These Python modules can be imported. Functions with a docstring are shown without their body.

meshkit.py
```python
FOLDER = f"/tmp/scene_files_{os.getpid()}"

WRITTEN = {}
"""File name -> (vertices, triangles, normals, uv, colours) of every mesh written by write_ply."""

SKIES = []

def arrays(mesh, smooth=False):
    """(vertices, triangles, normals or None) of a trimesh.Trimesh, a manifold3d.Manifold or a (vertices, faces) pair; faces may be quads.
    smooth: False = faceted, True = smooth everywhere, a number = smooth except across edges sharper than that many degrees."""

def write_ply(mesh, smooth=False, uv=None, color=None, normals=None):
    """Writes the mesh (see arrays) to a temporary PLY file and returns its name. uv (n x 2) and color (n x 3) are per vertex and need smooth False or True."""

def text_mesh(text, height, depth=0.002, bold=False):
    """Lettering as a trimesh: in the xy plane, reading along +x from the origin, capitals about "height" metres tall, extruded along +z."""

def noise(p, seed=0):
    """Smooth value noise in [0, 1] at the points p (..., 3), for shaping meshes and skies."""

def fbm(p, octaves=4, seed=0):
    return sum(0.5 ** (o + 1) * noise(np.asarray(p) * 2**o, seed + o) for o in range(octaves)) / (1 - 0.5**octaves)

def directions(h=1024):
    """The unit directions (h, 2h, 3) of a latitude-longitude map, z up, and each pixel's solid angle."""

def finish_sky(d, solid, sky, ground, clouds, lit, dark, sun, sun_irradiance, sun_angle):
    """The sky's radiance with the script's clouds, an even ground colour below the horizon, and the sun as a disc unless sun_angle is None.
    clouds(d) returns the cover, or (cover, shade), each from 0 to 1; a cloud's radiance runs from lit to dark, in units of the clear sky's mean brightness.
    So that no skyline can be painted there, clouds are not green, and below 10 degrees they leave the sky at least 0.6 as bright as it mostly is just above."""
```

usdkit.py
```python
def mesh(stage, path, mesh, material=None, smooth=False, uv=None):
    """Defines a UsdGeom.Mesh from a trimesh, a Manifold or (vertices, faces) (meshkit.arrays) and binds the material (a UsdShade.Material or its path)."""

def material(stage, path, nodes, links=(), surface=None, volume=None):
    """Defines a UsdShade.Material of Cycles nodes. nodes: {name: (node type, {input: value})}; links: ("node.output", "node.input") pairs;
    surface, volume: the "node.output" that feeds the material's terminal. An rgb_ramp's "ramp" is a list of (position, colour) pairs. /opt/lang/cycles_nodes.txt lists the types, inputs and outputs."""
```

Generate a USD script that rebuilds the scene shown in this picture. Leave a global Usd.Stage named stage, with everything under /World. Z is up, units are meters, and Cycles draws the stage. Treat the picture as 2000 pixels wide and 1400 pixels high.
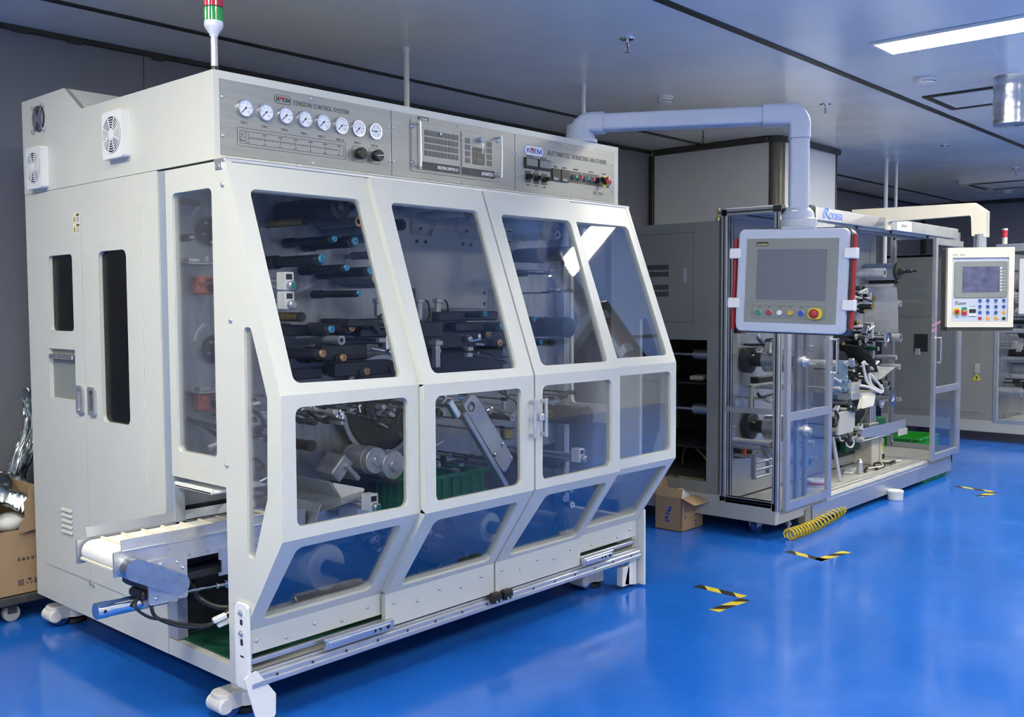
import math, random
import numpy as np, trimesh, shapely
from shapely.geometry import Polygon, Point, box as sbox
from shapely import affinity
from shapely.ops import unary_union
import usdkit, meshkit
from pxr import Usd, UsdGeom, UsdLux, Gf, Sdf

stage = Usd.Stage.CreateInMemory()
UsdGeom.SetStageUpAxis(stage, UsdGeom.Tokens.z)
UsdGeom.SetStageMetersPerUnit(stage, 1.0)
world = UsdGeom.Xform.Define(stage, '/World')
stage.SetDefaultPrim(world.GetPrim())
random.seed(7)

# ------------------------------------------------------------------ camera, light, exposure
YAW, PITCH, ROLL, FPX = 8.35840286e-01, 5.53061937e-02, -4.78889424e-03, 1919.993
EXPOSURE = 1.45
LAMP = 30.0                      # radiance of the ceiling luminaires
CAM = np.array([-1.81908444, -2.96848941, 1.45])
_f = np.array([math.sin(YAW) * math.cos(PITCH), math.cos(YAW) * math.cos(PITCH), -math.sin(PITCH)])
_r = np.array([math.cos(YAW), -math.sin(YAW), 0.0]); _u = np.cross(_r, _f)
_r, _u = math.cos(ROLL) * _r + math.sin(ROLL) * _u, -math.sin(ROLL) * _r + math.cos(ROLL) * _u
cam = UsdGeom.Camera.Define(stage, '/World/camera')
cam.CreateHorizontalApertureAttr(36.0); cam.CreateVerticalApertureAttr(25.2)
cam.CreateFocalLengthAttr(FPX / 2000 * 36.0)
cam.CreateClippingRangeAttr(Gf.Vec2f(0.05, 100))
cam.CreateExposureAttr(EXPOSURE)
cam.AddTransformOp().Set(Gf.Matrix4d(*_r, 0, *_u, 0, *(-_f), 0, *CAM, 1))
ZC = 2.9                          # ceiling height
LAMP_SPOTS = [(3.83, -1.16), (-1.0, -1.16), (8.7, -1.16), (-1.0, -3.7), (1.4, -3.7), (3.83, -3.7), (6.3, -3.7), (8.7, -3.7), (-3.4, -1.16), (-3.4, -3.7), (11.1, -1.16), (6.3, -1.16), (-1.7, .45)]

def ray(x, y):
    return _f + (x - 1000) / FPX * _r + (700 - y) / FPX * _u
def PY(x, y, v):                  # the point of the plane Y = v seen at a pixel of the photograph
    d = ray(x, y); return CAM + (v - CAM[1]) / d[1] * d
def PX(x, y, v):
    d = ray(x, y); return CAM + (v - CAM[0]) / d[0] * d
def PZ(x, y, v):
    d = ray(x, y); return CAM + (v - CAM[2]) / d[2] * d

# ------------------------------------------------------------------ materials
LK = '/World/Looks/'
MATS = {}
def mat(name, color, rough=0.5, metal=0.0, spec=0.5, nscale=0, namp=0.0, rvar=0.0, bump=0.0, bscale=200, coat=0.0, stretch=None, **kw):
    """principled paint/metal with procedural colour and roughness variation and fine relief"""
    if name not in ('ceiling_panel', 'column_panel', 'wall_white', 'wall_panel'): color = tuple(c * .87 for c in color)
    nodes = {'p': ('principled_bsdf', dict(base_color=color, roughness=rough, metallic=metal, specular_ior_level=spec, coat_weight=coat, **kw)),
             'tc': ('texture_coordinate', {})}
    links = []
    if namp or rvar:
        nodes['m'] = ('mapping', {'scale': stretch or (1, 1, 1)})
        nodes['n'] = ('noise_texture', {'scale': nscale or 5, 'detail': 4.0, 'roughness': .6})
        links += [('tc.object', 'm.vector'), ('m.vector', 'n.vector')]
        if namp:
            a = [max(0, c * (1 - namp)) for c in color]; b = [min(1, c * (1 + namp)) for c in color]
            nodes['r'] = ('rgb_ramp', {'ramp': [(0.25, a), (0.75, b)]})
            links += [('n.fac', 'r.fac'), ('r.color', 'p.base_color')]
        if rvar:
            nodes['mr'] = ('map_range', {'from_min': .25, 'from_max': .75, 'to_min': max(.02, rough - rvar), 'to_max': rough + rvar})
            links += [('n.fac', 'mr.value'), ('mr.result', 'p.roughness')]
    if bump:
        nodes['bn'] = ('noise_texture', {'scale': bscale, 'detail': 2.0})
        nodes['b'] = ('bump', {'strength': bump, 'distance': .002})
        links += [('tc.object', 'bn.vector'), ('bn.fac', 'b.height'), ('b.normal', 'p.normal')]
    MATS[name] = usdkit.material(stage, LK + name, nodes, links, surface='p.BSDF')
    return MATS[name]

mat('cream_paint', (.635, .65, .60), .38, nscale=3, namp=.015, rvar=.05, bump=.02, bscale=500)
mat('white_paint', (.82, .83, .82), .4, nscale=4, namp=.02, rvar=.05)
mat('beige_paint', (.80, .76, .64), .42, nscale=4, namp=.02, rvar=.05)
mat('grey_paint', (.36, .37, .34), .42, nscale=4, namp=.03, rvar=.06)
mat('pale_grey_paint', (.44, .445, .42), .42, nscale=4, namp=.03, rvar=.06)
mat('guard_steel', (.50, .52, .55), .3, metal=1.0, nscale=14, namp=.05, rvar=.05)
mat('console_grey', (.33, .34, .33), .36, metal=.35, nscale=60, namp=.04, rvar=.05, stretch=(.05, 1, 1))
mat('machine_grey', (.27, .27, .245), .45, nscale=4, namp=.03, rvar=.06)
mat('pendant_blue_grey', (.52, .58, .70), .38, nscale=6, namp=.015, rvar=.04)
mat('bezel_grey', (.24, .265, .25), .45, nscale=8, namp=.02, rvar=.04)
mat('seal_blue_grey', (.30, .34, .42), .6, nscale=8, namp=.03)
mat('brushed_steel', (.58, .60, .63), .36, metal=.65, nscale=30, namp=.025, rvar=.03, stretch=(1, 1, .15))
mat('inner_plate', (.38, .40, .44), .36, metal=.55, nscale=8, namp=.22, rvar=.1, stretch=(1.6, 1, .35))
mat('cover_plate', (.46, .48, .50), .45, metal=.15, nscale=6, namp=.06, rvar=.06)
mat('aluminium', (.70, .72, .76), .32, metal=1.0, nscale=20, namp=.05, rvar=.06, stretch=(.1, 1, 1))
mat('satin_silver', (.62, .64, .68), .40, metal=.85, nscale=12, namp=.05, rvar=.05)
mat('chrome', (.82, .83, .85), .10, metal=1.0)
mat('roller_grey', (.36, .39, .47), .34, metal=.3, nscale=10, namp=.05, rvar=.06)
mat('roller_pale', (.66, .68, .71), .3, metal=.5, nscale=10, namp=.04, rvar=.06)
mat('dark_anodised', (.018, .020, .026), .42, nscale=10, namp=.2, rvar=.1)
mat('black_plastic', (.012, .012, .013), .4, nscale=10, namp=.15, rvar=.1)
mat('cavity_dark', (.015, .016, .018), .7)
mat('dark_trim', (.055, .055, .05), .45, metal=.5, nscale=6, namp=.3, rvar=.1)
mat('bronze_trim', (.10, .095, .085), .38, metal=.5, nscale=6, namp=.15, rvar=.08)
mat('brass', (.42, .33, .10), .32, metal=.9, nscale=14, namp=.12, rvar=.06)
mat('copper', (.62, .36, .20), .35, metal=.8, nscale=14, namp=.1)
mat('gold_yellow', (.75, .48, .05), .35, metal=.5)
mat('blue_anodised', (.10, .38, .58), .3, metal=.4)
mat('pink_film', (.40, .20, .30), .5)
mat('white_plastic', (.84, .85, .86), .35)
mat('fan_white', (.80, .81, .82), .45)
mat('red_plastic', (.42, .012, .02), .3, coat=.3)
mat('deep_red', (.38, .01, .025), .42, nscale=8, namp=.06)
mat('green_plastic', (.005, .26, .14), .3, coat=.3)
mat('yellow_plastic', (.72, .58, .04), .38)
mat('amber_plastic', (.75, .38, .01), .3, coat=.3)
mat('blue_plastic', (.01, .06, .42), .3, coat=.3)
mat('key_blue', (.02, .08, .34), .4)
mat('orange_plastic', (.70, .15, .04), .4)
mat('crate_green', (.03, .42, .05), .4, nscale=10, namp=.06)
mat('deep_green', (.008, .15, .045), .4, nscale=10, namp=.08)
mat('dark_green', (.006, .10, .045), .5, nscale=4, namp=.1)
mat('mat_green', (.008, .085, .05), .55, nscale=4, namp=.08)
mat('belt_white', (.80, .80, .76), .45, nscale=30, namp=.02)
mat('cleat_cream', (.74, .70, .57), .5)
mat('yellow_tube', (.62, .46, .02), .35, coat=.2)
mat('navy_label', (.008, .011, .035), .35)
mat('ink_dark', (.03, .035, .05), .5)
mat('ink_black', (.012, .012, .014), .5)
mat('ink_blue', (.02, .07, .45), .45)
mat('ink_bright_blue', (.10, .20, .75), .45)
mat('ink_white', (.85, .86, .9), .45)
mat('ink_gold', (.80, .74, .45), .4)
mat('lamp_gold', (.6, .5, .25), .3, metal=.8)
mat('screen_off', (.145, .15, .19), .22, spec=.6)
mat('screen_violet', (.10, .11, .20), .25, nscale=22, namp=.4)
mat('dial_white', (.80, .84, .92), .3)
mat('film_roll_cream', (.62, .62, .52), .4, nscale=40, namp=.05)
mat('film_edge', (.42, .43, .45), .4, nscale=20, namp=.05)
mat('tub_white', (.72, .75, .75), .45)
mat('hose_white', (.72, .70, .64), .4)
mat('cable_black', (.010, .010, .011), .45)
mat('light_blue_metal', (.30, .42, .55), .33, metal=.7, nscale=8, namp=.06)
mat('duct_foil', (.72, .74, .77), .25, metal=1.0, bump=1.0, bscale=18)
mat('foil', (.46, .50, .50), .27, metal=1.0, nscale=9, namp=.25, bump=.8, bscale=22)
mat('sheet_white', (.80, .80, .80), .55)
mat('caster_white', (.80, .80, .77), .45, nscale=30, namp=.06)
mat('cardboard', (.40, .27, .155), .75, nscale=14, namp=.08, bump=.1, bscale=60)
mat('cardboard_dark', (.30, .20, .115), .8, nscale=10, namp=.08)
mat('dolly_dark', (.05, .052, .058), .75, nscale=30, namp=.4)
mat('wall_white', (.74, .75, .75), .5, nscale=1.2, namp=.02)
mat('wall_panel', (.185, .195, .235), .42, nscale=1.2, namp=.03, rvar=.05)
mat('column_panel', (.72, .74, .76), .42, nscale=1.2, namp=.02, rvar=.05)
mat('ceiling_panel', (.88, .88, .87), .24, nscale=.8, namp=.03, rvar=.06)
mat('green_led', (.02, .4, .08), .4, emission_color=(.05, 1, .15), emission_strength=2.0)

def floor_material():
    return usdkit.material(stage, LK + 'epoxy_floor', {
        'tc': ('texture_coordinate', {}),
        'n': ('noise_texture', {'scale': .9, 'detail': 6.0, 'roughness': .65}),
        'r': ('rgb_ramp', {'ramp': [(.3, (.010, .113, .50)), (.7, (.016, .138, .585))]}),
        'n2': ('noise_texture', {'scale': 2.2, 'detail': 5.0}),
        'mr': ('map_range', {'from_min': .3, 'from_max': .7, 'to_min': .09, 'to_max': .22}),
        'n3': ('noise_texture', {'scale': 7.0, 'detail': 2.0}),
        'b': ('bump', {'strength': .06, 'distance': .01}),
        'sp': ('noise_texture', {'scale': 34.0, 'detail': 3.0, 'roughness': .7}),
        'sr': ('rgb_ramp', {'ramp': [(.74, (0, 0, 0)), (.80, (1, 1, 1))]}),
        'mx': ('mix', {'color2': (.35, .5, .8)}),
        'p': ('principled_bsdf', {'specular_ior_level': .5})},
        [('tc.object', 'n.vector'), ('n.fac', 'r.fac'), ('tc.object', 'n2.vector'), ('n2.fac', 'mr.value'), ('mr.result', 'p.roughness'),
         ('tc.object', 'n3.vector'), ('n3.fac', 'b.height'), ('b.normal', 'p.normal'), ('tc.object', 'sp.vector'), ('sp.fac', 'sr.fac'),
         ('sr.color', 'mx.fac'), ('r.color', 'mx.color1'), ('mx.color', 'p.base_color')], surface='p.BSDF')
MATS['epoxy_floor'] = floor_material()
def pane_material(name, tint, ior=1.25):
    # the reflection belongs to the face that the light meets first; the far face only lets it through
    MATS[name] = usdkit.material(stage, LK + name, {'t': ('transparent_bsdf', {'color': tint}), 'g': ('glossy_bsdf', {'color': (1, 1, 1), 'roughness': .02}),
        'f': ('fresnel', {'IOR': ior}), 'ge': ('geometry', {}), 'k': ('math', {'math_type': 'subtract', 'value1': 1.0}), 'q': ('math', {'math_type': 'multiply'}), 'm': ('mix_closure', {})},
        [('ge.back_facing', 'k.value2'), ('k.value', 'q.value1'), ('f.fac', 'q.value2'), ('q.value', 'm.fac'), ('t.BSDF', 'm.closure1'), ('g.BSDF', 'm.closure2')], surface='m.closure')
def emit(name, color, strength):
    MATS[name] = usdkit.material(stage, LK + name, {'e': ('emission', {'color': color, 'strength': strength})}, [], surface='e.emission')
emit('lamp_light', (1.0, .935, .75), LAMP)

# ------------------------------------------------------------------ mesh helpers
def _cbox_faces():
    pts = []
    for sx in (0, 1):
        for sy in (0, 1):
            for sz in (0, 1):
                for k in range(3):
                    pts.append((sx, sy, sz, k))
    e = .2
    v = np.array([[(abs(s - (e if i != k else 0))) for i, s in enumerate(p[:3])] for p in pts for k in (p[3],)])
    h = trimesh.Trimesh(v, trimesh.convex.convex_hull(v, qhull_options='QJ').faces, process=False) if False else trimesh.convex.convex_hull(v)
    # map hull vertices back to the template order
    idx = [int(np.argmin(np.abs(v - q).sum(1))) for q in h.vertices]
    return pts, np.array([[idx[i] for i in f] for f in h.faces])
_CP, _CF = _cbox_faces()
_CS = np.array([p[:3] for p in _CP]); _CK = np.array([p[3] for p in _CP])

def unit(v):
    v = np.asarray(v, float); return v / np.linalg.norm(v)
def frame(axis):
    w = unit(axis); a = np.array([0, 0, 1.]) if abs(w[2]) < .9 else np.array([1., 0, 0])
    u = unit(np.cross(a, w)); return u, np.cross(w, u), w

class G:
    def __init__(self): self.v, self.f, self.n = [], [], 0
    def add(self, v, f):
        v = np.asarray(v, float); f = np.asarray(f, int)
        if f.shape[1] == 4: f = np.vstack([f[:, [0, 1, 2]], f[:, [0, 2, 3]]])
        self.v.append(v); self.f.append(f + self.n); self.n += len(v); return self
    def tm(self, m): return self.add(m.vertices, m.faces)
    def box(self, x0, y0, z0, x1, y1, z1, c=.002):
        lo = np.minimum([x0, y0, z0], [x1, y1, z1]); hi = np.maximum([x0, y0, z0], [x1, y1, z1])
        c = min(c, .3 * (hi - lo).min())
        v = np.where(_CS == 0, lo, hi).astype(float)
        for i in range(3):
            m = _CK != i
            v[m, i] += np.where(_CS[m, i] == 0, c, -c)
        return self.add(v, _CF)
    def obox(self, o, u, v, w, a, b, c, ch=.002):
        """box of size a,b,c centred on o along the axes u,v,w"""
        g = G().box(-a / 2, -b / 2, -c / 2, a / 2, b / 2, c / 2, ch)
        p = g.v[0]; M = np.array([unit(u), unit(v), unit(w)])
        return self.add(np.asarray(o) + p @ M, g.f[0])
    def lathe(self, prof, o, axis, n=20, caps=True):
        """prof: (radius, height along axis)"""
        u, v, w = frame(axis); a = np.arange(n) * 2 * math.pi / n
        ring = np.cos(a)[:, None] * u + np.sin(a)[:, None] * v
        V = np.vstack([np.asarray(o) + r * ring + h * w for r, h in prof]); F = []
        k = len(prof); i = np.arange(n); j = (i + 1) % n
        for q in range(k - 1):
            F.append(np.stack([q * n + i, q * n + j, (q + 1) * n + j, (q + 1) * n + i], 1))
        F = np.vstack(F); F = np.vstack([F[:, [0, 1, 2]], F[:, [0, 2, 3]]])
        if caps:
            V = np.vstack([V, np.asarray(o) + prof[0][1] * w, np.asarray(o) + prof[-1][1] * w])
            F = np.vstack([F, np.stack([np.full(n, k * n), j, i], 1), np.stack([np.full(n, k * n + 1), (k - 1) * n + i, (k - 1) * n + j], 1)])
        return self.add(V, F)
    def cyl(self, p0, p1, r, n=18, c=None):
        p0 = np.asarray(p0, float); p1 = np.asarray(p1, float); L = np.linalg.norm(p1 - p0)
        c = min(r * .15, .002, L * .3) if c is None else c
        return self.lathe([(r - c, 0), (r, c), (r, L - c), (r - c, L)], p0, p1 - p0, n)
    def ring(self, p0, axis, r0, r1, h, n=24):
        return self.lathe([(r0, 0), (r1, 0), (r1, h), (r0, h), (r0, 0)], p0, axis, n, caps=False)
    def tube(self, pts, r, n=8):
        pts = np.asarray(pts, float); t = np.gradient(pts, axis=0); t /= np.linalg.norm(t, axis=1, keepdims=True) + 1e-12
        u = frame(t[0])[0]; V = []
        a = np.arange(n) * 2 * math.pi / n
        for p, w in zip(pts, t):
            u = unit(u - (u @ w) * w); v = np.cross(w, u)
            V.append(p + r * (np.cos(a)[:, None] * u + np.sin(a)[:, None] * v))
        m = len(pts); i = np.arange(n); j = (i + 1) % n
        F = np.vstack([np.stack([q * n + i, q * n + j, (q + 1) * n + j, (q + 1) * n + i], 1) for q in range(m - 1)])
        F = np.vstack([F[:, [0, 1, 2]], F[:, [0, 2, 3]]])
        V = np.vstack(V + [pts[:1], pts[-1:]])
        F = np.vstack([F, np.stack([np.full(n, m * n), j, i], 1), np.stack([np.full(n, m * n + 1), (m - 1) * n + i, (m - 1) * n + j], 1)])
        return self.add(V, F)
    def prism(self, poly, o, u, v, th):
        """polygon in the plane o + a u + b v, outward normal u x v, extruded inwards by th"""
        u, v = unit(u), unit(v); w = np.cross(u, v); o = np.asarray(o, float)
        for g in getattr(poly, 'geoms', [poly]):
            if g.is_empty: continue
            m = trimesh.creation.extrude_polygon(g, th, engine='earcut')
            p = m.vertices.copy(); p[:, 2] -= th
            self.add(o + p[:, :1] * u + p[:, 1:2] * v + p[:, 2:] * w, m.faces)
        return self
    def front(self, poly, y, th): return self.prism(poly, (0, y, 0), (1, 0, 0), (0, 0, 1), th)             # polygon in (X, z), faces -Y
    def side(self, poly, x, th): return self.prism(affinity.scale(poly, -1, 1, origin=(0, 0)), (x, 0, 0), (0, -1, 0), (0, 0, 1), th)   # polygon in (Y, z), faces -X
    def text(self, s, o, u, v, height, width=None, depth=.0006, bold=False, center=False):
        m = meshkit.text_mesh(s, height, depth, bold); p = m.vertices.copy()
        p[:, 0] -= p[:, 0].min(); L = p[:, 0].max()
        if width: p[:, 0] *= width / L; L = width
        if center: p[:, 0] -= L / 2
        u, v = unit(u), unit(v); w = np.cross(u, v)
        return self.add(np.asarray(o) + p[:, :1] * u + p[:, 1:2] * v + p[:, 2:] * w, m.faces)
    def mesh(self): return np.vstack(self.v), np.vstack(self.f)

def rr(x0, y0, x1, y1, r=.02, s=4):
    x0, x1 = min(x0, x1), max(x0, x1); y0, y1 = min(y0, y1), max(y0, y1)
    r = min(r, .49 * min(x1 - x0, y1 - y0))
    return sbox(x0 + r, y0 + r, x1 - r, y1 - r).buffer(r, quad_segs=s)
def rpoly(pts, r=.025, s=4):
    return Polygon(pts).buffer(-r).buffer(r, quad_segs=s)
def bez(pts, n=24):
    """smooth curve through the points (Catmull-Rom)"""
    p = np.asarray(pts, float); p = np.vstack([2 * p[0] - p[1], p, 2 * p[-1] - p[-2]]); out = []
    k = max(2, n // (len(p) - 3))
    for i in range(1, len(p) - 2):
        for t in np.linspace(0, 1, k, endpoint=False):
            a, b, c, d = p[i - 1:i + 3]
            out.append(.5 * (2 * b + (c - a) * t + (2 * a - 5 * b + 4 * c - d) * t * t + (3 * b - a - 3 * c + d) * t ** 3))
    return np.array(out + [p[-2]])

SMALL = {'apron_bolt', 'rail_bolt', 'plate_bolt', 'eave_screw', 'cover_screw', 'flange_screw', 'arm_screw', 'stop_screw', 'hinge_bolt', 'dial_marks', 'vent_slot', 'rib', 'scale_figures', 'scale_lines', 'print', 'sticker_print', 'caption', 'button_caption', 'digits', 'keypad_dot', 'indicator', 'pilot_lamp', 'soft_key', 'key_line', 'button_row', 'fan_grille', 'fan_wire', 'beam_foot'}   # too small to pick apart one by one
USED = {}
def numbered(parent, name):
    k = USED.get((parent, name), 0); USED[(parent, name)] = k + 1
    return name if k == 0 else f'{name}_{k:03d}'
def path_of(p): return p if isinstance(p, str) else str(p.GetPath())
def obj(name, g, m, parent='/World', smooth=30, label=None, kind=None):
    if name in SMALL: kind = 'stuff'
    parent = path_of(parent); path = parent + '/' + numbered(parent, name)
    prim = usdkit.mesh(stage, path, g.mesh() if isinstance(g, G) else g, MATS[m], smooth).GetPrim()
    if label: prim.SetCustomDataByKey('label', label)
    if kind: prim.SetCustomDataByKey('kind', kind)
    return prim
def tag(p, label, cat, group=None, kind=None):
    p.SetCustomDataByKey('label', label); p.SetCustomDataByKey('category', cat)
    if group: p.SetCustomDataByKey('group', group)
    if kind: p.SetCustomDataByKey('kind', kind)
    return p
def struct(p, label, cat):
    return tag(p, label, cat, kind='structure')
def thing(name, label, cat, group=None, kind=None, loc=None):
    x = UsdGeom.Xform.Define(stage, '/World/' + numbered('/World', name))
    if loc is not None: x.AddTranslateOp().Set(Gf.Vec3d(*map(float, loc)))
    return tag(x.GetPrim(), label, cat, group, kind)
def copy_of(src, label, loc, group=None):
    x = UsdGeom.Xform.Define(stage, '/World/' + numbered('/World', src.GetName()))
    x.AddTranslateOp().Set(Gf.Vec3d(*map(float, loc))); p = x.GetPrim()
    p.GetReferences().AddInternalReference(src.GetPath()); p.SetInstanceable(True)
    return tag(p, label, src.GetCustomDataByKey('category'), group or src.GetCustomDataByKey('group'))
EX, EY, EZ = np.eye(3)
pane_material('clear_pane', (.91, .92, .93))
pane_material('tinted_pane', (.66, .71, .78))
pane_material('smoked_pane', (.35, .36, .37))

# ================================================================== THE ROOM
XW0, XW1, YW0, YW1 = -5.0, 13.3, -5.6, 2.4
fl = struct(obj('floor', G().box(XW0, YW0, -.1, XW1, YW1, 0, 0), 'epoxy_floor', smooth=False), 'glossy bright blue epoxy floor', 'floor')
seams_x = [XW0] + [1.0 + 1.183 * k for k in range(-4, 11)] + [XW1]
# back wall of sandwich panels, each its own mesh
wb = struct(UsdGeom.Xform.Define(stage, '/World/wall_back').GetPrim(), 'blue-grey sandwich panel wall behind the machines', 'wall')
for a, b in zip(seams_x[:-1], seams_x[1:]):
    obj('panel', G().box(a + .0015, YW1, 0, b - .0015, YW1 + .05, ZC, .003), 'wall_panel', wb)
for nm, lo, hi, lab in (('wall_left', (XW0 - .05, YW0, 0), (XW0, YW1, ZC), 'white panel wall behind the photographer on the left'),
                        ('wall_right', (XW1, YW0, 0), (XW1 + .05, YW1, ZC), 'blue-grey wall at the far end of the hall'),
                        ('wall_front', (XW0, YW0 - .05, 0), (XW1, YW0, ZC), 'white panel wall behind the photographer')):
    struct(obj(nm, G().box(*lo, *hi, 0), 'wall_panel' if nm == 'wall_right' else 'wall_white'), lab, 'wall')
# ceiling panels between dark aluminium rails
ce = struct(UsdGeom.Xform.Define(stage, '/World/ceiling').GetPrim(), 'glossy pale grey metal panel ceiling', 'ceiling')
rails_y = [1.83, -.29, -2.41, -4.53]
rows = [YW1] + rails_y + [YW0]
cs_x = [XW0] + [3.94 + 1.165 * k for k in range(-7, 8)] + [XW1]
for k in range(len(rows) - 1):
    for a, b in zip(cs_x[:-1], cs_x[1:]):
        obj('panel', G().box(a + .001, rows[k + 1] + .001, ZC, b - .001, rows[k] - .001, ZC + .05, .002), 'ceiling_panel', ce)
for i, y in enumerate(rails_y):
    t = struct(obj('trim_%d' % (i + 1), G().box(XW0, y - .025, ZC - .006, XW1, y + .025, ZC + .004, .002), 'dark_trim'),
               ['dark ceiling rail nearest the back wall', 'dark ceiling rail running over the middle of the hall', 'dark ceiling rail behind the camera', 'fourth dark ceiling rail, behind the camera'][i], 'trim')
g = G().box(XW0, YW1 - .02, ZC - .03, XW1, YW1, ZC, .005)
rnd = random.Random(3)
for k in range(26):                              # torn sealing film along the cornice
    x = rnd.uniform(.2, 5.8); w = rnd.uniform(.02, .1)
    g.box(x, YW1 - .024, ZC - .03 - rnd.uniform(.004, .016), x + w, YW1 - .018, ZC - .026, .001)
struct(obj('trim_6', g, 'dark_trim'), 'dark cornice trim between back wall and ceiling, ragged in places', 'trim')
struct(obj('trim_7', G().box(XW1 - .045, YW0, ZC - .05, XW1, YW1 - .045, ZC, .006), 'dark_trim'), 'dark cornice trim at the far end wall', 'trim')
struct(obj('trim_8', G().box(XW1 - .06, YW1 - .06, 0, XW1, YW1, ZC - .05, .006), 'dark_trim'), 'dark vertical trim in the far corner', 'trim')
struct(obj('baseboard_back', G().box(XW0, YW1 - .02, 0, XW1, YW1, .08, .005), 'seal_blue_grey'), 'low skirting along the back wall', 'baseboard')
# boxed-in column projecting from the back wall
cx0, cx1, cy0 = 6.1, 7.25, 1.06
col = struct(UsdGeom.Xform.Define(stage, '/World/wall_column').GetPrim(), 'boxed-in pale column with rounded bronze corner trim behind the second machine', 'column')
obj('panel', G().box(cx0, cy0 + .1, 0, cx0 + .05, YW1, ZC - .01, .003), 'column_panel', col)
obj('panel', G().box(cx0 + .1, cy0, 0, cx1 - .02, cy0 + .05, ZC - .01, .003), 'column_panel', col)
obj('panel', G().box(cx1 - .05, cy0 + .02, 0, cx1, YW1, ZC - .01, .003), 'column_panel', col)
obj('corner_trim', G().cyl((cx0 + .1, cy0 + .1, 0), (cx0 + .1, cy0 + .1, ZC - .01), .1, 32), 'bronze_trim', col)
obj('corner_trim', G().box(cx0 - .03, YW1 - .05, 0, cx0 + .01, YW1 - .005, ZC - .05, .006), 'dark_trim', col)
obj('corner_trim', G().box(cx1 - .015, cy0 - .006, 0, cx1 + .012, cy0 + .03, ZC - .02, .006), 'dark_trim', col)
obj('cornice', G().box(cx0 - .035, cy0 + .1, ZC - .055, cx0 + .005, YW1 - .05, ZC, .012).lathe([(.135, 0), (.105, .055)], (cx0 + .1, cy0 + .1, ZC - .055), (0, 0, 1), 32)
    .box(cx0 + .1, cy0 - .035, ZC - .055, cx1 + .035, cy0 + .005, ZC, .012).box(cx1 - .005, cy0, ZC - .055, cx1 + .035, YW1 - .05, ZC, .012), 'bronze_trim', col)

# ---------------------------------------------------------------- ceiling fittings
LW, LL = .275, .86
def lamp_part(o):
    obj('frame', G().prism(sbox(-LW / 2 - .022, -LL / 2 - .022, LW / 2 + .022, LL / 2 + .022).difference(sbox(-LW / 2, -LL / 2, LW / 2, LL / 2)), (0, 0, -.002), EX, EY, .012).box(-LW / 2, -LL / 2, -.012, LW / 2, LL / 2, -.008, 0), 'white_paint', o)
    obj('diffuser', G().box(-LW / 2, -LL / 2, -.013, LW / 2, LL / 2, -.011, 0), 'lamp_light', o)
lamp_labels = ['bright white flat panel lamp in the ceiling at the upper right of the photo']
lamp0 = None
for i, (x, y) in enumerate(LAMP_SPOTS):
    lab = lamp_labels[0] if i == 0 else 'white flat ceiling panel lamp outside the picture, number %d in the grid behind the camera' % i
    if lamp0 is None:
        lamp0 = thing('ceiling_lamp', lab, 'ceiling lamp', loc=(x, y, ZC)); lamp_part(lamp0)
    else:
        copy_of(lamp0, 'white ceiling panel lamp out of frame, by the %s' % ['','left end of the near machine','far end of the hall','left rear of the hall','middle rear of the hall','right rear of the hall','far rear of the hall','farthest rear corner','left end wall','left rear corner','far end wall','right side of the second machine','left side of the large cardboard box'][i], (x, y, ZC))

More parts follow.
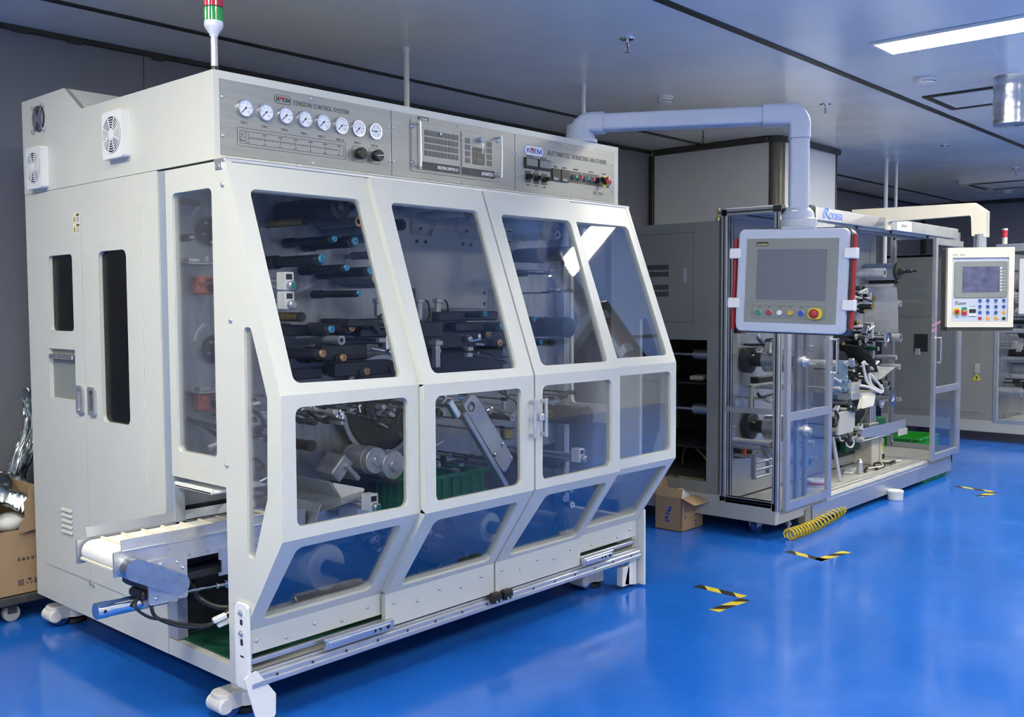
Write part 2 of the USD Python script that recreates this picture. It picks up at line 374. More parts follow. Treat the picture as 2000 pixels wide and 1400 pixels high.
def sprinkler(px, lab):
    p = PZ(*px, ZC); s = thing('sprinkler', lab, 'sprinkler', 'ceiling sprinklers', loc=p)
    obj('escutcheon', G().lathe([(.012, -.012), (.036, -.010), (.042, -.003), (.042, 0)], (0, 0, 0), EZ, 24), 'chrome', s)
    obj('frame', G().cyl((0, 0, -.03), (0, 0, -.012), .010, 12).tube(bez([(-.008, 0, -.03), (-.018, 0, -.045), (-.012, 0, -.066), (0, 0, -.07)]), .0035, 6)
        .tube(bez([(.008, 0, -.03), (.018, 0, -.045), (.012, 0, -.066), (0, 0, -.07)]), .0035, 6), 'chrome', s)
    obj('bulb', G().cyl((0, 0, -.066), (0, 0, -.03), .003, 8), 'deep_red', s)
    obj('deflector', G().cyl((0, 0, -.078), (0, 0, -.072), .016, 12), 'chrome', s)
sprinkler((1225, 74), 'largest chrome ceiling sprinkler, above the console of the near machine')
sprinkler((1612, 203), 'chrome ceiling sprinkler right of the pendant arm elbow')
sprinkler((1846, 283), 'small chrome ceiling sprinkler left of the foil duct, below the hatch')
sprinkler((1984, 329), 'farthest tiny ceiling sprinkler near the air conditioner')
def detector(px, r, lab, sq=False):
    p = PZ(*px, ZC); s = thing('smoke_detector', lab, 'smoke detector', loc=p)
    obj('base', G().lathe([(r * .92, -.012), (r, -.008), (r, 0)], (0, 0, 0), EZ, 28), 'white_plastic', s)
    obj('body', G().lathe([(r * .5, -.05), (r * .86, -.046), (r * .92, -.014)], (0, 0, 0), EZ, 28), 'white_plastic', s)
    gs = G()
    for k in range(7):
        a = math.radians(200 + 18 * k); gs.obox((math.cos(a) * r * .885, math.sin(a) * r * .885, -.034), (-math.sin(a), math.cos(a), 0), (0, 0, 1), (math.cos(a), math.sin(a), 0), r * .2, .008, .006, .001)
    obj('vent_slot', gs, 'seal_blue_grey', s)
detector((1298, 189), .062, 'white round smoke detector above the pendant arm')
detector((1806, 150), .075, 'largest white smoke detector, left of the foil duct')
detector((1967, 370), .07, 'farthest white smoke detector under the air conditioner cassette')
# foil-wrapped duct
p0 = PZ(1976, 150, ZC)
d = thing('foil_duct', 'round silver foil-wrapped duct hanging short from the ceiling', 'duct', loc=(p0[0], p0[1], ZC))
rn = np.random.RandomState(5)
prof = [(.104 + .006 * rn.rand(), -.30 + .30 * k / 14) for k in range(15)]
obj('foil_wrap', G().lathe(prof, (0, 0, 0), EZ, 40, caps=False), 'duct_foil', d)
obj('rim', G().ring((0, 0, -.305), EZ, .096, .108, .014, 40), 'aluminium', d)
obj('end_cap', G().cyl((0, 0, -.295), (0, 0, -.29), .098, 32), 'seal_blue_grey', d)
# access hatch
h = thing('access_hatch', 'flush ceiling access hatch with dark frame beside the foil duct', 'hatch', loc=(5.65, -.75, ZC))
obj('frame', G().prism(sbox(-.31, -.34, .31, .34).difference(sbox(-.27, -.30, .27, .30)), (0, 0, -.012), EX, -EY, .012), 'dark_trim', h)
obj('panel', G().box(-.268, -.298, -.006, .268, .298, 0, .002), 'ceiling_panel', h)
# air conditioner cassette
a = thing('air_conditioner_cassette', 'white ceiling cassette air conditioner far back on the right', 'air conditioner', loc=(11.0, .55, ZC))
obj('grille_frame', G().prism(rr(-.48, -.48, .48, .48, .05).difference(rr(-.26, -.26, .26, .26, .03)), (0, 0, -.05), EX, -EY, .05), 'white_paint', a)
gg = G()
for k in range(12): gg.box(-.26, -.25 + k * .043, -.042, .26, -.235 + k * .043, -.03, .001)
obj('grille', gg, 'white_paint', a)
for sx, sy, w, dd in ((0, .37, .6, .05), (0, -.37, .6, .05), (.37, 0, .05, .6), (-.37, 0, .05, .6)):
    obj('louvre', G().box(sx - w / 2, sy - dd / 2, -.056, sx + w / 2, sy + dd / 2, -.051, .001), 'dark_trim', a)
# conduits from the ceiling
def conduit(x, y, zb, r, lab):
    c = thing('conduit', lab, 'conduit', loc=(x, y, 0))
    obj('pipe', G().cyl((0, 0, zb), (0, 0, ZC), r, 16), 'white_paint', c)
    obj('collar', G().cyl((0, 0, ZC - .03), (0, 0, ZC), r * 1.3, 16), 'white_paint', c)
conduit(1.97, 1.25, 2.35, .016, 'white vertical conduit rising behind the console, left of two')
conduit(3.4, 1.10, 1.9, .016, 'white vertical conduit behind the pendant arm base')
conduit(8.18, .95, 1.2, .020, 'left of two thin white conduits beyond the second machine')
conduit(8.45, .95, 1.2, .016, 'right of two thin white conduits beyond the second machine')
w = thing('hanging_wire', 'short black wire end hanging from the ceiling under the pendant arm', 'wire', loc=PZ(1373, 255, ZC))
obj('strand', G().tube(bez([(0, 0, .0), (.004, 0, -.04), (-.006, 0, -.08), (.006, 0, -.11)]), .004, 6), 'cable_black', w)
obj('strand', G().tube(bez([(.01, 0, .0), (.012, .003, -.03), (.02, 0, -.06)]), .003, 6), 'cable_black', w)

# ================================================================== THE NEAR WINDING MACHINE
W1 = 2.31
M1 = thing('winding_machine', 'large cream winding machine with sloped glazed sliding doors and a grey gauge console on top', 'machine')
PLY = .40                                            # face of the mounting plate inside
# ---- cabinet behind, with its two doors on the left side
ZT, ZB = 1.943, .147
cab = G()
doors_rect = (.544, .305, 1.481, 1.833)
side_poly = sbox(.42, ZB, 1.592, ZT).difference(sbox(.546, .307, 1.479, 1.831))
cab.side(side_poly, 0, .04)
cab.box(0.001, 1.55, ZB, W1, 1.592, ZT, .003).box(.04, .42, ZT - .03, W1, 1.55, ZT, .002).box(.04, .42, ZB, W1, 1.55, ZB + .05, .002).box(W1 - .03, .42, ZB, W1, 1.55, ZT, .003)
obj('cabinet_body', cab, 'cream_paint', M1)
# seal strip between cabinet and door frame
obj('seal_strip', G().box(.006, .36, .21, .05, .421, 1.94, .002), 'seal_blue_grey', M1)
# cabinet doors
def cab_door(y0, y1, holes):
    p = sbox(y0, .3075, y1, 1.8305)
    for q in holes: p = p.difference(q)
    return obj('cabinet_door', G().side(p, -.004, .03), 'cream_paint', M1)
w1r, w2r, w3r = rr(1.131, 1.345, 1.358, 1.666, .02), rr(.663, .986, .894, 1.667, .03), sbox(1.128, 1.055, 1.380, 1.268)
d1 = cab_door(1.0415, 1.479, [w1r, w3r]); d2 = cab_door(.547, 1.0385, [w2r])
obj('pane', G().side(w1r.buffer(.01), .012, .004), 'smoked_pane', d1)
obj('pane', G().side(w2r.buffer(.01), .012, .004), 'smoked_pane', d2)
obj('access_cover', G().side(w3r.buffer(.008), .013, .006), 'bezel_grey', d1)
obj('cover_handle', G().box(-.012, 1.14, 1.225, .012, 1.37, 1.245, .004), 'aluminium', d1)
for dr, y0, y1, m in ((d1, 1.05, 1.108, 'seal_blue_grey'), (d2, .94, 1.0, 'cavity_dark')):
    hd = obj('handle', G().side(rr(y0, 1.005, y1, 1.121, .012).difference(rr(y0 + .016, 1.02, y1 - .016, 1.106, .006)), -.016, .014), 'satin_silver', dr)
    gq = G().side(rr(y0 + .014, 1.018, y1 - .014, 1.108, .006), -.006 if m != 'cavity_dark' else -.0055, .002)
    obj('handle_insert', gq, m if m == 'cavity_dark' else 'satin_silver', dr)
lg = G()
for k in range(5):
    z = .588 - k * .0235
    lg.obox((-.006, 1.246, z - .008), EY, (-.6, 0, -.8), (.8, 0, -.6), .10, .020, .003, .001).box(-.0055, 1.196, z - .019, -.003, 1.296, z - .015, .001)
obj('louvre', lg, 'cream_paint', d1)
# warning stickers on the door seam
for k in range(2):
    z0 = 1.792 - .042 * k
    st = obj('warning_sticker', G().side(sbox(1.047, z0, 1.110, z0 + .039), -.0045, .0008), 'sheet_white', M1)
    obj('sticker_symbol', G().side(Polygon([(1.107, z0 + .004), (1.081, z0 + .004), (1.094, z0 + .034)]), -.0054, .0008), 'yellow_plastic', st)
    obj('sticker_header', G().side(sbox(1.050, z0 + .027, 1.078, z0 + .036), -.0054, .0008), 'brass', st)
    gl = G()
    for q in range(4): gl.side(sbox(1.052, z0 + .005 + q * .0055, 1.076, z0 + .0065 + q * .0055), -.0054, .0008)
    gl.side(Polygon([(1.098, z0 + .010), (1.091, z0 + .010), (1.0935, z0 + .024)]), -.0062, .0006)
    obj('sticker_print', gl, 'ink_dark', st)
# dark folded shapes seen behind the cabinet windows
for k in range(5):
    obj('inner_slat', G().box(.10 + .012 * (k % 2), 1.16 + k * .045, .35, .13, 1.195 + k * .045, 1.62, .004), 'dark_trim', M1)
obj('inner_bracket', G().side(Polygon([(.80, 1.00), (.80, 1.16), (.70, 1.08)]), .10, .03), 'cavity_dark', M1)
obj('inner_wall', G().box(.32, .44, .25, .33, 1.5, 1.9, .002), 'cavity_dark', M1)
obj('inner_shelf', G().box(.05, .5, .93, .32, 1.05, .94, .002), 'dark_trim', M1)
bt = G()
for k, y in enumerate((1.05, 1.02)): bt.cyl((-.006, y, .297 - k * .006), (.0, y, .297 - k * .006), .007, 10)
obj('hinge_bolt', bt, 'satin_silver', M1)

# ---- console box on top
tb = G()
cpoly = Polygon([(.0265, ZT + .002), (.0265, 2.2445), (1.013, 2.246), (1.166, 2.351), (1.597, 2.352), (1.595, ZT + .002)])
tb.side(cpoly, 0, .02).side(cpoly, W1 - .02, .02)
frame_poly = sbox(0, ZT + .002, W1, 2.245).difference(sbox(.022, 1.962, W1 - .035, 2.218))
tb.front(frame_poly.intersection(sbox(.0006, 0, W1 - .0006, 2.2444)), .026, .0195)
for (ya, za), (yb, zb) in (((.026, 2.245), (1.013, 2.246)), ((1.013, 2.246), (1.166, 2.351)), ((1.166, 2.351), (1.597, 2.352))):
    v = unit((0, yb - ya, zb - za)); L = math.hypot(yb - ya, zb - za)
    tb.prism(sbox(.0006, 0, W1 - .0006, L), (0, ya, za), EX, v, .0195)
tb.box(.01, 1.575, ZT + .004, W1 - .01, 1.5945, 2.345, .002).box(.01, .04, ZT + .002, W1 - .01, 1.58, ZT + .02, .002)
obj('console_body', tb, 'cream_paint', M1)
obj('eave_strip', G().box(-.004, -.038, 1.930, W1 + .01, .03, 1.9445, .003), 'satin_silver', M1)
jb = G()
for x in (.3, .62, 1.2, 1.86): jb.cyl((x, -.025, 1.944), (x, -.025, 1.951), .006, 8)
obj('eave_screw', jb, 'satin_silver', M1)
obj('corner_latch', G().box(-.004, -.022, 1.905, .02, .024, 1.935, .004).box(-.006, -.008, 1.912, .0, .01, 1.926, .002), 'satin_silver', M1)
# fan grilles on the left side
def fan_cover(yc, zc, w, h):
    fc = obj('fan_cover', G().side(rr(yc - w / 2, zc - h / 2, yc + w / 2, zc + h / 2, .012), -.032, .032), 'fan_white', M1)
    R0, z = min(w, h) * .44, zc
    obj('fan_hole', G().cyl((-.0335, yc, z), (-.031, yc, z), R0, 32), 'ink_black', fc)
    gr = G()
    for k in range(6): gr.ring((-.036, yc, z), EX, R0 * (.30 + .13 * k), R0 * (.30 + .13 * k) + .003, .003, 32)
    for k in range(4):
        t = k * math.pi / 4 + math.pi / 8 * 0 + .4
        gr.obox((-.035, yc, z), (0, math.cos(t), math.sin(t)), (0, -math.sin(t), math.cos(t)), EX, R0 * 2, .005, .003, .001)
    gr.cyl((-.037, yc, z), (-.033, yc, z), R0 * .28, 20)
    obj('fan_grille', gr, 'fan_white', fc)
fan_cover(.694, 2.101, .160, .178); fan_cover(1.416, 2.045, .150, .178)
fg = obj('fan_guard', G().ring((-.004, 1.418, 2.257), EX, .050, .056, .004, 32), 'dark_anodised', M1)
obj('fan_hole', G().cyl((-.003, 1.418, 2.257), (.001, 1.418, 2.257), .056, 32), 'cavity_dark', fg)
gr = G()
for k in range(6): gr.ring((-.009, 1.418, 2.257), EX, .010 + .0085 * k, .0125 + .0085 * k, .002, 32)
for k in range(4):
    t = k * math.pi / 2 + math.pi / 4; gr.obox((-.009, 1.418 + math.cos(t) * .035, 2.257 + math.sin(t) * .035), (0, math.cos(t), math.sin(t)), (0, -math.sin(t), math.cos(t)), EX, .075, .003, .003, .001)
    gr.cyl((-.012, 1.418 + math.cos(t) * .072, 2.257 + math.sin(t) * .072), (0, 1.418 + math.cos(t) * .072, 2.257 + math.sin(t) * .072), .008, 12)
obj('fan_wire', gr, 'satin_silver', fg)

# ---- console panels and their instruments.  c2/c3/c4: positions measured on the console face
CY = .024
def cp(px, py): p = PY(px, py, CY); return p[0], p[2]
def c2(x, y): return cp(420 + x / 5.556, 130 + y / 5.556)
def c3(x, y): return cp(790 + x / 9.524, 225 + y / 9.524)
def c4(x, y): return cp(1010 + x / 10, 270 + y / 10)
PAN = []
for a, b, m in ((.0225, .7835, 'console_grey'), (.7865, 1.5165, 'console_grey'), (1.5195, W1 - .0355, 'console_grey')):
    PAN.append(obj('control_panel', G().front(sbox(a, 1.9625, b, 2.2175), CY, .004), m, M1))
sc = [[(75, 325), (1045, 348), (85, 748), (1060, 1045), (1882, 657), (1890, 1020)], [], []]
def screw(parent, x, z, r=.006):
    g = G().lathe([(r, 0), (r, .002), (r * .55, .004)], (x, CY, z), (0, -1, 0), 12)
    obj('screw', g, 'satin_silver', parent)
for q in sc[0]: screw(PAN[0], *c2(*q))
for q in [(1932, 662), (1937, 1027)]: screw(PAN[1], *c2(*q))
for q in [(975, 220), (983, 1247)]: screw(PAN[1], *c3(*q), .005)
for q in [(980, 178), (975, 1135), (1865, 533), (1862, 1045)]: screw(PAN[2], *c4(*q), .005)
for x, z in ((1.505, 2.13), (1.505, 2.03)): screw(PAN[1], x, z, .005)
for x, z in ((1.532, 2.13), (1.532, 2.03)): screw(PAN[2], x, z, .005)
def lettering(parent, s, pxz, width, h, m='ink_dark', bold=False, y=CY, center=False):
    return obj('lettering', G().text(s, (pxz[0], y, pxz[1]), EX, EZ, h, width, .0008, bold, center), m, parent, smooth=False)
# gauges
gc = [(313, 455), (537, 500), (753, 535), (962, 573), (1160, 607), (1355, 645), (1543, 675), (1727, 707)]
glab = ['TEN 1', 'TEN 2', 'TEN 3', 'TEN 4', 'PRES-F', 'PRES-R', 'TEN 5,6', 'TEN 7,8']
for k, q in enumerate(gc):
    x, z = c2(*q); R = .031
    ga = obj('pressure_gauge', G().lathe([(R, 0), (R, .010), (R * .97, .013), (R * .88, .013), (R * .86, .009)], (x, CY, z), (0, -1, 0), 36), 'chrome', M1)
    obj('dial', G().cyl((x, CY - .0085, z), (x, CY - .0102, z), R * .87, 36), 'dial_white', ga)
    tk = G()
    for j in range(11):
        a = math.radians(225 - 27 * j); L = R * (.16 if j % 2 == 0 else .10)
        tk.obox((x + math.cos(a) * R * .74, CY - .0105, z + math.sin(a) * R * .74), (math.cos(a), 0, math.sin(a)), (-math.sin(a), 0, math.cos(a)), (0, -1, 0), L, .0012, .0006, 0)
    for j in range(6):
        a = math.radians(225 - 54 * j); tk.text(str(2 * j), (x + math.cos(a) * R * .52, CY - .0102, z + math.sin(a) * R * .52 - .002), EX, EZ, .004, None, .0005, False, True)
    obj('dial_marks', tk, 'ink_dark', ga, smooth=False)
    a = math.radians(225 if k < 7 else 178)
    u = np.array([math.cos(a), 0, math.sin(a)])
    obj('needle', G().obox(np.array([x, CY - .0122, z]) + u * R * .22, u, (-u[2], 0, u[0]), (0, -1, 0), R * 1.0, .0018, .001, .0004).cyl((x, CY - .010, z), (x, CY - .014, z), R * .09, 12), 'ink_black', ga)
    lx, lz = c2(q[0], q[1] + 152); lettering(PAN[0], glab[k], (lx, lz - .004), .028 if k < 4 else .033, .008, center=True)
# pill logo on the first panel and the title
def pill_logo(parent, x0, z0, w, h, base, edge, ink, y=CY, cell=None):
    lo = obj('logo_plate', G().front(rr(x0, z0, x0 + w, z0 + h, h * .48, 6), y - .001, .001), edge, parent)
    obj('logo_field', G().front(rr(x0 + .0018, z0 + .0018, x0 + w - .0018, z0 + h - .0018, h * .43, 6), y - .0018, .001), base, lo)
    zc = z0 + h * .26; hh = h * .48
    obj('logo_letters', G().text('K', (x0 + w * .11, y - .0018, zc), EX, EZ, hh, w * .19, .0008, True).text('EM', (x0 + w * .50, y - .0018, zc), EX, EZ, hh, w * .40, .0008, True), ink, lo, smooth=False)
    c = (x0 + w * .395, z0 + h * .5); r = h * .30
    up = Point(c).buffer(r, 12).intersection(sbox(c[0] - r, c[1] - r * .12, c[0] + r, c[1] + r)); dn = Point(c).buffer(r, 12).intersection(sbox(c[0] - r, c[1] - r, c[0] + r, c[1] - r * .22))
    obj('logo_dome', G().front(up, y - .0026, .001), 'red_plastic', lo); obj('logo_bowl', G().front(dn, y - .0026, .001), 'seal_blue_grey', lo)
xa, za = c2(640, 395); xb, zb = c2(828, 345)
pill_logo(M1, xa, c2(735, 360)[1] - .0155, xb - xa, .031, 'console_grey', 'ink_dark', 'ink_black')
xa, za = c2(848, 400); xb, zb = c2(1450, 510)
lettering(PAN[0], 'TENSION CONTROL SYSTEM', (xa, .5 * (za + zb) - .004), xb - xa, .0155)
# engraved scale
xa, za = c2(238, 665); xb, zb = c2(1416, 1000); zc_ = .5 * (za + zb)
gl = G()
def outline(g, x0, z0, x1, z1, t=.0012, r=.004):
    g.front(rr(x0, z0, x1, z1, r).difference(rr(x0 + t, z0 + t, x1 - t, z1 - t, r * .8)), CY - .0006, .0006)
outline(gl, xa, zc_ - .032, xb, zc_ + .032); outline(gl, xa + .010, zc_ - .022, xb - .008, zc_ + .022)
gl.front(sbox(xa + .034, zc_ - .022, xa + .035, zc_ + .022), CY - .0006, .0006).front(sbox(xa + .010, zc_ - .0005, xa + .034, zc_ + .0005), CY - .0006, .0006)
gl.front(sbox(xa + .045, zc_ - .0006, xb - .03, zc_ + .0006), CY - .0006, .0006)
L = xb - .03 - xa - .045
for k in range(37):
    x = xa + .045 + L * k / 36; hh = .010 if k % 6 == 0 else .003
    gl.front(sbox(x - .0005, zc_ - hh, x + .0005, zc_ + hh), CY - .0006, .0006)
obj('scale_lines', gl, 'ink_dark', PAN[0], smooth=False)
gt = G().text('g', (xa + .018, CY, zc_ + .007), EX, EZ, .008).text('Mpa', (xa + .013, CY, zc_ - .014), EX, EZ, .006, .018)
for k in range(7):
    x = xa + .045 + L * k / 6
    gt.text(str(500 * k), (x, CY, zc_ + .0125), EX, EZ, .0055, None, .0006, False, True).text('%.1f' % (k * .1), (x, CY, zc_ - .019), EX, EZ, .0055, None, .0006, False, True)
obj('scale_figures', gt, 'ink_dark', PAN[0], smooth=False)
# two black pressure knobs
for k, (q, bq) in enumerate((((1575, 942), (1480, 862, 1605, 1032)), ((1757, 965), (1662, 888, 1785, 1058)))):
    x, z = c2(q[0] - 30, q[1] + 8); go = G()
    outline(go, x - .026, z - .030, x + .026, z + .030); obj('knob_outline', go, 'ink_dark', PAN[0], smooth=False)
    kn = obj('regulator_knob', G().lathe([(.017, 0), (.017, .012), (.022, .014), (.022, .034), (.019, .038)], (x, CY, z), (0, -1, 0), 28), 'black_plastic', M1)
    if k: obj('knob_pointer', G().obox((x, CY - .039, z), (1, 0, .15), (-.15, 0, 1), (0, -1, 0), .034, .004, .003, .001), 'satin_silver', kn)
# rack computer
xa, za = c3(112, 185); xb, zb = c3(1735, 1300)
zt, zbm = 2.200, 1.990
x0, x1 = xa, c3(1700, 800)[0] + .012
rc = obj('rack_computer', G().front(rr(x0, zbm, x1, zt, .004), CY - .004, .004), 'console_grey', M1)
xm0, xm1 = c3(232, 600)[0], c3(1650, 800)[0]
xs0, xs1 = c3(1000, 700)[0], c3(1045, 700)[0]
zin0, zin1 = zbm + .010, zt - .016
obj('faceplate', G().front(rr(xm0, zin0, xs0, zin1, .002), CY - .008, .004), 'console_grey', rc)
obj('faceplate', G().front(rr(xs1, zin0, xm1, zin1, .002), CY - .008, .004), 'console_grey', rc)
H = zin1 - zin0
vs = G(); xv0, xv1 = c3(355, 600)[0], c3(965, 700)[0]
for r_ in range(4):
    for k in range(25):
        x = xv0 + (xv1 - xv0) * k / 24; z1 = zin1 - H * (.115 + .150 * r_); vs.box(x - .0018, CY - .0085, z1 - H * .12, x + .0018, CY - .0075, z1, 0)
for xa_, xb_ in ((c3(1110, 700)[0], c3(1185, 700)[0]), (c3(1510, 700)[0], c3(1590, 700)[0])):
    for r_ in range(4):
        for k in range(4):
            x = xa_ + (xb_ - xa_) * k / 3; z1 = zin1 - H * (.14 + .150 * r_); vs.box(x - .0018, CY - .0085, z1 - H * .12, x + .0018, CY - .0075, z1, 0)
obj('vent_slot', vs, 'cavity_dark', rc, smooth=False, kind='stuff')
n1 = obj('name_bar', G().front(rr(xm0 + .022, zin0 + .002, xs0 - .001, zin0 + .033, .002), CY - .0095, .0015), 'navy_label', rc)
obj('bar_text', G().text('INDUSTRIAL COMPUTER 610', (xm0 + .105, CY - .0095, zin0 + .011), EX, EZ, .012, xs0 - xm0 - .115, .0006, True), 'ink_white', n1, smooth=False) if False else obj('lettering', G().text('INDUSTRIAL COMPUTER 610', (xm0 + .105, CY - .0095, zin0 + .011), EX, EZ, .012, xs0 - xm0 - .115, .0006, True), 'ink_white', rc, smooth=False)
obj('name_bar', G().front(rr(xs1 + .001, zin0 + .002, xm1 - .002, zin0 + .033, .002), CY - .0095, .0015), 'navy_label', rc)
obj('lettering', G().text('ADVANTECH', (xm1 - .085, CY - .0095, zin0 + .010), EX, EZ, .014, .075, .0006, True), 'ink_white', rc, smooth=False)
kx0, kx1 = c3(1240, 800)[0], c3(1465, 800)[0]
obj('keypad', G().front(rr(kx0, zin0 + .052, kx1, zin0 + .125, .003), CY - .0095, .0015), 'bronze_trim', rc)
kd = G()
for rz in (.075, .105):
    for dx in (.012, .034, .046, .058): kd.cyl((kx0 + dx, CY - .0095, zin0 + rz), (kx0 + dx, CY - .0105, zin0 + rz), .0016, 8)
obj('indicator', kd, 'ink_white', rc)
xk, zk = c3(1395, 512); xk -= .012; zk = zin1 - .026
lk = obj('key_lock', G().cyl((xk, CY - .008, zk), (xk, CY - .030, zk), .011, 24), 'chrome', rc)
key = thing('key', 'small silver key hanging in the lock of the rack computer', 'key', loc=(xk, CY - .031, zk))
obj('bow', G().prism(Point(0, -.022).buffer(.0085, 10).difference(Point(0, -.026).buffer(.0025, 8)), (0, -.002, 0), EX, EZ, .0018), 'sheet_white', key)
obj('blade', G().box(-.0025, -.0025, -.062, .0025, -.0005, -.028, .0005), 'satin_silver', key)
for q in (0, 1):
    xh = (c3(262, 600)[0], c3(1770, 900)[0])[q]; 
    xh = x0 + .030 if q == 0 else x1 + .004
    xr = xh - .012 if q == 0 else xh - .02
    z0h, z1h = zbm + .022, zt - .020
    obj('handle', G().tube(bez([(xr, CY - .004, z1h), (xr + .004, CY - .028, z1h), (xr + .006, CY - .034, z1h - .008), (xr + .006, CY - .034, z0h + .008), (xr + .004, CY - .028, z0h), (xr, CY - .004, z0h)], 40), .0045, 10), 'satin_silver', rc)
    for z in (z0h + .012, z1h - .012): obj('screw', G().lathe([(.008, 0), (.008, .003), (.004, .006)], (xr - .014 if q == 0 else xr + .012, CY - .004, z), (0, -1, 0), 14), 'chrome', rc)
obj('screw', G().cyl((c3(640, 410)[0], CY - .008, zin1 - .028), (c3(640, 410)[0], CY - .013, zin1 - .028), .006, 14), 'chrome', rc)
xa, za = c3(250, 175); bd = obj('maker_badge', G().front(rr(xa, 2.1985, xa + .058, 2.214, .005), CY - .0015, .0015), 'ink_black', PAN[1])
obj('lettering', G().text('KOEM', (xa + .008, CY - .0015, 2.2025), EX, EZ, .008, .042, .0006, True), 'ink_white', PAN[1], smooth=False)
# right hand panel
xa, za = c4(140, 265); xb, zb = c4(508, 265)
pill_logo(M1, xa, c4(325, 245)[1] - .024, xb - xa, .046, 'ink_white', 'ink_blue', 'ink_blue')
xa, za = c4(590, 335); xb, zb = c4(1745, 525)
lettering(PAN[2], 'AUTOMATIC WINDING MACHINE', (xa, .5 * (za + zb) + .002), xb - xa, .021)
xa, za = c4(1490, 1090); xb, zb = c4(1672, 1120)
lettering(PAN[2], 'KS-983', (xa, za - .001), xb - xa, .014)
for (x0_, y0_, x1_, y1_) in ((130, 385, 375, 590), (390, 430, 628, 628)):
    a = c4(x0_, (y0_ + y1_) / 2); b = c4(x1_, (y0_ + y1_) / 2); z = .5 * (a[1] + b[1])
    me = obj('digital_meter', G().box(a[0], CY - .012, z - .024, b[0], CY, z + .024, .002), 'black_plastic', M1)
    obj('display', G().box(a[0] + .008, CY - .0128, z - .013, b[0] - .003, CY - .0118, z + .020, .001), 'bezel_grey', me)
    bb = G()
    for k in range(4): bb.box(a[0] + .014 + k * .010, CY - .0128, z - .020, a[0] + .020 + k * .010, CY - .0118, z - .016, .0005)
    obj('button_row', bb, 'ink_dark', me)
    lettering(PAN[2], 'SPEED SET' if x0_ < 200 else 'TENSION SET', (.5 * (a[0] + b[0]), z + .029), .045, .0055, center=True)
for k, (x_, y_) in enumerate(((210, 750), (370, 780), (530, 805))):
    x, z = c4(x_, y_); kp = obj('knob_plate', G().front(rr(x - .020, z - .026, x + .020, z + .026, .002), CY - .001, .001), 'bronze_trim', PAN[2])
    kn = obj('selector_knob', G().lathe([(.013, 0), (.013, .010), (.010, .012), (.010, .034), (.008, .036)], (x, CY - .001, z), (0, -1, 0), 20), 'black_plastic', M1)
    obj('pointer', G().box(x - .001, CY - .0115, z - .011, x + .001, CY - .0105, z - .005, 0), 'ink_white', kn)
    lettering(PAN[2], ('SLOW', 'FAST', 'AUTO')[k], (x, z - .040), .018, .006, center=True)
lettering(PAN[2], 'BRAKE', (c4(375, 640)[0], c4(375, 640)[1] - .002), .022, .006, center=True)
for k, (x0_, x1_, ym) in enumerate(((665, 828, 710), (842, 1000, 735))):
    a = c4(x0_, ym); b = c4(x1_, ym); z = .5 * (a[1] + b[1])
    co = obj('counter', G().box(a[0], CY - .010, z - .030, b[0], CY, z + .027, .002), 'black_plastic', M1)
    dg = G()
    for j in range(4): dg.text('0', (a[0] + .008 + j * .009, CY - .0098, z - .022), EX, EZ, .008, .005, .0006, True).box(a[0] + .0075 + j * .009, CY - .012, z - .027, a[0] + .0135 + j * .009, CY - .0098, z - .024, 0)
    obj('digits', dg, 'ink_white', co, smooth=False)
    lettering(PAN[2], 'COUNT 1' if k == 0 else 'COUNT 2', (.5 * (a[0] + b[0]), z + .034), .03, .006, center=True)
for x0_, x1_, ym, s in ((1032, 1255, 762, 'MAIN POWER'), (1275, 1600, 805, 'OPERATION')):
    a = c4(x0_, ym); b = c4(x1_, ym); z = .5 * (a[1] + b[1])
    obj('button_plate', G().front(rr(a[0], z - .029, b[0], z + .027, .003), CY - .001, .001), 'bronze_trim', PAN[2])
    lettering(PAN[2], s, (.5 * (a[0] + b[0]), z + .034), .034, .0055, center=True)
def push_button(parent, x, z, m, r=.0125, y=CY - .001, L=.014):
    b = obj('push_button', G().lathe([(r, 0), (r, L), (r * .9, L + .001)], (x, y, z), (0, -1, 0), 24), 'satin_silver', parent)
    obj('button_cap', G().lathe([(r * .88, 0), (r * .88, L + .005), (r * .75, L + .008)], (x, y, z), (0, -1, 0), 24), m, b)
for x_, y_, m in ((1100, 745, 'green_plastic'), (1205, 765, 'red_plastic'), (1335, 785, 'green_plastic'), (1440, 805, 'red_plastic')):
    push_button(M1, *c4(x_ , y_ + 8), m)
x, z = c4(1535, 830)
obj('selector_switch', G().cyl((x, CY, z), (x, CY - .016, z), .014, 24).box(x - .004, CY - .028, z - .012, x + .004, CY - .016, z + .012, .002), 'black_plastic', M1)
x, z = c4(1640, 810)
ks = obj('key_switch', G().cyl((x, CY, z), (x, CY - .018, z), .013, 24).cyl((x, CY - .018, z), (x, CY - .026, z), .008, 16), 'black_plastic', M1)
kt = thing('key_tag', 'black key tag hanging from the key switch beside the red stop button', 'key tag', loc=(x + .004, CY - .03, z))
obj('loop', G().tube(bez([(0, 0, 0), (.004, -.003, -.008), (.002, -.004, -.018)]), .0015, 6), 'satin_silver', kt)
obj('tag', G().obox((.005, -.005, -.030), (1, 0, .25), (-.25, 0, 1), (0, -1, 0), .020, .022, .005, .002), 'black_plastic', kt)
obj('tag_print', G().obox((.002, -.0078, -.029), (1, 0, .25), (-.25, 0, 1), (0, -1, 0), .004, .011, .0006, 0), 'ink_white', kt)
x, z = c4(1695, 845)
es = obj('emergency_stop', G().cyl((x, CY, z), (x, CY - .003, z), .029, 32), 'yellow_plastic', M1)
obj('stop_collar', G().lathe([(.016, .003), (.016, .022)], (x, CY, z), (0, -1, 0), 24), 'black_plastic', es)
obj('stop_head', G().lathe([(.014, .020), (.021, .024), (.022, .030), (.018, .036), (.008, .038)], (x, CY, z), (0, -1, 0), 28), 'red_plastic', es)
